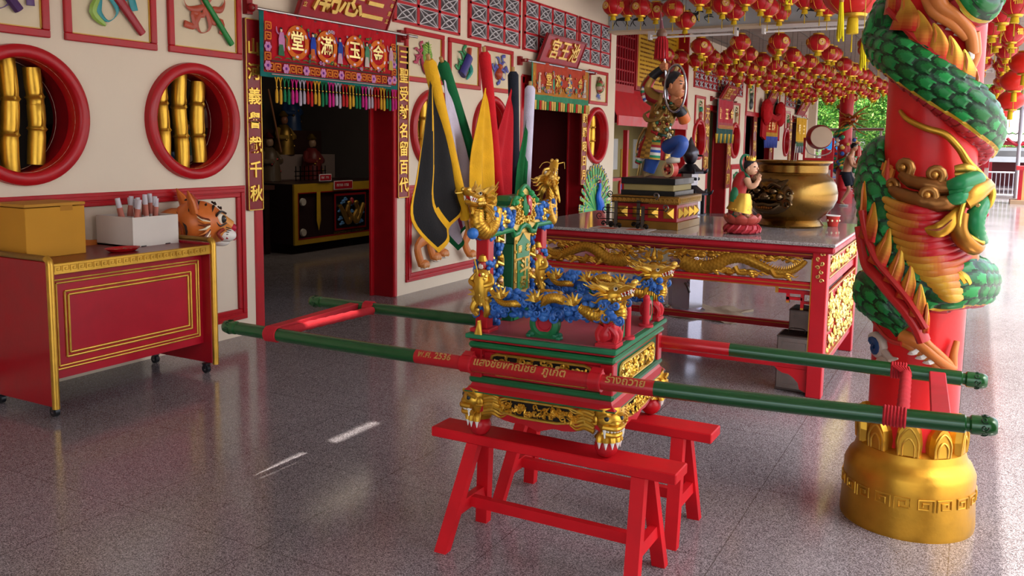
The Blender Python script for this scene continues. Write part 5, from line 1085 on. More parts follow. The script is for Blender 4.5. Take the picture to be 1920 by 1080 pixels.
flag('white flag with green border and green sleeve, behind the black flag', (829, 116), (917, 388), [(832, 150), (838, 230), (842, 320), (818, 410), (862, 470)], [(838, 150), (858, 220), (880, 290), (897, 350), (878, 400)], lambda u, v: Gn if (v < .06 and u > .6) or u > .93 or v > .95 else ('8c2c4c' if abs(v-.5) < .02 and u > .3 else Wh), Gn, .06)
flag('yellow flag with a bright red sleeve', (908, 97), (938, 384), [(909, 165), (896, 230), (886, 300), (884, 385)], [(912, 165), (920, 220), (930, 300), (936, 385)], lambda u, v: 'c89020' if .46 < v < .5 else ('d8a01c'), 'b8161e', -.03)
flag('red flag with a black sleeve', (962, 134), (967, 386), [(958, 165), (940, 230), (922, 300), (922, 385)], [(962, 165), (963, 230), (965, 300), (966, 385)], lambda u, v: '5c0c14' if .25 < v < .28 or (u > .85 and u < .88) else Rd, '20222c', .01)
flag('green flag with a white sleeve in front of the second door', (994, 161), (984, 392), [(990, 200), (984, 250), (974, 310), (968, 380)], [(994, 200), (992, 250), (988, 310), (986, 380)], lambda u, v: ['1c6c3c', '18602f'][int(v*9) % 2], 'c8c0d0', -.02)
m = MB(); A = atpl(812, 200, FP-E1*.045, FN)     # embroidery of the black flag
def onf(x, y): return atpl(x, y, FP-E1*-.003, FN)
for k, (x, y) in enumerate(((800, 330), (797, 350), (798, 373))): 
    q = onf(x, y); m.push(basis(q, E2, (0, 0, 1), E1)); m.spiral((0, 0, .012), .016, .003, 1.2, k, 1, 'd8a838', 'gold', 5); m.pop()
m.tube(spl([onf(803, 398)+E1*.014, onf(796, 412)+E1*.014, onf(806, 424)+E1*.014, onf(800, 438)+E1*.014, onf(812, 450)+E1*.014], 6), lambda t: .012*(1-.6*t), 6, 'd8a838', 'gold')
for (a, b) in (((797, 220), (789, 300)), ((789, 300), (782, 392)), ((782, 392), (816, 448)), ((816, 448), (806, 240))): m.tube([onf(*a)+E1*.01, onf(*b)+E1*.01], .0022, 4, 'c89830', 'gold')
fl = [o for o in bpy.data.objects if o.name == 'temple_flag'][0]; part('embroidery', m, fl, 'gold thread dragon and border')
t = thing('paper_fan', 'round green leaf-shaped fan tip rising above the leftmost flag', 'fan', tuple(FP)) if False else None
# ================= DRAGON COLUMN =================
KC = Vector((-.18, 4.02, 0)); KR = .177
def cp(x, y, r=.2):
    """the point where the line of sight through a pixel meets a cylinder of radius r about the column axis"""
    d = ray(x, y); a = d.x*d.x+d.y*d.y; o = CO-KC; b = o.x*d.x+o.y*d.y; c = o.x*o.x+o.y*o.y-r*r; D = b*b-a*c
    t = (-b-math.sqrt(D))/a if D > 0 else -b/a
    p = CO+d*t; q = Vector((p.x-KC.x, p.y-KC.y, 0)); q.normalize(); return KC+q*r+Vector((0, 0, p.z))
def rad(p): q = Vector((p.x-KC.x, p.y-KC.y, 0)); q.normalize(); return q
def cz(th, z, r): return KC+Vector((r*cos(th), r*sin(th), z))
colm = thing('dragon_column', 'thick red column with a coiling green dragon and gold base, beside the palanquin', 'column', tuple(KC))
m = MB(); m.tube([KC+Vector((0, 0, .3+i*.1)) for i in range(37)], KR, 64, 'd61c1e', 'paint'); part('shaft', m, colm, 'smooth red shaft')
m = MB(); m.lathe(tuple(KC), [(.268, 0), (.270, .02), (.262, .19), (.262, .235), (.256, .25), (.25, .262), (.244, .275), (.228, .29), (.222, .31), (.215, .335), (.2, .345), (.18, .35)], 72, 'c08c2a', 'gold')
for i in range(20):
    a = i*2*pi/20; fl = 1 if i % 2 else -1; s = .027
    Q = [(-1, -.9), (-1, .9), (.75, .9), (.75, -.55), (-.45, -.55), (-.45, .4), (.25, .4), (.25, -.1)]
    P = [cz(a+fl*q[0]*s*1.25/.262, .155+q[1]*s, .265) for q in Q]; m.tube(P, .0042, 5, 'c89632', 'gold')
part('base', m, colm, 'round gold base with a square key pattern')
for i in range(10):
    a = -1.55+i*2*pi/10; m = MB(basis(cz(a, .33, .19), (-sin(a), cos(a), 0), (0, 0, 1), (cos(a), sin(a), 0))); big = i % 2 == 0; w, h = (.052, .175) if big else (.048, .145)
    P = [(-w*.9, 0), (w*.9, 0), (w, h*.35), (w*.85, h*.65), (w*.45, h*.88), (0, h), (-w*.45, h*.88), (-w*.85, h*.65), (-w, h*.35)]
    m.prism(P, -.03, .028, 'c4922e', 'gold', ins=.14)
    for k in (.72, .45): m.tube(spl([(-w*k, .01, .026), (-w*k, h*.4*k+.02, .030), (-w*.6*k, h*.7*k+.02, .03), (0, h*.92*k+.015, .028), (w*.6*k, h*.7*k+.02, .03), (w*k, h*.4*k+.02, .030), (w*k, .01, .026)], 3), .0045, 5, 'd2a440', 'gold')
    part('lotus_petal', m, colm, 'gold upright lotus petal')
def resamp(P, st):
    o = [P[0]]; acc = 0
    for a, b in zip(P, P[1:]):
        L = (b-a).length
        while acc+L >= st and L > 1e-9: t = (st-acc)/L; a = a.lerp(b, t); o.append(a); L = (b-a).length; acc = 0
        acc += L
    return o
def scl(i, j, n=96, nv=12):
    v = j/n*nv; w = int(v); f = (2*((v+.5/8) % 1)-1)**2; u = i/10+.5*(w % 2)-.5*f; e = u % 1; return (min(e, .1) if f > .62 and e > .5 else e), int(u//1)*7+w*5
def dragon_body(P, r, name='dragon_body', g1='1f8a44', g2='14602c', belly='c89628', k=8, n=40, flat=.85, lift=.0, sc=1.0, prt=None):
    P = resamp(spl(P, 12), .0064); n = 96; m = MB(); M_ = len(P); rr = r if callable(r) else (lambda t: r)
    upf = lambda t: rad(P[min(int(t*(M_-1)+.5), M_-1)])
    # rows of overlapping scales raised out of the body
    def disp(i, j):
        return .085*(scl(i, j)[0])
    def cc(i, j):
        b = cos((j+.5)/n*2*pi); e, h = scl(i, j)
        if b*prt_s > .90: return 'a82c34' if i % 5 else '701018'
        if b*prt_s > .78: return ['c89628', 'b09a2c', 'd0a838'][h % 3]
        return '0b2e14' if e < .2 else (['0f5424', '125c2a', '0d4a20', '136428'] if e < .45 else ['167a34', '1f8c42', '126428', '1b7438'])[h % 4]
    prt_s = prt or 1
    m.tube(P, lambda t: rr(t), n, g1, 'paint', flat=flat, up=upf, disp=disp, colf=cc); return m
def upperP():
    px = [(1652, 78), (1695, 108), (1740, 142), (1790, 180), (1828, 214)]
    P = [cz(-4.9, 2.42, .2), cz(-4.3, 2.33, .2), cz(-3.7, 2.2, .2), cz(-3.15, 2.1, .2)]+[cp(x, y, .205) for x, y in px]+[cz(.35, 1.66, .2), cz(1.1, 1.58, .19), cz(2.0, 1.52, .19)]
    return P
part('dragon_body', dragon_body(upperP(), .093, k=14, prt=1), colm, 'upper green coil of the dragon')
P = [cz(1.4, 2.5, .2), cz(.9, 2.46, .2), cz(.35, 2.42, .2)]+[cp(x, y, .2) for x, y in ((1835, 5), (1800, -45), (1750, -95), (1700, -135))]+[cz(-3.2, 2.95, .2), cz(-4, 3.1, .2), cz(-5, 3.3, .2), cz(-6, 3.5, .19), cz(-7, 3.65, .18)]
part('dragon_body', dragon_body(P, .085, k=12, prt=-1), colm, 'top green coil of the dragon')
P = [cz(2.4, 1.58, .19), cz(2.9, 1.56, .2), cz(-2.9, 1.46, .21)]+[cp(x, y, .225) for x, y in ((1650, 385), (1662, 455), (1700, 508), (1752, 535), (1800, 528))]+[cz(.25, 1.05, .22), cz(.9, 1.1, .2), cz(1.5, 1.2, .17)]
part('dragon_body', dragon_body(P, lambda t: .075+.03*sin(pi*t), k=12, prt=1), colm, 'lower green coil of the dragon under the mane')
P = [cz(-3.3, 1.02, .18), cz(-2.95, .98, .2)]+[cp(x, y, .205) for x, y in ((1640, 548), (1668, 585), (1700, 618))]
part('dragon_haunch', dragon_body(P, lambda t: .05+.055*sin(pi*min(1, t*1.15)), k=10, prt=-1, flat=.7, sc=1.2), colm, 'dark green scaled haunch above the claw')
# fins: gold flames with red roots
def flames(base, dirs, r, name, label, h=.09, red='a8201c', n=None, curve_=.35, wf=.27):
    m = MB(); N = len(base)
    for i, (b, d) in enumerate(zip(base, dirs)):
        t = (base[min(i+1, N-1)]-base[max(i-1, 0)]).normalized(); o = rad(b); L = d.length; d = d.normalized()
        w = (base[min(i+1, N-1)]-base[max(i-1, 0)]).length*wf
        m.tube(spl([b-d*.02, b+d*L*.4+t*w*.2, b+d*L*.75+t*w*.1, b+d*L-t*w*curve_], 5), [w*1.25, w*1.0, w*.5, .003], 8, 'c8962c', 'gold', flat=.35, up=o, colf=lambda i_, j: mixc('a8201a', 'd0a038', i_/9+.12*((j % 3)-1)))
        m.tube([b+o*.008, b+d*L*.7+o*.008, b+d*L*.92-t*w*.2+o*.004], [.006, .006, .002], 5, 'b8601c')
    m.tube(spl([b for b in base], 3), .02, 8, red, flat=.8, up=(0, 0, 1)); return part(name, m, colm, label)
flames([cp(x, y, .235) for x, y in ((1668, 18), (1695, 48), (1722, 78), (1752, 102), (1782, 126), (1808, 152), (1828, 180))], [Vector((0, 0, .11))]*6+[Vector((0, 0, .1))], .2, 'dragon_fin', 'gold and red flame fin along the upper coil')
flames([cp(x, y, .318) for x, y in ((1618, 395), (1626, 440), (1645, 488), (1672, 522), (1696, 552), (1718, 585), (1735, 615))], [Vector((.0, 0, .12)), Vector((.02, 0, .13)), Vector((.04, 0, .13)), Vector((.03, 0, .13)), Vector((.02, 0, .12)), Vector((.01, 0, .11)), Vector((0, 0, .1))], .2, 'dragon_fin', 'gold and red flame fin along the lower coil', curve_=.1, wf=.18)
m = MB(); m.tube(spl([cp(x, y, .30) for x, y in ((1616, 425), (1622, 470), (1630, 500), (1648, 520), (1672, 550), (1698, 580), (1720, 612), (1732, 640))], 5), .032, 10, 'b0201e', flat=.7); m.tube(spl([cp(x, y, .225) for x, y in ((1613, 520), (1618, 560), (1640, 605), (1665, 636), (1690, 645))], 5), .012, 8, 'a8281e', flat=.7); part('dragon_fin', m, colm, 'red root band around the haunch')
# claws
def claw(P, rr, col, nails, name='dragon_claw', label=None):
    m = MB()
    for p, r_ in zip(P, rr): m.tube(spl([cp(x, y, q) for x, y, q in p], 5), r_, 10, col, up=None)
    t = part(name, m, colm, label); m = MB()
    for (a, b) in nails: A, B = cp(*a), cp(*b); m.tube(spl([A, A.lerp(B, .5)+rad(A)*.012, B], 3), [.016, .013, .002], 8, 'e8e4da')
    part('nail', m, t, 'white nail')
claw([[(1690, 630, .2), (1720, 642, .215), (1752, 668, .22), (1785, 692, .21)], [(1728, 612, .22), (1735, 640, .22), (1762, 665, .22), (1786, 690, .21)], [(1690, 640, .2), (1715, 656, .21), (1745, 680, .2)], [(1786, 690, .21), (1788, 665, .21), (1794, 640, .2)], [(1700, 640, .2), (1730, 665, .21), (1760, 690, .205)]], [[.03, .026, .022, .024], [.022, .018, .016, .02], [.018, .016, .01], [.02, .016, .012], [.018, .016, .012]], 'bc6a2c', [((1722, 655, .21), (1702, 664, .2)), ((1738, 664, .21), (1716, 672, .2)), ((1750, 674, .21), (1730, 680, .2))], label='orange dragon foot below the haunch')
claw([[(1755, -20, .22), (1765, 12, .22), (1795, 32, .225), (1818, 62, .22), (1824, 100, .21)], [(1740, -5, .2), (1752, 22, .215), (1785, 45, .22), (1812, 72, .215)], [(1780, -20, .22), (1800, 15, .22), (1822, 55, .215)], [(1826, 60, .21), (1828, 100, .2), (1822, 130, .2)]], [[.035, .032, .026, .024, .022], [.028, .026, .02, .016], [.02, .018, .014], [.022, .024, .012]], 'cc7a3c', [((1782, 38, .21), (1756, 44, .2)), ((1796, 50, .21), (1772, 55, .2)), ((1812, 64, .21), (1788, 65, .2)), ((1818, 100, .21), (1815, 118, .2))], label='orange dragon foot at the top')
# mane of the head: heavy sweeping locks, red turning to gold
m = MB()
Lp = [(1655, 372), (1656, 385), (1658, 400), (1660, 415), (1664, 430), (1668, 445), (1673, 460), (1680, 474), (1688, 487), (1698, 500), (1710, 512), (1724, 522), (1738, 532), (1752, 540)]
Rp = [(1795, 380), (1798, 392), (1800, 404), (1803, 418), (1805, 430), (1808, 442), (1812, 455), (1815, 468), (1820, 480), (1824, 492), (1826, 505), (1826, 520), (1822, 535), (1814, 548)]
for i, (a, b) in enumerate(zip(Lp, Rp)):
    P = []
    for k in range(9):
        t = k/8; x = a[0]+(b[0]-a[0])*t; y = a[1]+(b[1]-a[1])*t+20*sin(pi*t)*(1-.03*i); P.append(cp(x, y, .235+.085*sin(pi*min(t*.85+.12, 1))))
    c = ['a81018', 'a41a1a', 'b03c1e', 'b8641e', 'c08226', 'cc9a30']
    m.tube(spl(P, 3), lambda t: .013+.013*sin(pi*t), 10, RED, colf=lambda i_, j, i=i: mixc('a40e18', 'cc9a30', max(0, 1-i_/11)+max(0, i-4.5)*.13-max(0, i_-10)*.05*(i < 12)+.12*sin(i*2.1+i_*.5)+.1*((j*7+i) % 3-1)))
for k in range(8):
    x = 1752+9*k; m.tube(spl([cp(x-20, 500+5*k*.3, .30), cp(x-5, 522, .31), cp(x+4, 548-2*abs(k-4), .3), cp(x+2, 566-3*abs(k-4), .275)], 3), [.016, .018, .012, .002], 7, ['c08a28', 'd0a444', 'b8702c'][k % 3], 'gold')
part('mane', m, colm, 'swept red and gold mane')
m = MB(); m.sph(tuple(KC+Vector((.06, -.12, 1.16))), (.15, .13, .15), 'a8581c', n=18, m=12); part('mane', m, colm)
# antlers
def ant(P, r, curls):
    m = MB(); m.tube(spl([cp(*p) for p in P], 6), r, 14, '8a5a2c', 'gold', disp=lambda i, j: .05*sin(i*1.7+j))
    for (x, y, q, s, sg) in curls:
        c = cp(x, y, q); o = rad(c); u = Vector((-o.y, o.x, 0)); m.push(basis(c, u, (0, 0, 1), o)); m.spiral((0, 0, 0), s, s*.5, 1.15, -1.2 if sg > 0 else pi+1.2, sg, '9a6a34', 'gold', 10); m.sph((0, 0, .008), s*.42, 'b8843c', 'gold', 10, 8); m.pop()
    return m
part('antler', ant([(1792, 352, .30), (1765, 352, .30), (1735, 346, .30), (1708, 340, .28), (1690, 326, .27)], [.03, .03, .028, .026, .02], [(1694, 314, .27, .036, 1), (1752, 328, .30, .036, 1)]), colm, 'upper bronze antler')
part('antler', ant([(1790, 378, .31), (1760, 382, .32), (1725, 376, .31), (1692, 366, .29), (1672, 354, .27)], [.032, .032, .032, .028, .02], [(1672, 347, .27, .028, 1), (1738, 366, .325, .036, 1)]), colm, 'lower bronze antler')
m = MB(); m.tube(spl([cp(1725, 427, .33), cp(1758, 432, .35), cp(1785, 414, .345), cp(1808, 380, .32)], 5), [.004, .03, .03, .012], 12, 'c8942e', 'gold', flat=.4, up=lambda t: rad(cp(1770, 410, .3))); m.tube(spl([cp(1738, 430, .355), cp(1762, 430, .365), cp(1785, 412, .36)], 4), [.002, .014, .004], 8, '8c4a34', flat=.4); part('ear', m, colm, 'gold pointed ear')
# face: brows, jaw with teeth, whisker
HC_ = KC+Vector((.20, -.12, 0)); m = MB()
m.tube(spl([cp(1775, 350, .30), cp(1800, 345, .33), cp(1830, 336, .30), cp(1842, 345, .26)], 5), [.02, .034, .034, .012], 12, '1c7a44'); m.tube(spl([cp(1775, 376, .32), cp(1800, 370, .34), cp(1832, 352, .31)], 5), [.015, .03, .018], 12, '2a8c54'); m.tube(spl([cp(1780, 362, .33), cp(1808, 356, .345), cp(1836, 342, .31)], 5), [.01, .02, .01], 10, '1a7a40')
part('brow', m, colm, 'green brow leaves')
m = MB(); m.tube(spl([cp(1790, 318, .27), cp(1812, 316, .28), cp(1832, 322, .26)], 4), [.016, .022, .01], 10, 'caa040', 'gold'); m.tube(spl([cp(1790, 328, .27), cp(1812, 326, .28), cp(1830, 330, .26)], 4), [.012, .016, .01], 10, 'd2a848', 'gold')
hx = lambda x, y, r: cp(x, y, r)
m.tube(spl([cp(1800, 400, .33), cp(1797, 430, .34), cp(1808, 452, .34), cp(1830, 468, .33), cp(1842, 462, .30)], 6), [.033, .034, .034, .028, .014], 14, 'a06c28', 'gold', flat=.7); m.tube(spl([cp(1838, 350, .31), cp(1818, 362, .34), cp(1803, 392, .35), cp(1800, 428, .355), cp(1822, 445, .35), cp(1843, 455, .32)], 6), .009, 8, 'd8ac44', 'gold')
m.tube(spl([cp(1805, 375, .32), cp(1825, 362, .32), cp(1846, 350, .28), cp(1856, 362, .24)], 5), [.045, .042, .036, .02], 12, 'c08c34', 'gold'); part('jaw', m, colm, 'gold open jaw')
m = MB(); m.tube(spl([cp(1848, 368, .27), cp(1838, 388, .31), cp(1828, 412, .33), cp(1832, 438, .32), cp(1845, 452, .28)], 5), [.022, .03, .034, .03, .016], 12, '1c7c46', disp=lambda i, j: .12*((i+j) % 2)); part('lips', m, colm, 'green beaded lips')
m = MB()
for (x, y) in ((1843, 385), (1840, 397), (1836, 409), (1836, 421), (1842, 433)): A, B = cp(x-10, y, .34), cp(x+8, y+1, .30); m.tube([A, B], [.008, .003], 6, 'e0c078')
m.sph(tuple(cp(1848, 402, .27)), .012, 'b81c3c', n=8, m=6); part('teeth', m, colm, 'pale teeth')
m = MB(); m.tube(spl([cp(1688, 208, .185), cp(1702, 224, .2), cp(1735, 240, .205), cp(1772, 252, .21), cp(1798, 278, .225), cp(1815, 305, .25), cp(1840, 332, .28), cp(1858, 358, .30), cp(1856, 380, .31), cp(1848, 393, .30)], 6), [.008, .011, .013, .014, .014, .016, .017, .018, .014, .008], 10, 'c89632', 'gold'); part('whisker', m, colm, 'long gold whisker')
m = MB(); m.tube(spl([cp(1668, 312, .19), cp(1655, 345, .235), cp(1650, 375, .25), cp(1662, 352, .22), cp(1672, 318, .19)], 5), .016, 8, 'b8702c', 'gold'); [m.tube(spl([cp(1652+6*k, 372, .23), cp(1650+6*k, 340, .225), cp(1656+5*k, 305-4*k, .2)], 4), [.018, .014, .003], 8, ['b8541e', 'c8862c', 'a8321c'][k]) for k in range(3)]; part('dragon_fin', m, colm, 'gold flame behind the antlers')
# blue cloud scroll and a white horn tip
m = MB(); c = cp(1648, 652, .185); o = rad(c); u = Vector((-o.y, o.x, 0)); m.push(basis(c, u, (0, 0, 1), o)); m.spiral((-.01, 0, 0), .05, .022, 1.2, 2.4, -1, 'b8a898', n=10); m.spiral((-.01, 0, .01), .034, .02, 1.1, 2.4, -1, '173c68', n=8); m.spiral((.03, -.07, 0), .04, .018, 1, 0, 1, 'b8a898', n=8); m.tube([(.02, 0, 0), (.08, -.03, 0), (.11, -.02, -.01)], [.018, .014, .004], 8, 'b8a898'); m.pop(); part('cloud_scroll', m, colm, 'white and blue cloud scroll')
# ================= ALTAR TABLE =================
TX0, TX1, TY0, TY1 = -3.02, -.745, 5.64, 7.28
tab = thing('altar_table', 'large red altar table with granite top, gilded dragon frieze and pierced gold end panels', 'table', (-1.88, 6.4, 0))
m = MB(); m.bx(TX0, TX1, TY0, TY1, .978, 1.0, '888', 'marble', .004); part('top', m, tab, 'polished granite top')
m = MB(); m.bx(TX0+.003, TX1-.003, TY0+.003, TY1-.003, .935, .978, 'a01020', 'paint', .012); 
m.bx(TX0+.05, TX1-.05, TY0+.05, TY1-.05, .90, .935, '7c0c16'); 
for x in (TX0+.05, ): m.bx(TX0+.07, TX1-.14, TY0+.046, TY0+.05, .915, .921, 'b8762c', 'gold')
m.bx(TX0+.13, TX1-.13, TY0+.035, TY0+.075, .70, .742, 'b0141e', 'paint', .004); m.bx(TX0+.13, TX1-.13, TY0+.03, TY0+.04, .722, .728, 'b8762c', 'gold'); m.bx(TX0+.13, TX1-.13, TY0+.03, TY0+.07, .698, .704, 'b8762c', 'gold')
m.bx(TX0+.13, TX1-.13, TY1-.08, TY1-.04, .70, .9, 'a01220'); part('frame', m, tab, 'red frame with gold lines')
LG = .048
for sx, x in ((-1, TX0+.09), (1, TX1-.09)):
    for sy, y in ((-1, TY0+.075), (1, TY1-.075)):
        m = MB(); m.bx(x-LG, x+LG, y-LG, y+LG, 0, .94, 'b0121e', 'paint', .005)
        if sy < 0: m.bx(x-sx*LG-.003, x-sx*LG+.003, y-LG-.003, y-LG+.003, .22, .90, 'b8762c', 'gold')
        part('leg', m, tab)
for y in (TY0+.075, TY1-.3):
    m = MB(); m.bx(TX0+.13, TX1-.13, y-.022, y+.022, .17, .222, 'b0121e', 'paint', .003); m.bx(TX0+.13, TX1-.13, y-.025, y-.022, .205, .211, 'b8762c', 'gold'); part('stretcher', m, tab)
for x in (TX0+.09, TX1-.09):
    m = MB(); m.bx(x-.03, x+.03, TY0+.1, TY1-.1, .155, .205, 'b0121e', 'paint', .003); m.bx(x-.03, x+.03, TY0+.1, TY1-.1, .69, .74, 'b0121e', 'paint', .003); m.bx(x-.035, x+.035, TY0+.1, TY1-.1, .90, .94, 'a01220'); part('end_frame', m, tab)
def pierced(m, w, h, seed, n):
    rg = random.Random(seed); m.bx(-w/2, w/2, -h/2, h/2, -.012, .0, 'a81420')
    for e in (-1, 1): m.bx(e*w/2-.006, e*w/2+.006, -h/2, h/2, 0, .012, 'c8903c', 'gold'); m.bx(-w/2, w/2, e*h/2-.006, e*h/2+.006, 0, .012, 'c8903c', 'gold')
    for i in range(n):
        x, y = rg.uniform(-w/2+.04, w/2-.04), rg.uniform(-h/2+.035, h/2-.035)
        if i % 4: m.spiral((x, y, rg.uniform(.004, .014)), rg.uniform(.02, .036), .0085, 1.2, rg.uniform(0, 6), rg.choice((-1, 1)), rg.choice(['d8b858', 'e0c87c']), 'gold', 4)
        else: a = rg.uniform(0, 6.3); r = .035; m.tube([(x, y, .006), (x+r*cos(a), y+r*sin(a), .016), (x+1.9*r*cos(a+.5), y+1.9*r*sin(a+.5), .006)], [.011, .012, .002], 5, 'dcc068', 'gold', flat=.7)
for (zc, h, n) in ((.83, .12, 70), (.45, .44, 230)):
    for sx, x in ((1, TX1-.055), (-1, TX0+.055)):
        m = MB(basis((x, (TY0+TY1)/2, zc), (0, sx, 0), (0, 0, 1), (sx, 0, 0))); pierced(m, TY1-TY0-.28, h, n, n if sx > 0 else 20); part('pierced_panel', m, tab, 'pale gold scrollwork panel on red')
m = MB(basis((TX1-.09, TY0+.026, .84), (1, 0, 0), (0, 0, 1), (0, -1, 0))); 
for k in range(7): m.spiral((.012*(-1)**k, -.08+.028*k, .004), .014, .005, 1.1, k, (-1)**k, 'e0c070', 'gold', 5)
part('leg_carving', m, tab, 'small gold scrolls on the leg')
# fret brackets in the corners of the opening
m = MB(); X0 = TX1-.14; y0, y1 = TY0+.05, TY0+.072; P = [(X0-.22, .672), (X0, .672), (X0-.13, .64), (X0-.13, .672), (X0-.13, .61), (X0-.05, .61), (X0-.05, .64), (X0, .64)]
m.bx(X0-.22, X0, y0, y1, .66, .685, 'b0141e'); m.bx(X0-.22, X0-.2, y0-.002, y1, .66, .70, 'c8903c', 'gold'); m.bx(X0-.15, X0-.13, y0, y1, .60, .66, 'b0141e'); m.bx(X0-.15, X0-.13, y0-.002, y1, .60, .612, 'c8903c', 'gold'); m.bx(X0-.15, X0-.05, y0, y1, .62, .638, 'b0141e'); m.bx(X0-.06, X0-.04, y0, y1, .56, .66, 'b0141e'); m.bx(X0-.06, X0-.04, y0-.002, y1, .56, .572, 'c8903c', 'gold'); m.bx(X0-.04, X0, y0, y1, .60, .616, 'b0141e'); part('corner_fret', m, tab, 'red key-pattern bracket with gold tips')
m = MB(basis((X0, TY0+.06, .17), (1, 0, 0), (0, 0, 1), (0, -1, 0))); m.prism([(0, 0), (-.2, 0), (-.18, -.02), (-.15, -.035), (-.11, -.04), (-.08, -.06), (-.05, -.09), (-.04, -.13), (0, -.15)], -.01, .01, 'b8141e'); part('corner_bracket', m, tab)
# gilded frieze: two long dragons and a flaming pearl
fr = part('dragon_frieze', (lambda m: (m.bx(TX0+.14, TX1-.14, TY0+.085, TY0+.09, .895, .91, '8c5c1c', 'gold'), m)[1])(MB()), tab, 'gilded openwork dragon frieze')
PX = aty(1226, 500, TY0+.07).x; Z0 = .825; FY = TY0+.075
for sg, xe in ((1, TX1-.18), (-1, TX0+.2)):
    m = MB(basis((PX, FY, Z0), (sg, 0, 0), (0, 0, 1), (0, -1, 0)) if sg > 0 else basis((PX, FY, Z0), (-1, 0, 0), (0, 0, 1), (0, -1, 0))); L = abs(xe-PX)
    m.push(T(.17, .035, .01) @ RZ(pi) @ RX(pi/2 if True else 0)); dragon_head(m, .062, G='b8842a', G2='c89838', mouth='8c5c1c', seed=3); m.pop()
    P = [(.2, -.01, .01), (.3, -.045, .012), (.42, -.03, .012), (.52, .025, .012), (.62, .04, .012), (.74, .0, .012), (.84, -.035, .012), (.93, -.03, .012), (1.0, .01, .01), (1.04, .05, .008)]
    k = L/1.04; P = [(a*k if a > .2 else a, b, c) for a, b, c in P]; scaly(m, P, lambda t: .042*(1-t)+.014, 12, 'b8862c', 'a0721f', 'gold', .6, (0, 0, 1), .1, 8); S_ = spl(P, 5)
    for i in range(3, len(S_)-2, 1):
        p = S_[i]; t_ = (S_[i+1]-S_[i-1]).normalized(); nrm_ = Vector((-t_.y, t_.x, 0)); r_ = .036*(1-i/len(S_))+.012; m.tube([p+nrm_*r_*.7, p+nrm_*(r_+.022)+t_*.012], [.009, .001], 5, 'c08f30', 'gold', flat=.5)
    rg = random.Random(44+sg)
    for cx in (.34, .58, .82):
        cx *= k; m.tube(spl([(cx, -.02, .02), (cx+.03, -.06, .026), (cx+.08, -.055, .02)], 3), [.02, .015, .012], 8, 'b8862c', 'gold')
        for q in range(4): m.tube(spl([(cx+.08, -.055, .02), (cx+.1+.01*q, -.04-.014*q, .03), (cx+.125, -.045-.014*q, .018)], 3), [.009, .007, .001], 5, 'c89838', 'gold')
    for i in range(150):
        x = rg.uniform(.1, L-.06); y = rg.choice((rg.uniform(-.07, -.045), rg.uniform(.035, .07)))
        if i % 3: m.tube(spl([(x, y, .004), (x+.03, y+.012, .012), (x+.06, y-.004, .004), (x+.085, y+.012, .004)], 3), lambda t: .011*(1-t)+.001, 5, rg.choice(['b07c28', 'c08f30']), 'gold')
        elif i % 9 == 0: m.sph((x, y, .006), (.036, .022, .014), 'b07c28', 'gold', 8, 5); m.spiral((x, y, .016), .016, .005, 1.1, 0, 1, 'c08f30', 'gold', 4)
    for i in range(34): x = rg.uniform(.02, .3); y = rg.uniform(-.065, .065); m.tube(spl([(x, y, .012), (x+.03, y+.02*rg.uniform(-1, 1), .022), (x+.075, y+.02, .01)], 3), lambda t: .008*(1-t)+.001, 5, 'c08f30', 'gold')
    part('dragon', m, fr, 'gilded dragon facing the pearl')
m = MB(basis((PX, FY, Z0), (1, 0, 0), (0, 0, 1), (0, -1, 0))); m.sph((0, -.005, .01), (.022, .022, .02), 'b8862c', 'gold', 14, 10); m.sph((0, -.05, .006), (.035, .02, .014), 'b07c28', 'gold', 10, 6)
for e in (-1, 1):
    for k in range(3): m.tube(spl([(e*(.018+.012*k), -.02, .01), (e*(.036+.012*k), .0, .012), (e*(.028+.012*k), .03, .012), (e*(.036+.014*k), .055-.012*k, .008)], 3), [.01, .009, .006, .001], 6, 'c08f30', 'gold')
m.tube([(0, .01, .01), (.006, .045, .01), (0, .075, .008)], [.018, .012, .001], 7, 'c08f30', 'gold'); part('flaming_pearl', m, fr, 'flaming pearl')
# ================= ON THE TABLE =================
ZT = 1.0
# pedestal
ped = thing('statue_pedestal', 'red pedestal with gold pyramid studs and black slabs, carrying the warrior statue', 'pedestal', (-2.05, 6.2, ZT))
ax0, ax1, ay0, ay1 = -2.31, -1.845, 5.9, 6.42
def slabb(z0, z1, e, col, mat='paint', nm='slab', lb=None, bev=.002): m = MB(); m.bx(ax0-e, ax1+e, ay0-e, ay1+e, ZT+z0, ZT+z1, col, mat, bev); return part(nm, m, ped, lb)
slabb(0, .055, .012, '8c6428', 'gold', 'base_band', 'gold key-pattern band'); slabb(.055, .18, 0, '8c1018', 'paint', 'box'); slabb(.18, .235, .02, '8c6428', 'gold', 'cornice', 'gold key-pattern cornice'); slabb(.235, .27, -.03, '0b0b0b', nm='black_slab'); slabb(.27, .315, -.045, '8c7c4c', 'dusty', 'marbled_slab'); slabb(.315, .36, -.03, '0b0b0b', nm='black_slab')
m = MB()
for i in range(15):
    for zc in (.207,): 
        m.push(basis((ax0-.01+.034*i, ay0-.022, ZT+zc), (1, 0, 0), (0, 0, 1), (0, -1, 0))); P = [(-.013, -.016), (-.013, .016), (.013, .016), (.013, -.008), (-.004, -.008), (-.004, .006)]
        for p, q in zip(P, P[1:]): m.bar((*p, .001), (*q, .001), .004, .004, 'c49a48', 'gold')
        m.pop(); m.push(basis((ax1+.022, ay0+.01+.034*i, ZT+zc), (0, 1, 0), (0, 0, 1), (1, 0, 0)))
        for p, q in zip(P, P[1:]): m.bar((*p, .001), (*q, .001), .004, .004, 'c49a48', 'gold')
        m.pop()
part('key_pattern', m, ped); m = MB()
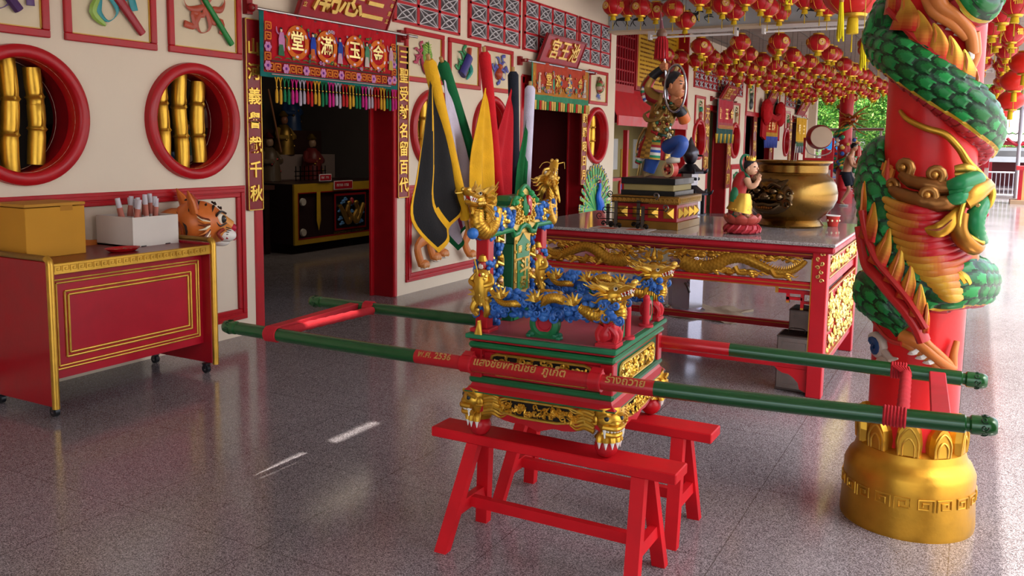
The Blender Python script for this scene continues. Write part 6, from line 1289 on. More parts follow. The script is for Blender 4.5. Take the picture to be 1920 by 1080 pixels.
for i in range(4):
    for (F) in (basis((ax0+.06+.115*i, ay0-.002, ZT+.117), (1, 0, 0), (0, 0, 1), (0, -1, 0)), basis((ax1+.002, ay0+.07+.125*i, ZT+.117), (0, 1, 0), (0, 0, 1), (1, 0, 0))):
        m.push(F); s = .038; m.add([(-s, -s, 0), (s, -s, 0), (s, s, 0), (-s, s, 0), (0, 0, .03)], [(0, 1, 4), (1, 2, 4), (2, 3, 4), (3, 0, 4)], 'c49a3c', 'gold', False); m.pop(); part('stud', m, ped, 'gold pyramid stud'); m = MB()

# warrior statue on wheel
st = thing('warrior_statue', 'painted young warrior statue in gold armour with spear and hoop, one foot on a wheel', 'statue', (-2.08, 6.15, ZT+.36))
def q(x, y, d=0): return aty(x, y, 6.15+d)
SK, AR = 'c07c54', '8c6a34'
m = MB()
m.tube(spl([q(1228, 262), q(1235, 240), q(1243, 215), q(1247, 195), q(1250, 185)], 4), [.085, .085, .10, .095, .05], 16, AR, 'gold', flat=.7, up=(0, 1, 0), disp=lambda i, j: .05*((i+j) % 2)); rg = random.Random(9)
for i in range(90):
    c = q(rg.uniform(1226, 1260), rg.uniform(192, 262), rg.uniform(-.085, -.055)); m.sph(tuple(c), rg.uniform(.007, .016), rg.choice(['b08c44', '7c5c2c', 'a08040', '8c2c24', 'c8b88c', '2c5c44', '6c5028']), 'gold' if i % 2 else 'paint', 7, 5)
body = part('body', m, st, 'gold armoured torso')
m = MB(); P = [(1210, 262), (1252, 256), (1258, 290), (1246, 300), (1234, 302), (1222, 300), (1205, 302)]
vs = spl([q(1228, 248), q(1228, 262), q(1226, 280), q(1224, 298)], 4); m.tube(vs, [.07, .10, .125, .135], 20, '8c6c3c', 'gold', flat=.6, up=(0, 1, 0), colf=lambda i, j: (['a8303a', 'c8c0b4', '2c4c9c', 'c8c0b4', '2c7c54', 'b08c3c'][i % 6] if j % 5 in (0, 1) else ('8c2028' if j % 5 == 2 else ['a8843c', '7c6030'][(i+j) % 2]))); m.tube(spl([q(1212, 268), q(1204, 290), q(1196, 306)], 4), [.05, .06, .045], 10, '8c2028', flat=.5, colf=lambda i, j: ['8c2028', 'c8c0b4', '2c7c54', '8c2028'][i % 4]); part('skirt', m, st, 'striped armour skirt')
m = MB(); m.tube(spl([q(1232, 250, -.06), q(1243, 254, -.09), q(1254, 256, -.06)], 3), .012, 8, '1c3c2c'); m.tube(spl([q(1222, 246, -.05), q(1233, 251, -.08)], 3), .013, 8, 'a01c24'); part('belt', m, st)
def limb(P, r, col, mat='paint', nm='arm', lb=None, colf=None): m = MB(); m.tube(spl(P, 5), r, 12, col, mat, colf=colf); return part(nm, m, st, lb)
limb([q(1240, 190), q(1222, 182), q(1212, 165), q(1222, 145)], [.06, .06, .048, .035], AR, 'gold', colf=lambda i, j: AR if j % 3 else '8c2028'); limb([q(1222, 145), q(1232, 136), q(1240, 130)], [.035, .032, .03], '1c1c1e')
limb([q(1258, 196), q(1276, 208), q(1283, 222)], [.055, .05, .045], AR, 'gold'); limb([q(1284, 226, -.03), q(1279, 214, -.07), q(1273, 202, -.09)], [.045, .04, .032], 'b85c24', colf=lambda i, j: 'b85c24' if i < 5 else '1c1c1e')
def hand(c, d, s, nm='hand'):
    m = MB(); m.sph(tuple(c), (.03*s, .026*s, .034*s), SK, n=12, m=8)
    for k in range(4): m.tube(spl([c+Vector((d*.0, -.022*s, (.02-.013*k)*s)), c+Vector((d*.03*s, -.03*s, (.022-.013*k)*s)), c+Vector((d*.036*s, -.006*s, (.018-.013*k)*s))], 3), .0085*s, 6, SK)
    m.tube([c+Vector((0, -.02*s, .02*s)), c+Vector((d*.02*s, -.03*s, .038*s))], .009*s, 6, SK); return part(nm, m, st)
hand(q(1243, 126), 1, .95); hand(q(1272, 193, -.09), 1, .95)
m = MB(); hc = q(1268, 160, -.05); m.push(basis(hc, (.93, -.36, 0), (.36, .93, 0), (0, 0, 1)) @ SC(.82, .82, .86))   # head looks to +x local
m.sph((0, 0, 0), (.088, .075, .1), SK, n=20, m=14); m.sph((.03, 0, -.05), (.06, .055, .055), SK, n=14, m=10); m.tube([(.08, 0, .01), (.103, 0, -.025), (.085, 0, -.035)], [.01, .014, .01], 8, SK); m.sph((.078, 0, -.055), (.014, .022, .008), '9c3028', n=8, m=5); m.sph((.0, -.076, -.01), (.018, .01, .026), SK, n=8, m=6); m.tube([(0, 0, -.07), (-.02, 0, -.14)], .04, 10, SK)
for e in (-1, 1): m.sph((.078, e*.03, .008), (.008, .016, .006), '1c1814', n=8, m=5); m.tube([(.082, e*.014, .028), (.072, e*.045, .034)], .004, 5, '1c1814')
head = part('head', m, st); m = MB(basis(hc, (.93, -.36, 0), (.36, .93, 0), (0, 0, 1)) @ SC(.82, .82, .86)); m.sph((-.022, 0, .03), (.09, .084, .09), '17161a', n=18, m=12); m.sph((.05, 0, .075), (.03, .03, .012), 'b89040', 'gold', 8, 5); part('hair', m, head, 'black hair')
m = MB(); c = q(1238, 150, .06)
for i in range(12): a = i*.5; m.tube(spl([q(1252, 150, .05), q(1254, 148, .05)+Vector((.05*cos(a), .0, .06*sin(a)+.02)), q(1254, 146, .05)+Vector((.09*cos(a+.3), .0, .10*sin(a+.3)+.03))], 3), [.03, .022, .005], 7, ['7c2c24', '8c7440', '6c2018'][i % 3]); 
part('headdress', m, head, 'feathered red and gold headdress')
m = MB(); A = q(1240, 36); B = q(1258, 268, -.02); m.tube([A, B], .008, 8, 'a8a4a8', 'steel'); sp = part('spear', m, st, 'long steel spear'); m = MB()
for i in range(14): a = i*.45; c = q(1241, 66); m.tube([c+Vector((.012*cos(a), .012*sin(a), 0)), c+Vector((.04*cos(a), .04*sin(a), -.04)), c+Vector((.045*cos(a), .045*sin(a), -.17))], .008, 5, '9c1820', 'cloth')
m.lathe(tuple(q(1241, 66)), [(.035, -.01), (.04, .01), (.03, .035), (.01, .05)], 12, '6c4c3c'); m.tube([q(1241, 60), q(1239, 22)], [.02, .002], 8, '6c3c44'); part('spear_tassel', m, sp, 'dark red spear tassel')
m = MB(); c = q(1266, 166, -.12); m.push(basis(c, (.93, -.36, 0), (0, 0, 1))); m.tube([(.095*cos(k*pi/16), .165*sin(k*pi/16), 0) for k in range(32)], .009, 8, 'a8a4a8', 'steel', closed=True, up=(0, 0, 1)); m.pop(); part('hoop', m, st, 'silver hoop')
limb([q(1224, 296), q(1220, 310), q(1216, 322)], [.06, .05, .045], '2c4c94', nm='leg', lb='blue trouser leg'); limb([q(1214, 318), q(1213, 326), q(1214, 330.5)], [.036, .034, .038], '8c7450', nm='boot'); limb([q(1248, 278), q(1268, 266, -.08), q(1280, 268, -.1), q(1274, 284, -.1), q(1262, 296, -.1)], [.055, .047, .044, .04, .028], '2c4c94', nm='leg', lb='raised blue trouser leg'); limb([q(1252, 302, -.1), q(1262, 300, -.12), q(1274, 300, -.1)], [.02, .024, .02], 'b8b0a0', nm='boot')
m = MB(); wc = q(1257, 318, -.06); wc.z = ZT+.36+.062; m.push(basis(wc, (.9, -.43, 0), (0, 0, 1))); m.lathe((0, 0, 0), [(.02, -.025), (.058, -.025), (.062, 0), (.058, .025), (.02, .025)], 28, 'a83c34'); m.ring((0, 0, .02), .04, .058, 0, .012, 'c8a878', n=28)
for k in range(6): a = k*pi/3; m.sph((.03*cos(a), .03*sin(a), .025), (.011, .011, .006), '2c1814' if k % 2 else 'c8a878', n=8, m=5)
m.sph((0, 0, .026), .012, 'b03028', n=8, m=6); m.pop(); part('wheel', m, st, 'red and cream fire wheel')
m = MB()
for P, r_ in (([q(1246, 205, -.06), q(1236, 222, -.1), q(1216, 226, -.06), q(1208, 216), q(1218, 208, .03)], .016), ([q(1210, 240, -.02), q(1198, 262), q(1194, 285), q(1200, 305), q(1196, 330)], .014), ([q(1240, 175, -.06), q(1238, 190, -.1), q(1230, 205, -.08)], .014)): m.tube(spl(P, 6), r_, 8, '9c7c44', 'gold', flat=.5)
m.tube(spl([q(1209, 160, -.02), q(1206, 175, -.04), q(1212, 190, -.03)], 4), .02, 8, 'c8c0b4', colf=lambda i, j: ['c8c0b4', '2c4c9c', 'c8c0b4', '2c7c54', 'a8303a'][i % 5]); part('scarf', m, st, 'curling gold scarf')
# brass urn with a lion mask
ur = thing('brass_urn', 'large round brass incense urn with a lion mask, on the altar table', 'incense urn', (-1.235, 6.78, ZT)); uc = Vector((-1.235, 6.78, ZT))
m = MB(); m.lathe(tuple(uc), [(.0, 0), (.235, 0), (.245, .015), (.235, .03), (.225, .045), (.215, .055), (.22, .065), (.26, .10), (.305, .15), (.333, .21), (.335, .26), (.32, .32), (.29, .365), (.262, .39), (.252, .405), (.258, .41), (.258, .46), (.27, .475), (.285, .48), (.288, .495), (.255, .495), (.24, .48), (.235, .42), (.3, .3), (.2, .12), (0, .1)], 72, '80602e', 'brass'); part('bowl', m, ur)
m = MB(); fc = Vector((-.35, -.93, .12)).normalized(); u_ = Vector((.93, -.35, 0)).normalized(); m.M = basis(uc+Vector((0, 0, .235))+Vector((fc.x, fc.y, 0))*.315, u_, (0, 0, 1)); C = '5c4a34'
m.push(SC(1.1, 1.15, 1.3)); m.push(SC(1, 1, .5)); m.sph((0, 0, -.06), (.17, .12, .08), C, 'brass', 20, 12); m.pop(); m.sph((0, .0, .025), (.04, .03, .035), C, 'brass', 12, 8)
for e in (-1, 1):
    m.sph((e*.06, .035, .03), (.028, .022, .02), C, 'brass', 10, 8); m.tube(spl([(e*.02, .055, .03), (e*.06, .08, .035), (e*.11, .06, .02)], 4), .013, 7, C, 'brass'); m.sph((e*.10, .0, .02), .024, C, 'brass', 10, 8); m.sph((e*.03, -.01, .035), .016, C, 'brass', 8, 6)
    m.tube([(e*.09, .07, .01), (e*.15, .11, .005)], [.03, .004], 8, C, 'brass', flat=.5); m.spiral((e*.14, -.05, 0), .035, .01, 1.2, 0, e, C, 'brass', 6); m.spiral((e*.15, .02, -.005), .03, .009, 1.2, 0, e, C, 'brass', 6)
m.tube(spl([(-.1, -.04, .01), (-.05, -.055, .035), (0, -.05, .04), (.05, -.055, .035), (.1, -.04, .01)], 4), .012, 8, C, 'brass'); m.tube(spl([(-.1, -.05, .01), (-.05, -.085, .03), (0, -.09, .035), (.05, -.085, .03), (.1, -.05, .01)], 4), .012, 8, C, 'brass')
for k in range(-3, 4): m.bx(k*.018-.007, k*.018+.007, -.078, -.06, .02, .036, '8c7450', 'brass')
m.pop()
part('lion_mask', m, ur, 'dull lion mask relief')
m = MB(); [m.tube([uc+Vector((dx, dy, .40)), uc+Vector((dx*1.1+.01, dy, h))], .0025, 5, 'b8a088') for dx, dy, h in ((-.03, .0, .60), (.0, .02, .62), (.02, -.02, .59))]; part('incense_sticks', m, ur); 
m = MB(); m.lathe(tuple(uc), [(0, .41), (.245, .41), (.245, .40)], 30, '5c564e', 'matte'); part('ash', m, ur)
# child statue on lotus
ch = thing('child_statue', 'small praying child figure with green scarf on a red lotus, before the urn', 'statue', (-1.41, 5.98, ZT)); cc = Vector((-1.405, 5.98, ZT)); k_ = lambda x, y, d=0: aty(x, y, 5.98+d)
m = MB(); m.lathe(tuple(cc), [(.095, 0), (.115, .012), (.12, .035), (.105, .06), (.08, .068), (.075, .075)], 28, '9c2028')
for i in range(14): a = i*2*pi/14; m.tube(spl([cc+Vector((.118*cos(a), .118*sin(a), .012)), cc+Vector((.123*cos(a+.2), .123*sin(a+.2), .035)), cc+Vector((.1*cos(a+.35), .1*sin(a+.35), .062))], 3), .008, 6, 'a83038')
lot = part('lotus_base', m, ch, 'red carved lotus base'); m = MB()
for i in range(9): a = i*2*pi/9; m.push(T(*cc) @ RZ(a) @ T(.07, 0, .065)); m.tube(spl([(0, 0, 0), (.03, 0, .025), (.045, 0, .05), (.05, 0, .07)], 3), [.03, .045, .04, .008], 8, 'a04034', flat=.35, up=(1, 0, .4)); m.pop()
m.lathe(tuple(cc), [(.08, .07), (.10, .10), (.1, .112), (0, .115)], 20, '8c3830'); part('petals', m, lot)
m = MB(); bz = Vector((0, 0, 0)); m.tube(spl([k_(1384, 378), k_(1385, 360), k_(1388, 345), k_(1393, 333), k_(1402, 326)], 4), [.05, .05, .055, .05, .025], 14, 'a02020', flat=.8, up=(0, 1, 0)); cb = part('body', m, ch, 'red top'); m = MB()
m.tube(spl([k_(1392, 362), k_(1390, 378), k_(1386, 396)], 4), [.05, .07, .085], 16, 'c49a3c', 'gold', flat=.75, up=(0, 1, 0), disp=lambda i, j: .09*((i+j) % 2)); m.spiral(tuple(k_(1374, 392, -.07)), .02, .007, 1.3, col='c49a3c', mat='gold'); m.tube(spl([k_(1378, 366), k_(1374, 384), k_(1370, 400)], 4), [.02, .03, .02], 8, '8c2024'); part('skirt', m, ch, 'gold skirt'); m = MB(); m.tube(spl([k_(1377, 378), k_(1380, 364), k_(1384, 350)], 4), [.045, .052, .04], 12, '1f6a44', flat=.8); m.tube(spl([k_(1404, 292, .04), k_(1394, 292, .03), k_(1389, 305, .02), k_(1394, 322, 0), k_(1404, 334, -.04)], 5), .016, 8, '2c7c5c', flat=.6); m.tube(spl([k_(1374, 396), k_(1372, 406), k_(1384, 408)], 4), .014, 8, '1f6a54'); part('scarf', m, ch, 'green scarf')
m = MB(); hd = k_(1409, 314, -.01); m.sph(tuple(hd), (.044, .04, .05), 'c89878', n=16, m=12); m.sph(tuple(hd+Vector((.012, -.004, -.022))), (.03, .03, .028), 'c89878', n=12, m=8); m.sph(tuple(hd+Vector((.044, -.01, -.006))), (.008, .007, .009), 'c89878', n=8, m=5); m.sph(tuple(hd+Vector((.03, -.034, .006))), (.008, .004, .004), '1c1814', n=6, m=4); m.sph(tuple(hd+Vector((.038, -.018, -.028))), (.007, .009, .003), '9c3028', n=6, m=4); m.sph(tuple(hd+Vector((-.012, -.04, -.006))), (.009, .006, .013), 'c89878', n=6, m=4); h2 = part('head', m, ch); m = MB(); m.sph(tuple(hd+Vector((-.01, .004, .014))), (.047, .043, .047), '1a1a20', n=14, m=10); part('hair', m, h2, 'black hair'); m = MB(); m.lathe(tuple(hd+Vector((-.005, 0, .045))), [(.03, 0), (.032, .01), (.028, .022), (.012, .03)], 14, 'c89a3c', 'gold'); [m.tube([hd+Vector((-.005+.028*cos(a*.9), .028*sin(a*.9), .055)), hd+Vector((-.005+.032*cos(a*.9), .032*sin(a*.9), .08))], [.006, .001], 5, 'c89a3c', 'gold') for a in range(7)]; part('crown', m, h2, 'small gold crown')
for e in (0, 1): m = MB(); m.tube(spl([k_(1400, 335, -.03+.06*e), k_(1406, 348, -.05+.07*e), k_(1416, 347, -.05+.06*e), k_(1422, 338, -.04+.03*e)], 4), [.024, .022, .018, .013], 10, 'c89878'); part('arm', m, ch)
m = MB(); c0 = k_(1423, 337, -.03)
for e in (-1, 1):
    m.sph(tuple(c0+Vector((0, e*.008, .004))), (.014, .008, .018), 'c89878', n=8, m=6)
    for k in range(4): m.tube([c0+Vector((-.007+.005*k, e*.007, .012)), c0+Vector((-.004+.006*k, e*.005, .04-.004*abs(k-1)))], .0035, 5, 'c89878')
    m.tube([c0+Vector((-.01, e*.006, .006)), c0+Vector((-.016, e*.003, .026))], .004, 5, 'c89878')
part('hands', m, ch, 'hands pressed together')
for e, x0, x1 in ((0, 1382, 1383), (1, 1402, 1404)): m = MB(); f = k_(x1, 405); f.z = ZT+.118; f.y += (-.02 if e else .01); m.tube(spl([f+Vector((-.01, 0, .07)), f+Vector((-.012, 0, .03)), f+Vector((0, 0, .006))], 3), [.022, .018, .016], 8, 'c89878'); m.sph(tuple(f+Vector((.02, -.006, .0))), (.034, .016, .011), 'c89878', n=10, m=6); part('leg', m, ch)
# wrought iron candle rack
rk = thing('candle_rack', 'black wrought iron candle rack with curled ends on the altar table', 'candle rack', (-2.12, 5.78, ZT))
IR = '2c2a2a'; r0 = Vector((-2.24, 5.74, ZT)); 
for k, (dx, dy) in enumerate(((0, 0), (.20, .0), (.12, .13), (-.1, .1))):
    m = MB(); b = r0+Vector((dx, dy, 0)); m.bx(b.x-.012, b.x+.012, b.y-.004, b.y+.004, ZT+.012, ZT+.20-.03*(k % 2), '5c5654', 'metal')
    m.push(basis(b+Vector((0, -.01, .03)), (1, 0, 0), (0, 0, 1), (0, -1, 0)))
    for e in (-1, 1): m.spiral((e*.03, -.004, 0), .02, .006, 1.3, pi if e > 0 else 0, -e, IR, 'metal', 6); m.sph((e*.03, -.004, 0), .008, IR, 'metal', 6, 5)
    m.pop(); part('leg', m, rk)
for k in range(5):
    m = MB(); z = ZT+.07+.04*k; y = 5.74+.03*(k % 2)*2; m.tube([(-2.36+.02*k, y, z), (-2.02+.07*(k % 3), y, z)], .0035, 6, IR, 'metal')
    if k in (1, 4, 0): m.push(basis((-2.365+.02*k, y, z+.02), (1, 0, 0), (0, 0, 1), (0, -1, 0))); m.spiral((0, 0, 0), .026, .004, 1.3, -pi/2, -1, IR, 'metal', 6); m.pop()
    if k in (2, 4): m.push(basis((-2.02+.07*(k % 3), y, z+.018), (1, 0, 0), (0, 0, 1), (0, -1, 0))); m.spiral((.0, 0, 0), .026, .006, 1.2, -pi/2, 1, '6c6462', 'metal', 6); m.pop()
    part('rail', m, rk)
m = MB(); m.bx(-2.42, -1.98, 5.68, 5.87, ZT+.0005, ZT+.003, 'a89c94', 'matte'); m.bx(-2.36, -2.24, 5.69, 5.78, ZT+.003, ZT+.004, 'a8482c', 'matte'); m.bx(-2.15, -2.04, 5.70, 5.80, ZT+.003, ZT+.004, '9c4c34', 'matte'); single('paper_sheet', m, 'printed sheet of paper lying under the iron candle rack', 'paper', (-2.2, 5.78, ZT))
# paper cup
cu = thing('paper_cup', 'small red and white paper cup standing beside the brass urn on the table', 'cup', (-.945, 6.93, ZT)); c = Vector((-.945, 6.93, ZT+.001)); m = MB(); m.lathe(tuple(c), [(.036, 0), (.05, .078), (.054, .082), (.052, .085), (.047, .08), (.034, .004), (0, .004)], 28, 'd8d4d0', 'matte', colf=lambda i: 'd8d4d0' if i else 'b8342c'); part('cup', m, cu); m = MB()
for k in range(8): a = k*pi/4; m.sph((c.x+.045*cos(a), c.y+.045*sin(a), c.z+.045), (.008, .008, .009), 'e8d8b0', n=8, m=5)
part('printed_dots', m, cu)
# ================= UNDER AND BEHIND THE TABLE =================
pg = thing('pagoda_burner', 'tall pewter pagoda incense burner on a steel pedestal, behind the warrior statue', 'incense burner', (-2.42, 8.1, 0)); pc = Vector((-2.42, 8.1, 0))
def hexl(m, prof, col, mat, n=6): m.lathe(tuple(pc), prof, n, col, mat)
m = MB(); hexl(m, [(.2, 0), (.2, .03), (.17, .05), (.17, .5), (.12, .52), (.12, .6)], '9c98a4', 'steel'); m.tube([pc+Vector((.05, -.19, .3)), pc+Vector((.09, -.23, .27)), pc+Vector((.1, -.21, .22))], .012, 6, '4c4644', 'metal'); ps = part('pedestal', m, pg, 'bright hexagonal steel pedestal')
m = MB(); m.lathe(tuple(pc), [(.1, .6), (.16, .66), (.2, .75), (.17, .84), (.12, .9), (.16, .92), (.17, .95)], 24, '5c5c64', 'metal'); part('bowl', m, pg); m = MB(); hexl(m, [(.13, .95), (.13, 1.13)], '8c8a90', 'steel'); [m.tube([pc+Vector((.14*cos(a*pi/3), .14*sin(a*pi/3), .95)), pc+Vector((.14*cos(a*pi/3), .14*sin(a*pi/3), 1.14))], .014, 6, '2c2c30', 'metal') for a in range(6)]; part('lantern_body', m, pg)
def roof(z, r):
    m = MB(); m.lathe(tuple(pc), [(r*.35, z+.09), (r*.6, z+.05), (r*.95, z+.015), (r, z+.02), (r*.97, z), (r*.3, z+.01)], 6, '34343a', 'metal')
    for a in range(6): b = a*pi/3; m.tube(spl([pc+Vector((r*.9*cos(b), r*.9*sin(b), z+.015)), pc+Vector((r*1.05*cos(b), r*1.05*sin(b), z+.02)), pc+Vector((r*1.15*cos(b), r*1.15*sin(b), z+.05))], 3), [.02, .016, .005], 6, '34343a', 'metal')
    return m
part('roof', roof(1.13, .2), pg, 'dark lower pagoda roof'); m = MB(); hexl(m, [(.08, 1.22), (.085, 1.34)], '7c7a80', 'steel'); [m.sph((pc.x+.083*cos(a*pi/3+.5), pc.y+.083*sin(a*pi/3+.5), 1.28), .016, '1c1c20', n=8, m=6) for a in range(6)]; part('lantern_body', m, pg); part('roof', roof(1.33, .15), pg, 'dark upper pagoda roof')
m = MB(); m.lathe(tuple(pc), [(.03, 1.42), (.05, 1.44), (.08, 1.5), (.075, 1.55), (.04, 1.59), (.03, 1.61), (.012, 1.66), (0, 1.68)], 18, '4c4a50', 'metal'); [m.spiral((pc.x+.08*e, pc.y, 1.5), .03, .01, 1, col='2c2c30', mat='metal') for e in (-1, 1)]; part('finial', m, pg, 'round finial')
m = MB(); vs = []; fs = []; n = 14; rg = random.Random(6); 
for i in range(n+1):
    for j in range(n+1): vs.append((-2.62+.75*i/n+.04*sin(j), 7.72+.72*j/n+.03*sin(i*.8), .012+.012*sin(i*1.3+j*.6)+rg.uniform(0, .006)))
for i in range(n):
    for j in range(n): a = i*(n+1)+j; fs.append((a, a+1, a+n+2, a+n+1))
b_ = len(vs); vs += [(v[0], v[1], .001) for v in vs]; ed = [i*(n+1) for i in range(n+1)]+[n*(n+1)+j for j in range(1, n+1)]+[i*(n+1)+n for i in range(n-1, -1, -1)]+[j for j in range(n-1, 0, -1)]
fs += [(ed[k], ed[(k+1) % len(ed)], ed[(k+1) % len(ed)]+b_, ed[k]+b_) for k in range(len(ed))]; m.add(vs, fs, '7c6c5a', 'cloth'); single('sack_mat', m, 'crumpled brown sack mat on the floor under the steel burner', 'mat', (-2.3, 8.05, 0))
def tin(x, y, s, h, label, rot=0):
    t = thing('metal_tin', label, 'metal tin', (x, y, 0), rot, group='square oil tins under the altar table'); M_ = T(x, y, 0) @ RZ(rot)
    m = MB(M_); m.bx(-s, s, -s, s, 0, h, '8c8078', 'metal', .006); m.bx(-s+.01, s-.01, -s+.01, s-.01, h, h+.001, '14100e', 'matte')
    for z in (0.012, h-.008): m.bx(-s-.003, s+.003, -s-.003, s+.003, z-.006, z+.006, '6c625c', 'metal', .002)
    part('can', m, t); m = MB(M_)
    for (a, b) in ((0, -1), (1, 0), (-1, 0)):
        F = basis((a*s*1.005, b*s*1.005, h/2), (-b if b else 0, a if a else 0, 0) if b == 0 else (1, 0, 0), (0, 0, 1), (a, b, 0)); m.push(F); P = [(-s*.7, -h*.38), (s*.7, -h*.38), (s*.7, h*.38), (-s*.7, h*.38)]; m.tube([(p[0], p[1], 0) for p in P], .004, 6, '9c9088', 'metal', closed=True, up=(0, 0, 1)); m.pop()
    part('pressed_rim', m, t); m = MB(M_); m.tube(spl([(-.05, 0, h+.0), (-.045, 0, h+.03), (.045, 0, h+.03), (.05, 0, h)], 4), .004, 6, '5c5450', 'metal'); part('handle', m, t)
tin(-.985, 5.86, .105, .37, 'grey square oil tin under the altar table, nearer of two'); tin(-1.08, 6.85, .115, .37, 'square tin with a dark open top under the altar table, behind the nearer tin')
# ================= INSIDE THE NEAR DOOR =================
def strokes(mb, w, h, col, seed):      # a line of writing too small to read
    rg = random.Random(seed); x = -w/2
    while x < w/2-h:
        L = h*rg.uniform(.35, .7); mb.bx(x, x+h*.14, -h*.35, h*.35, 0, .002, col); mb.bx(x, x+L, h*rg.uniform(.1, .3), h*.38, 0, .002, col)
        if rg.random() < .6: mb.bx(x+L-h*.12, x+L, -h*.35, h*.3, 0, .002, col)
        x += L+h*rg.choice((.2, .2, .2, .6))
AX = -8.3; ay = lambda x, y: atx(x, y, AX)
cA, cB = ay(552, 350), ay(552, 458); cy0, cy1 = 9.1, 11.9
al = thing('altar_counter', 'dark offering counter with yellow rims and a dragon panel, standing inside the near door', 'altar', (AX-.4, 10.4, 0))
m = MB(); m.bx(AX-.7, AX-.02, cy0, cy1, .14, .98, '2a1a1a', 'paint'); part('body', m, al)
m = MB(); Yk = 'b08a24'
for (a, b, c, d) in ((cy0, cy1, .13, .2), (cy0, cy1, .86, .98), (cy0, cy0+.07, .2, .86), (cy1-.07, cy1, .2, .86)): m.bx(AX-.02, AX+.01, a, b, c, d, Yk)
for y in (9.6, 10.98): m.add([(AX+.012, y-.04, .86), (AX+.012, y+.04, .86), (AX+.012, y+.045, .45), (AX+.012, y, .30), (AX+.012, y-.045, .45), (AX+.03, y, .5)], [(0, 1, 5), (1, 2, 5), (2, 3, 5), (3, 4, 5), (4, 0, 5)], 'c09a28', 'paint', False)
m.bx(AX-.02, AX+.012, cy0+.07, cy0+.085, .2, .86, '8c1018'); m.bx(AX-.02, AX+.012, cy0+.07, cy1-.07, .2, .215, '8c1018'); m.bx(AX-.02, AX+.012, cy0+.07, cy1-.07, .845, .86, '8c1018'); part('yellow_trim', m, al, 'yellow and red trim')
m = MB(); [m.lathe((AX+.0, y, z), [(0, .03), (.05, .03), (.055, 0)], 16, 'b8b0a4', ax=RY(pi/2)) for y, z in ((9.27, .73), (9.27, .3), (11.75, .73))]; part('white_disc', m, al, 'white round boss')
m = MB(basis((AX+.002, 10.32, .54), (0, 1, 0), (0, 0, 1), (1, 0, 0))); m.bx(-.37, .37, -.27, .27, 0, .01, '8c1018'); m.bx(-.34, .34, -.24, .24, .01, .014, '0c141c'); rg = random.Random(1)
for i in range(14): x, y = rg.uniform(-.28, .28), rg.uniform(-.18, .2); [m.sph((x+.03*cos(k*1.3), y+.02*sin(k*1.9), .025), (.035, .02, .012), '5c8cc0', n=7, m=4) for k in range(4)]
for e in (-1, 1): m.tube(spl([(e*.28, .1, .03), (e*.2, -.02, .04), (e*.1, -.16, .04), (e*.05, -.08, .04), (e*.12, .02, .04), (e*.07, .12, .04)], 5), lambda t: .03+.01*sin(pi*t), 8, 'a8823c', 'gold', disp=lambda i, j: .08*((i+j) % 2)); m.sph((e*.08, .13, .05), (.05, .035, .03), 'a8823c', 'gold', 8, 6)
m.sph((0, .15, .03), (.04, .06, .03), '9c2c34', n=10, m=6); part('dragon_panel', m, al, 'black panel with two gold dragons among blue clouds')
m = MB(basis((AX+.012, 10.3, .235), (0, 1, 0), (0, 0, 1), (1, 0, 0))); strokes(m, .75, .05, '6c5428', 4); part('lettering', m, al)
def sgn(y0, z0, w, h, txt, lab): m = MB(basis((AX+.03, y0, z0), (0, 1, 0), (0, 0, 1), (1, 0, 0))); m.bx(-w/2, w/2, -h/2, h/2, 0, .012, 'd8c8c8', 'paint'); m.bx(-w/2+.012, w/2-.012, -h/2+.012, h/2-.012, .012, .016, 'a81424'); m.push(T(0, 0, .016)); strokes(m, w*.75, h*.4, 'e8dcd8', int(w*100)); m.pop(); single('donation_sign', m, lab, 'sign', (AX+.03, y0, z0-h/2), 'small red signs with white writing on the inner altar')
sgn(10.12, .94, .42, .13, '๑. พระรัตนตรัย', 'small red sign with white writing fixed to the front edge of the inner counter'); sgn(9.72, 1.06, .26, .1, 'ทำบุญ', 'smaller red sign standing on top of the inner counter')
t = thing('altar_cabinet', 'dark stepped altar against the back wall of the near hall', 'altar', (-10.2, 9.5, 0)); m = MB(); m.bx(-10.9, -9.6, 7.2, 11.9, 0, .95, '3a2422', 'paint'); m.bx(-10.9, -9.9, 7.2, 11.9, .95, 1.35, '8c7a74', 'matte'); m.bx(-10.9, -10.2, 7.2, 11.9, 1.35, 1.75, '3a2422', 'paint'); part('steps', m, t)
t = thing('side_table', 'dark wooden table beside the inner counter', 'table', (-9.2, 8.3, 0)); m = MB(); m.bx(-9.5, -8.6, 7.4, 9.05, .9, .96, '4a2c26', 'paint'); part('top', m, t)
for x in (-9.42, -8.7):
    for y in (7.5, 8.95): m = MB(); m.bx(x-.05, x+.05, y-.05, y+.05, 0, .9, '2c1a18'); part('leg', m, t)
rg = random.Random(12); spots = []
OR_ = 'first second third fourth fifth sixth seventh eighth ninth tenth eleventh twelfth thirteenth'.split()
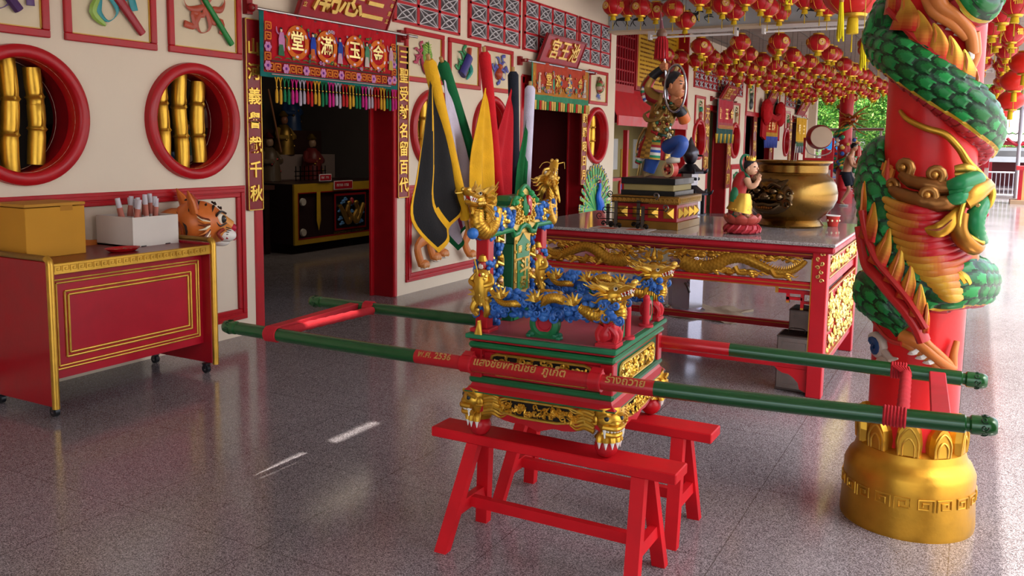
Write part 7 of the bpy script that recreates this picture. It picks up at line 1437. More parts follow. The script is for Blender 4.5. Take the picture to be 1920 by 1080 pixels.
for i in range(13):
    y = 7.5+.33*i; rowz, x = ((1.75, -10.5), (1.35, -10.05), (.95, -9.75))[i % 3]; h = rg.uniform(.5, .85) if i % 3 else rg.uniform(.7, 1.0)
    c1, c2 = [('8c6c2c', 'a07c34'), ('6c2424', '8c6c2c'), ('24406c', '8c6c34'), ('5c4c3c', '6c2020'), ('2c4c3c', '9c7c34')][i % 5]
    wh = ['on the top step', 'on the middle step', 'on the lowest step'][i % 3]; nm = ['gold robed', 'dark red robed', 'blue robed', 'brown robed', 'green robed'][i % 5]
    t = thing('deity_statue', '%s seated deity statue, %s of the dim inner row, %s' % (nm, OR_[i], wh), 'statue', (x, y, rowz), group='dim deity statues on the inner altar')
    b = Vector((x, y, rowz)); s = h; m = MB(); m.tube(spl([b, b+Vector((0, 0, .25*s)), b+Vector((0, 0, .55*s)), b+Vector((0, 0, .7*s))], 3), [.28*s, .26*s, .2*s, .1*s], 12, c1, 'gold' if i % 5 == 0 else 'paint', flat=.8, up=(0, 1, 0)); [m.tube(spl([b+Vector((0, e*.17*s, .6*s)), b+Vector((.08*s, e*.27*s, .42*s)), b+Vector((.2*s, e*.08*s, .4*s))], 3), .06*s, 8, c1) for e in (-1, 1)]; part('robe', m, t)
    m = MB(); m.sph(tuple(b+Vector((.02, 0, .8*s))), (.09*s, .085*s, .11*s), ['a8783c', '8c5c44', 'a08068'][i % 3], n=12, m=8); m.sph(tuple(b+Vector((.05*s, 0, .7*s))), (.05*s, .05*s, .1*s), '1c1814', n=8, m=5); part('head', m, t); m = MB(); m.lathe(tuple(b+Vector((0, 0, .88*s))), [(.1*s, 0), (.12*s, .03*s), (.08*s, .08*s), (.03*s, .14*s)], 10, c2, 'gold'); [m.sph(tuple(b+Vector((.2*s, .12*s*cos(k), (.2+.05*k)*s))), .035*s, c2, 'gold', 6, 4) for k in range(6)]; part('crown', m, t)
m = MB(); a = Vector((-9.6, 10.0, 2.1)); m.tube([Vector((-9.55, 9.95, 2.35)), Vector((-9.5, 10.15, 1.4))], .016, 8, '8c5c3c'); single('wooden_staff', m, 'slanting wooden staff leaning on the inner altar', 'staff', (-9.5, 10.15, 1.35))
m = MB(); 
for z in (1.05, 1.12): m.tube([(-9.0, 9.9, z), (-9.0, 10.6, z)], .008, 6, '1c1a1a', 'metal')
for k in range(8): m.tube([(-9, 9.92+.095*k, .96), (-9, 9.92+.095*k, 1.2)], .008, 6, '1c1a1a', 'metal')
single('candle_rack', m, 'dark iron candle rack in the dim hall inside the near door', 'candle rack', (-9, 10.25, .96))
m = MB(); F = basis((-9.3, 8.75, 1.22), (0, 1, 0), (0, 0, 1), (1, 0, 0)); m.M = F; m.bx(-.16, .16, -.12, .12, 0, .02, '9c9890', 'matte'); m.bx(-.14, .14, -.1, .1, .02, .022, '1c1a1c'); single('picture_frame', m, 'pale picture frame on the dim side table inside the near door', 'frame', (-9.3, 8.75, .96))
hl = bpy.data.lights.new('hall_fill_light', 'AREA'); hl.shape = 'RECTANGLE'; hl.size = 1.6; hl.size_y = 3; hl.energy = 26; hl.color = (1, .82, .62); ho = bpy.data.objects.new('hall_fill_light', hl); COL.objects.link(ho); ho.location = (-7.4, 9.6, 3.25); ho.rotation_euler = (0, R(25), 0)  # added fill light to lift the dim hall, no fixture belongs to it
# ================= ALCOVE BETWEEN THE WINGS =================
BX = -5.448; BL = -6.3; a_ = lambda x, y, d=.0: atx(x, y, BX+d)
t = thing('lattice_window', 'dark red lattice window panel beside the yellow notice board in the recess', 'window panel', (BX, 13.8, 2.2)); y0, y1 = 13.2, a_(1186, 60).y
m = MB(); m.bx(BX, BX+.03, y0, y1, 2.55, 3.8, '1c1214', 'matte'); m.bx(BX, BX+.06, y0, y1, 1.95, 2.6, 'a01420'); part('panel', m, t); m = MB()
for k in range(12): y = y0+(y1-y0)*k/11; m.bx(BX+.03, BX+.06, y-.012, y+.012, 2.6, 3.8, '9c1420')
for k in range(7): z = 2.65+.19*k; m.bx(BX+.03, BX+.055, y0, y1, z-.012, z+.012, '9c1420')
m.ring((BX+.05, (y0+y1)/2, 3.25), .22, .26, -.01, .015, '9c1420', n=24) if False else None
part('lattice', m, t)
t = thing('notice_board', 'large yellow board covered with rows of small red writing, behind the warrior statue', 'notice board', (BX, 15.8, 2.6)); y0, y1 = a_(1188, 60).y+.08, Y2-.12
m = MB(); m.bx(BX, BX+.05, y0, y1, 2.62, 3.84, 'c89a1c', 'paint'); part('board', m, t); m = MB(); m.bx(BX+.0, BX+.07, y0-.08, y0, 2.55, 3.84, 'a01420'); m.bx(BX, BX+.07, y0, y1, 2.55, 2.62, '7c1018'); part('frame', m, t)
m = MB(basis((BX+.052, 0, 0), (0, 1, 0), (0, 0, 1), (1, 0, 0))); wl = y1-y0-.3
for k in range(15): m.push(T((y0+y1)/2-(.2 if k % 5 == 4 else 0), 3.76-.075*k, 0)); strokes(m, wl-(.4 if k % 5 == 4 else 0), .04, '7c4418', k); m.pop()
part('writing', m, t, 'rows of small writing')
t = thing('red_awning', 'red corrugated metal awning below the yellow board in the recess', 'awning', (BX, 15, 1.95)); m = MB(); vs = []; fs = []; y0, y1 = 13.2, Y2-.18; n = 26
for i in range(n+1):
    r_ = i/n; 
    for y in (y0, y1): vs.append((BX+.03+.25*r_, y, 2.52-.5*r_+.022*(i % 2)))
for i in range(n): fs.append((2*i, 2*i+1, 2*i+3, 2*i+2))
k = len(vs); vs += [(v[0], v[1], v[2]-.02) for v in vs]; fs += [tuple(q+k for q in f) for f in fs[:n]]; m.add(vs, fs, 'b01822', 'paint', False); m.bx(BX+.27, BX+.3, y0, y1, 1.9, 2.06, 'b8202a'); part('sheet', m, t)
t = thing('shrine_shelf', 'low red shelves in the recess beyond the peacock wall', 'shelf', (-5.9, 14.1, 0))
for z in (.25, .6, .95): m = MB(); m.bx(-6.25, -5.6, 13.4, 14.9, z, z+.05, 'a8202a'); part('shelf_board', m, t)
for y in (13.45, 14.85): m = MB(); m.bx(-5.68, -5.6, y-.04, y+.04, 0, 1.85, 'b01c26'); part('post', m, t)
m = MB(); [m.bx(BL, BL+.02, y, y+.5, 1.1, 1.7, 'b8b4b0', 'matte') for y in (15.6, 17.0)]; m.bx(BL, BL+.02, 16.3, 16.8, .5, 1.5, 'a8802c', 'matte'); single('poster', m, 'pale posters on the ochre back wall under the red awning', 'poster', (BL, 16.4, .5))
t = thing('plastic_chair', 'red and blue plastic chairs standing under the awning, behind the pedestal', 'chair', (-5.6, 15.4, 0)); m = MB(); m.bx(-5.85, -5.45, 15.2, 15.6, .42, .45, '1c3c8c', 'paint', .01); part('seat', m, t); m = MB(); m.tube(spl([(-5.85, 15.2, .45), (-5.88, 15.2, .85), (-5.88, 15.4, .92), (-5.88, 15.6, .85), (-5.85, 15.6, .45)], 5), .03, 8, 'b02c24'); m.bx(-5.9, -5.87, 15.24, 15.56, .55, .85, '1c3c8c', 'paint', .01); part('backrest', m, t)
for x in (-5.83, -5.47):
    for y in (15.22, 15.58): m = MB(); m.tube([(x, y, 0), (x, y, .43)], .018, 8, 'b02c24'); part('leg', m, t)
t = bpy.data.objects[t.name]; t['label'] = 'plastic chair with red frame and blue seat under the awning, behind the pedestal'
# ================= CEILING LAMPS =================
def tube_lamp(x0, x1, y, z, label):
    t = thing('fluorescent_lamp', label, 'ceiling lamp', ((x0+x1)/2, y, z), group='fluorescent strip lamps under the beam'); m = MB(); m.bx(x0, x1, y-.05, y+.05, z, z+.05, 'c8c4c0', 'matte', .006); m.bx(x0, x0+.04, y-.055, y+.055, z-.07, z+.05, 'c8c4c0', 'matte'); m.bx(x1-.04, x1, y-.055, y+.055, z-.07, z+.05, 'c8c4c0', 'matte'); part('housing', m, t); m = MB(); m.tube([(x0+.04, y, z-.04), (x1-.04, y, z-.04)], .016, 10, 'e4e4e4', 'tube'); part('tube', m, t)
p = aty(1290, 55, 12.72); q2_ = aty(1384, 48, 12.72); tube_lamp(p.x-.6, q2_.x, 12.72, 3.24, 'fluorescent strip lamp under the painted beam, nearer the temple wall'); p = aty(1430, 45, 12.72); tube_lamp(p.x, p.x+1.75, 12.72, 3.25, 'fluorescent strip lamp under the painted beam, nearer the dragon column'); 
for i, y in enumerate((17, 22, 27)): tube_lamp(-1.2, .2, y, 3.72, 'fluorescent strip lamp above the lantern field, %s' % ('first of three from the beam', 'middle of three', 'last of three from the beam')[i])
# ================= LANTERNS =================
def make_lantern(name, label, group, R_=.155, H_=.115, gold=True, col='b0141c', tas=.07, long=0):
    t = thing(name, label, 'lantern', (0, 0, 0), group=group); m = MB(); n = 16
    pr = [(.06*R_/.155, -H_), (R_*.6, -H_*.86), (R_*.86, -H_*.55), (R_, -H_*.15), (R_, H_*.15), (R_*.86, H_*.55), (R_*.6, H_*.86), (.06*R_/.155, H_)]; vs = []; fs = []
    for k, (r, z) in enumerate(pr):
        for j in range(n*2): a = pi*j/n; q = r*(1.0 if j % 2 else .965); vs.append((q*cos(a), q*sin(a), z))
    for k in range(len(pr)-1):
        for j in range(n*2): a, b = k*n*2+j, k*n*2+(j+1) % (n*2); fs.append((a, b, b+n*2, a+n*2))
    m.add(vs, fs, col, 'paint'); part('shade', m, t, local=True)
    m = MB(); m.lathe((0, 0, 0), [(.07*R_/.155, H_-.002), (.07*R_/.155, H_+.018), (.05*R_/.155, H_+.022)], 14, 'c89a34', 'gold'); part('cap', m, t, local=True)
    m = MB(); m.lathe((0, 0, 0), [(.05*R_/.155, -H_-.022), (.066*R_/.155, -H_-.018), (.07*R_/.155, -H_+.002)], 14, 'c89a34', 'gold'); part('bottom_ring', m, t, local=True)
    m = MB(); m.tube([(0, 0, 0), (0, 0, 1)], .0025, 4, '3c3430', 'matte'); w = part('hanging_wire', m, t, local=True); w.location = (0, 0, H_)
    if gold:
        m = MB()
        for k in range(4):
            a = k*pi/2+.4; F = basis((R_*1.0*cos(a), R_*1.0*sin(a), 0), (-sin(a), cos(a), 0), (0, 0, 1), (cos(a), sin(a), 0)); m.push(F)
            if k % 2: m.text('福', .085, 'd8a03c', 'gold', .004, .02, res=1)
            else: m.ring((0, 0, 0), .03, .05, -.004, .004, 'c89a44', n=14); [m.sph((.022*cos(i*1.256), .022*sin(i*1.256), .002), (.016, .016, .004), ['d8a888', 'c8a040'][i % 2], n=6, m=4) for i in range(5)]
            m.pop()
        for j in range(8): a = j*pi/4; m.tube([(r*1.012*cos(a), r*1.012*sin(a), z) for r, z in pr], .0022, 4, 'c88c30', 'gold')
        part('gold_print', m, t, local=True)
    m = MB(); m.lathe((0, 0, 0), [(.028, -H_-.018), (.036, -H_-.03), (.042, -H_-tas), (.038, -H_-tas-.004)], 12, 'c8a820', 'cloth')
    if long: 
        for k in range(7): a = k*.9; m.tube([(.02*cos(a), .02*sin(a), -H_-tas+.01), (.014*cos(a), .014*sin(a), -H_-tas-long)], .006, 5, ['d8c020', 'c8b01c'][k % 2], 'cloth')
    m.tube([(0, 0, -H_-tas+.01), (0, 0, -H_-tas-.13)], [.003, .007], 5, 'b89c20', 'cloth'); part('tassel', m, t, local=True); return t
LL = 'red palace lantern'; LG_ = 'red lanterns hung in rows under the far roof'
lan = make_lantern('paper_lantern', LL, LG_); first = [True]; rl_ = random.Random(77)
def put(x, y, z, label=None, group=None, src=None, sc=1):
    s = src or lan
    if first[0] and src is None: o = s; first[0] = False; o.location = (x, y, z)
    else: o = dup(s, (x, y, z))
    o.rotation_euler = (0, 0, rl_.uniform(0, 6)); o.scale = (sc, sc, sc)
    if label: o['label'] = label
    if group: o['group'] = group
    hang(o, .115)
    return o
def hang(o, h):
    for c in o.children:
        if c.name.startswith('hanging_wire'): c.scale = (1, 1, max(.05, ((3.803 if o.location.z < 3.4 and o.location.y > 13 else 3.885)-o.location.z-h*o.scale[0])/o.scale[0]))
OR = 'first second third fourth fifth sixth seventh eighth ninth tenth eleventh twelfth thirteenth fourteenth fifteenth sixteenth seventeenth eighteenth nineteenth'.split()
cnt = 0
for k in range(19):
    y = 13.25+.86*k
    for ci, x in enumerate((-4.72, -4.12, -3.5, -2.88, -2.26, -1.6, -1.0, -.4, .3)):
        if k == 0 and x < -4.0: continue
        if k == 0: x = {-3.5: -3.88, -2.88: -3.22, -2.26: -2.66, -1.6: -2.12}.get(x, x)
        put(x+rl_.uniform(-.05, .05), y+rl_.uniform(-.1, .1), 3.13+rl_.uniform(-.05, .05)-(.0 if k < 2 else .02*(k % 3)), 'red gold-printed lantern, %s from the wall in the %s row behind the beam' % (OR[ci], OR[k])); cnt += 1
near = [(1150, 12, 11.6), (1177, 14, 12.1), (1202, 14, 11.8), (1230, 20, 12.3), (1262, 16, 11.9), (1285, 38, 12.4), (1312, -8, 11.2), (1330, -2, 11.7), (1355, 8, 11.6), (1377, 20, 12.3), (1398, -8, 11.4), (1427, 2, 11.7), (1440, 14, 12.0), (1462, 22, 12.5), (1478, -10, 11.5), (1510, -2, 12.0), (1538, 2, 12.0), (1552, 12, 12.4)]
for i, (x, y, Y) in enumerate(near): p = aty(x, y, Y); put(p.x, p.y, p.z, 'red gold-printed lantern before the painted beam, %s counting from the wall' % OR[i], 'red lanterns in front of the painted beam')
for i, (x, y) in enumerate(((1905, 5), (1880, 22), (1862, 48), (1868, 70), (1848, 92), (1842, 118), (1830, 140), (1822, 158))): p = atz(x, y, 3.2); put(p.x, p.y, p.z, 'red lantern, %s of the row receding past the near dragon column' % OR[i], 'red lanterns in the row right of the dragon column', sc=1.15)
big = make_lantern('paper_lantern', 'large red and gold lantern with a yellow fringe, close overhead beside the dragon column', 'big festive lanterns overhead', .215, .15, tas=.13, col='c42018'); p = aty(1602, -14, 6.6); big.location = p; hang(big, .15)
def longt(x, y0, y1, Y, label):
    A, B = aty(x+3, y0, Y), aty(x, y1, Y); t = thing('lantern_tassel', label, 'tassel', tuple(A), group='long yellow tassels hanging from overhead lanterns'); m = MB(); m.sph(tuple(A), .014, 'a8702c', n=8, m=6); m.tube([A+Vector((0, 0, .9)), A], .0025, 4, 'c8b040', 'cloth'); part('knot', m, t); m = MB()
    for k in range(9): a = k*.7; o = Vector((.012*cos(a), .012*sin(a), 0)); m.tube([A+o*.5, A.lerp(B, .4)+o, B+o*1.5+Vector((0, 0, .015*(k % 3)))], .0055, 5, ['d8c81c', 'c8b818'][k % 2], 'cloth')
    part('threads', m, t)
longt(1575, 2, 78, 5.6, 'long yellow tassel hanging beside the fringe of the big lantern'); longt(1617, 60, 132, 6.2, 'long yellow tassel hanging below the big overhead lantern'); longt(1478, -30, 8, 5.8, 'short visible end of a yellow tassel at the top of the picture'); longt(1694, 136, 158, 7.5, 'small yellow tassel end peeping beside the dragon column')
pl_l = make_lantern('paper_lantern', 'plain bright red lantern hanging in daylight, the highest of four', 'plain red lanterns hanging outside in daylight', .21, .15, False, 'd02414', .16); p = aty(1922, 118, 14.5); pl_l.location = p; hang(pl_l, .15)
for x, y, Y, lb in ((1903, 152, 15.5, 'plain bright red lantern in daylight, second highest of four'), (1896, 188, 16.5, 'plain bright red lantern in daylight, third highest of four'), (1878, 205, 18, 'plain bright red lantern in daylight, lowest and most distant of four')): o = dup(pl_l, aty(x, y, Y)); o['label'] = lb; hang(o, .15)
# ================= FAR END AND OUTSIDE =================
fc_ = aty(1583, 280, 26.5); fx = fc_.x
t = thing('dragon_column', 'distant red column with a green dragon and spiky antlers beyond the brass urn', 'column', (fx, 26.5, 0)); K2 = Vector((fx, 26.5, 0))
m = MB(); m.tube([K2, K2+Vector((0, 0, 3.8))], .19, 20, 'b01820'); part('shaft', m, t); m = MB(); m.lathe(tuple(K2), [(.3, 0), (.3, .35), (.2, .42)], 24, '9c1820'); part('base', m, t)
m = MB(); P = [K2+Vector((.25*cos(.5+a*.33), .25*sin(.5+a*.33), .6+a*.048)) for a in range(46)]; m.tube(P, .075, 10, '1f7a44', colf=lambda i, j: '1f7a44' if (i+j) % 3 else 'b8902c'); part('dragon_body', m, t); m = MB(T(fx+.12, 26.2, 2.38) @ RZ(-.6)); dragon_head(m, .28, G='b8502c', G2='c88c3c', horn='a87040', mane='b03c28'); [m.tube(spl([(0, 0, 0), (.3+.05*k, 0, .15*k-.3), (.75, -.1, .2*k-.45)], 3), [.03, .02, .004], 6, 'b8843c') for k in range(5)]; part('dragon_head', m, t)
m = MB(); rg = random.Random(2)
for i in range(60): a = rg.uniform(-2.8, .4); z = rg.uniform(.9, 1.9); m.sph((fx+.3*cos(a), 26.5+.3*sin(a), z), rg.uniform(.03, .07), rg.choice(['b8242c', '2c7c4c', 'c8a040', 'c8b8a8', '2c4c8c']), n=7, m=5)
for (dx, z) in ((.42, 1.2), (.4, 1.55)): m.tube(spl([(fx+dx, 26.3, z-.2), (fx+dx, 26.3, z), (fx+dx, 26.3, z+.1)], 3), [.09, .07, .04], 8, 'b03020'); m.sph((fx+dx, 26.3, z+.17), .05, 'd0a080', n=8, m=6)
part('small_figures', m, t, 'cluster of small painted figures')
dp = aty(1536, 257, 24); t = thing('temple_drum', 'big round temple drum with a pale skin on a red stand at the far end', 'drum', (dp.x, 24, 0)); dz = dp.z; m = MB(); m.lathe((dp.x, 24, dz), [(0, -.28), (.27, -.28), (.32, -.1), (.32, .1), (.27, .28), (0, .28)], 32, 'a01c24', ax=RZ(.35) @ RX(pi/2)); part('shell', m, t); m = MB(); m.lathe((dp.x, 24, dz), [(0, .285), (.265, .285), (.275, .27)], 32, 'c0a890', 'matte', ax=RZ(.35) @ RX(pi/2)); part('skin', m, t, 'pale drum skin'); m = MB()
for e in (-1, 1): m.bar((dp.x+e*.36, 24, 0), (dp.x+e*.36, 24, dz-.02), .05, .05, 'b01c26'); m.tube(spl([(dp.x, 24.1, dz-.5), (dp.x+e*.25, 24.1, dz-.42), (dp.x+e*.38, 24.1, dz-.2)], 4), .02, 6, 'c8b8b0')
m.bx(dp.x-.36, dp.x+.36, 23.96, 24.04, dz-.85, dz-.55, 'b8202a'); m.bx(dp.x-.36, dp.x+.36, 23.96, 24.04, .2, .26, 'b8202a'); part('stand', m, t, 'red wooden stand')
# man walking at the far end
def skin_body(name, joints, edges, radii, col, parent, label=None):
    me = bpy.data.meshes.new('s'); me.from_pydata([tuple(j) for j in joints], edges, []); o = bpy.data.objects.new('s', me); COL.objects.link(o); md = o.modifiers.new('k', 'SKIN')
    for v, r in zip(me.skin_vertices[0].data if me.skin_vertices else [], radii): v.radius = (r, r)
    if me.skin_vertices: me.skin_vertices[0].data[0].use_root = True
    sb = o.modifiers.new('b', 'SUBSURF'); sb.levels = 2; dg = bpy.context.evaluated_depsgraph_get(); e = bpy.data.meshes.new_from_object(o.evaluated_get(dg)); m = MB(); m.add([v.co.copy() for v in e.vertices], [tuple(p.vertices) for p in e.polygons], col, 'paint'); bpy.data.objects.remove(o); return part(name, m, parent, label)
pb = atz(1571, 387, 0); pb.y = 25.3; mp = thing('person', 'shirtless person in black shorts and sandals walking by the far dragon column', 'person', (pb.x, pb.y, 0)); X0, Y0 = pb.x+.1, pb.y
V_ = lambda x, z, y=0: Vector((X0+x, Y0+y, z))
J = [V_(.0, .86), V_(.02, 1.0), V_(.06, 1.22), V_(.1, 1.36), V_(.13, 1.46), V_(.16, 1.56), V_(.0, .82, -.09), V_(.12, .45, -.1), V_(-.08, .09, -.1), V_(.02, .04, -.1), V_(-.02, .82, .09), V_(.24, .5, .1), V_(.3, .12, .1), V_(.42, .06, .1), V_(.08, 1.34, -.17), V_(.16, 1.1, -.22), V_(.38, 1.06, -.18), V_(.08, 1.34, .17), V_(.2, 1.12, .22), V_(.42, 1.2, .16)]
E_ = [(0, 1), (1, 2), (2, 3), (3, 4), (4, 5), (0, 6), (6, 7), (7, 8), (8, 9), (0, 10), (10, 11), (11, 12), (12, 13), (3, 14), (14, 15), (15, 16), (3, 17), (17, 18), (18, 19)]; Rr_ = [.13, .12, .14, .12, .055, .08, .085, .055, .035, .035, .085, .055, .035, .035, .055, .042, .03, .055, .042, .03]
b = len(J)
for (w, y) in ((16, -.18), (19, .16)):
    base = J[w]; J.append(base+Vector((.06, 0, 0))); E_.append((w, len(J)-1)); Rr_.append(.028); pm_ = len(J)-1
    for k in range(4): J.append(J[pm_]+Vector((.06+.008*(1-abs(k-1)), (k-1.5)*.018, -.012))); E_.append((pm_, len(J)-1)); Rr_.append(.009)
    J.append(base+Vector((.05, -.035, .03))); E_.append((w, len(J)-1)); Rr_.append(.011)
pbod = skin_body('body', J, E_, Rr_, 'a87454', mp); m = MB(); hc_ = V_(.18, 1.6); m.sph(tuple(hc_), (.09, .075, .11), 'a87454', n=16, m=12); m.sph(tuple(hc_+Vector((.088, 0, -.01))), (.018, .014, .02), 'a87454', n=8, m=6); [m.sph(tuple(hc_+Vector((.075, e*.03, .02))), .011, '1c1410', n=6, m=5) for e in (-1, 1)]; [m.sph(tuple(hc_+Vector((0, e*.075, -.005))), (.02, .01, .028), 'a06c4c', n=6, m=5) for e in (-1, 1)]; m.sph(tuple(hc_+Vector((.078, 0, -.05))), (.012, .024, .008), '8c3c34', n=8, m=5); part('head', m, pbod); m = MB(); m.sph(tuple(hc_+Vector((-.015, 0, .03))), (.095, .083, .095), '15120f', n=14, m=10); part('hair', m, pbod, 'short black hair')
m = MB(); m.tube([V_(0, .93), V_(0, .84)], [.15, .17], 14, '1c1e26', 'cloth'); [m.tube(spl([V_(0, .86, s_*.08), V_(.07 if s_ < 0 else .12, .68, s_*.1), V_(.11 if s_ < 0 else .2, .56, s_*.1)], 3), [.12, .11, .1], 12, '1c1e26', 'cloth') for s_ in (-1, 1)]; part('shorts', m, pbod, 'black shorts'); m = MB(); [m.sph((X0+x, Y0+y, z), (.13, .05, .02), 'c0ccc4', n=10, m=5) for x, y, z in ((-.0, -.1, .02), (.37, .1, .025))]; part('sandals', m, pbod, 'pale sandals')
# red steps and rail, awning, banner, truss behind the far column
t = thing('red_steps', 'red and white painted steps beyond the far end of the gallery', 'steps', (-1.5, 30, 0))
for k in range(4): m = MB(); m.bx(-4.9, .2, 30+.35*k, 30.4+.35*k, 0 if k == 0 else .14*k-.02, .14*(k+1), 'b02430'); m.bx(-4.9, .2, 29.99+.35*k, 30.0+.35*k, .14*(k+1)-.05, .14*(k+1)-.01, 'c8c0c0'); part('step', m, t)
t = thing('red_railing', 'low red wooden railing with a pale panel beyond the drum', 'railing', (-2, 32.2, 0)); m = MB(); m.bx(-4.9, .3, 32.2, 32.3, .56, 1.0, 'c4b0a8'); m.bx(-4.9, .3, 32.15, 32.35, 1.0, 1.5, 'b01c28'); part('panel', m, t); m = MB(); [m.bx(x, x+.08, 32.14, 32.36, 0, 1.55, 'a01824') for x in (-4.8, -3.2, -1.6, .1)]; part('posts', m, t)
A = aty(1555, 292, 38); m = MB(); m.box((-.6, 38, A.z+.15), (5.5, 3.0, .12), '8c9094', 'matte', RX(-.15)); m.bx(-3.3, 2.1, 36.5, 36.56, A.z-.1, A.z+.1, 'b0b4b8', 'matte'); [m.bx(x-.05, x+.05, 36.6, 36.7, 0, A.z, 'b8bcc4', 'matte') for x in (-3.2, -1.4, .3, 2.0)]; m.bar((-1.4, 36.65, A.z-.4), (.3, 36.65, A.z-.9), .06, .06, 'c8ccd0', 'matte'); single('market_awning', m, 'grey sloping awning on white posts beyond the far end', 'awning', (-.6, 38, 0))
m = MB(); p = aty(1556, 318, 35); m.box((p.x, 35, 1.0), (.5, .05, 2.0), '2c8cd0', 'matte'); m.box((p.x, 34.97, 1.25), (.3, .01, .5), 'd8e4ec', 'matte'); single('blue_banner', m, 'bright blue banner standing beyond the red railing', 'banner', (p.x, 35, .2))
m = MB(); p = aty(1552, 245, 33.5); m.tube([(p.x-3.2, 33.5, p.z), (p.x+1.9, 33.5, p.z+.06)], .05, 8, '6c4c34'); [m.tube([(x, 33.5, 0), (x, 33.5, p.z)], .04, 8, '8c7c6c') for x in (p.x-3.1, p.x+1.8)]; single('wooden_rail', m, 'long brown wooden pole on posts in front of the distant trees', 'pole', (p.x, 33.5, 0))
# pavilion with tiled roof, fence and shrine at the right
py_ = 42; P0 = aty(1795, 262, py_); m = MB(); x0, x1 = P0.x-2, P0.x+9; t = thing('tiled_pavilion', 'low pavilion with a pink corrugated tile roof beyond the white fence', 'pavilion', (x0+5, py_, 0)); ze = P0.z; rows = 9
vs = []; fs = []; n = 90
for i in range(rows+1):
    for j in range(n+1): vs.append((x0+(x1-x0)*j/n, py_+.0+2.6*i/rows, ze+.25+.95*i/rows+.06*(j % 2)+.03*(1-(i % 1))))
for i in range(rows):
    for j in range(n): a = i*(n+1)+j; fs.append((a, a+1, a+n+2, a+n+1))
m.add(vs, fs, 'b8a0a8', 'matte', False, lambda k: ['b8a0a8', 'a88c94', 'c4b0b4'][(k//n+k % n) % 3]); m.bx(x0, x1, py_+2.6, py_+2.7, ze+1.0, ze+1.35, 'b8a8ac', 'matte'); part('roof', m, t, 'pink tiled roof'); m = MB(); vs = []; fs = []
for j in range(n+1): x = x0+(x1-x0)*j/n; vs += [(x, py_-.5, ze-.05+.04*(j % 2)), (x, py_+.1, ze+.25+.04*(j % 2))]
for j in range(n): fs.append((2*j, 2*j+2, 2*j+3, 2*j+1))
m.add(vs, fs, 'd8d4cc', 'matte', False); part('eave_sheet', m, t, 'white corrugated eave'); m = MB()
for k in range(8): x = x0+.3+1.5*k; m.bx(x-.08, x+.08, py_, py_+.16, 0, ze+.2, '8c1c24'); 
m.bx(x0, x1, py_-.02, py_+.1, ze-.2, ze-.02, '8c2028'); part('posts', m, t); m = MB(); m.bx(x0, x1, py_+2.5, py_+2.6, 0, ze*.55, '5c2a2c', 'matte'); [m.bx(x0+.35*k, x0+.35*k+.22, py_+1.0, py_+1.05, ze-.75, ze-.25, 'a88c5c', 'matte') for k in range(30)]; part('back_wall', m, t)
fy = 33; F0 = aty(1838, 322, fy); F1 = aty(1838, 370, fy); fx0 = F0.x; t = thing('white_fence', 'white tubular crowd fence on the sunlit ground before the pavilion', 'fence', (fx0+1, fy, 0)); zt_ = F0.z
m = MB(); m.tube([(fx0-1.5, fy, zt_), (fx0+1.55, fy, zt_)], .025, 8, 'd8dce0', 'matte'); m.tube([(fx0-1.5, fy, .1), (fx0+1.55, fy, .1)], .025, 8, 'd8dce0', 'matte'); [m.tube([(x, fy, 0), (x, fy, zt_)], .03, 8, 'd8dce0', 'matte') for x in (fx0-1.5, fx0+1.55)]; part('frame', m, t)
for k in range(24): m = MB(); x = fx0-1.4+.125*k; m.tube([(x, fy, .1), (x, fy, zt_)], .011, 6, 'c8ccd4', 'matte'); part('bar', m, t)
S0 = aty(1915, 370, 30); t = thing('offering_stand', 'small red and cream offering stand beside a grey pole', 'stand', (S0.x+.4, 30, 0)); m = MB(); x = S0.x; m.bx(x-.1, x+1.0, 29.6, 30.2, .12, 1.0, 'c8a86c', 'matte'); m.bx(x-.12, x-.02, 29.55, 29.65, .12, 1.0, 'b01824'); m.bx(x-.2, x+1.1, 29.5, 30.3, 1.0, 1.12, 'b82c30'); m.bx(x-.3, x+1.2, 29.4, 30.4, 0, .12, 'a88c70', 'matte'); part('cabinet', m, t); m = MB(); m.sph((x+.25, 29.58, .6), (.06, .02, .06), '2c2420'); part('emblem', m, t)
m = MB(); q = aty(1909, 300, 31); m.tube([(q.x, 31, 0), (q.x, 31, 3.6)], .06, 10, '9c9ca4', 'matte'); m.tube(spl([(q.x-.35, 31, 1.95), (q.x-.1, 31, 1.75), (q.x+.2, 31, 1.8)], 3), .05, 8, 'a82434'); m.tube(spl([(q.x-.1, 31, 2.95), (q.x+.1, 31, 2.85), (q.x+.2, 31, 3.0)], 3), .05, 8, 'a82434'); single('grey_pole', m, 'grey metal pole with red curled ornaments beside the offering stand', 'pole', (q.x, 31, 0))
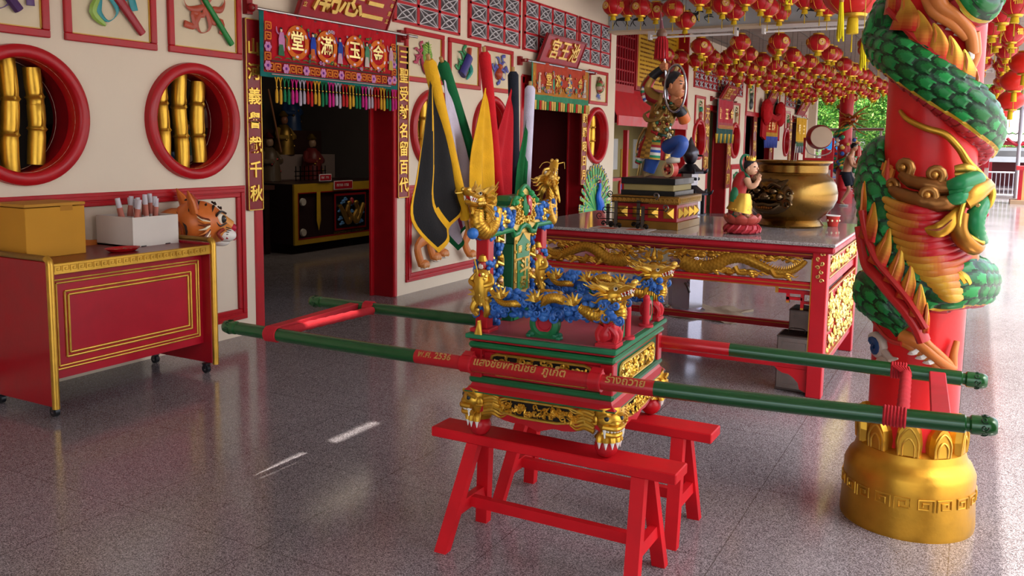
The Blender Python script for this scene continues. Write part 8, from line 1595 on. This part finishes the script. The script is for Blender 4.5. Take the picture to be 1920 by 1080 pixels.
# trees and bushes
def tree_mesh(seed, n, r, h, hue):
    rg = random.Random(seed); m = MB(); vs = []; fs = []; cs = []; bl = [(rg.uniform(-.6, .6)*r, rg.uniform(-.6, .6)*r, h*rg.uniform(.45, 1), r*rg.uniform(.35, .6)) for _ in range(9)]
    for i in range(n):
        bx_, by_, bz_, br = rg.choice(bl); a, u = rg.uniform(0, 6.28), rg.uniform(-1, 1); q = br*rg.uniform(.75, 1.05); s = math.sqrt(1-u*u); c = Vector((bx_+q*s*cos(a), by_+q*s*sin(a), bz_+q*u)); d1 = Vector((rg.uniform(-1, 1), rg.uniform(-1, 1), rg.uniform(-.6, .6))).normalized(); d2 = d1.cross(Vector((rg.uniform(-1, 1), rg.uniform(-1, 1), 1))).normalized(); L = rg.uniform(.05, .12); b = len(vs)
        vs += [c-d1*L, c+d2*L*.45, c+d1*L, c-d2*L*.45]; fs.append((b, b+1, b+2, b+3)); cs.append(rg.choice(hue))
    m.add(vs, fs, 'fff', 'leaf', False, lambda k: cs[k]); tr = MB(); tr.tube(spl([(0, 0, 0), (.1, 0, h*.35), (0, .1, h*.7)], 4), [.16, .12, .06], 8, '6c5c4c', 'matte'); return m, tr
hu = [['5c9c34', '86bc4c', '3c7c2c', 'a8cc64'], ['4c8c3c', '78ac50', '2c6c2c', '9cc060']]
proto = []
for s in (0, 1): t = thing('garden_tree', 'x', 'tree', (0, 0, 0), group='trees beyond the temple yard'); a, b = tree_mesh(s+5, 9000, 2.2, 5.2-.6*s, hu[s]); part('foliage', a, t, local=True); part('trunk', b, t, local=True); proto.append(t)
tp = [(1525, 46, 'leafy bright green tree behind the drum'), (1560, 50, 'leafy green tree between the drum and the far column'), (1600, 47, 'leafy bright tree between the two dragon columns'), (1640, 52, 'green tree beside the edge of the near dragon column'), (1700, 48, 'green tree hidden mostly behind the near dragon column'), (1810, 52, 'green tree above the pavilion roof, beside the near column'), (1860, 56, 'green tree above the middle of the pavilion roof'), (1910, 50, 'green tree above the pavilion roof behind the grey pole')]
for i, (px, Y, lb) in enumerate(tp):
    p = aty(px, 300, Y); o = proto[i] if i < 2 else dup(proto[i % 2], (0, 0, 0)); o.location = (p.x, Y, 0); o.rotation_euler = (0, 0, i*1.3); o['label'] = lb; o.scale = (1, 1, 1+.1*(i % 3))
m = MB(); mm, _ = tree_mesh(99, 9000, 1, 1, hu[0]); m.add([Vector((v.x*9-0, 62+v.y*3, v.z*3.6)) for v in mm.v], [f[0] for f in mm.f], 'fff', 'leaf', False, lambda k: hu[0][k % 4]); single('hedge', m, 'far green hedge closing the view behind the trees', 'hedge', (0, 62, 0), kind='stuff')
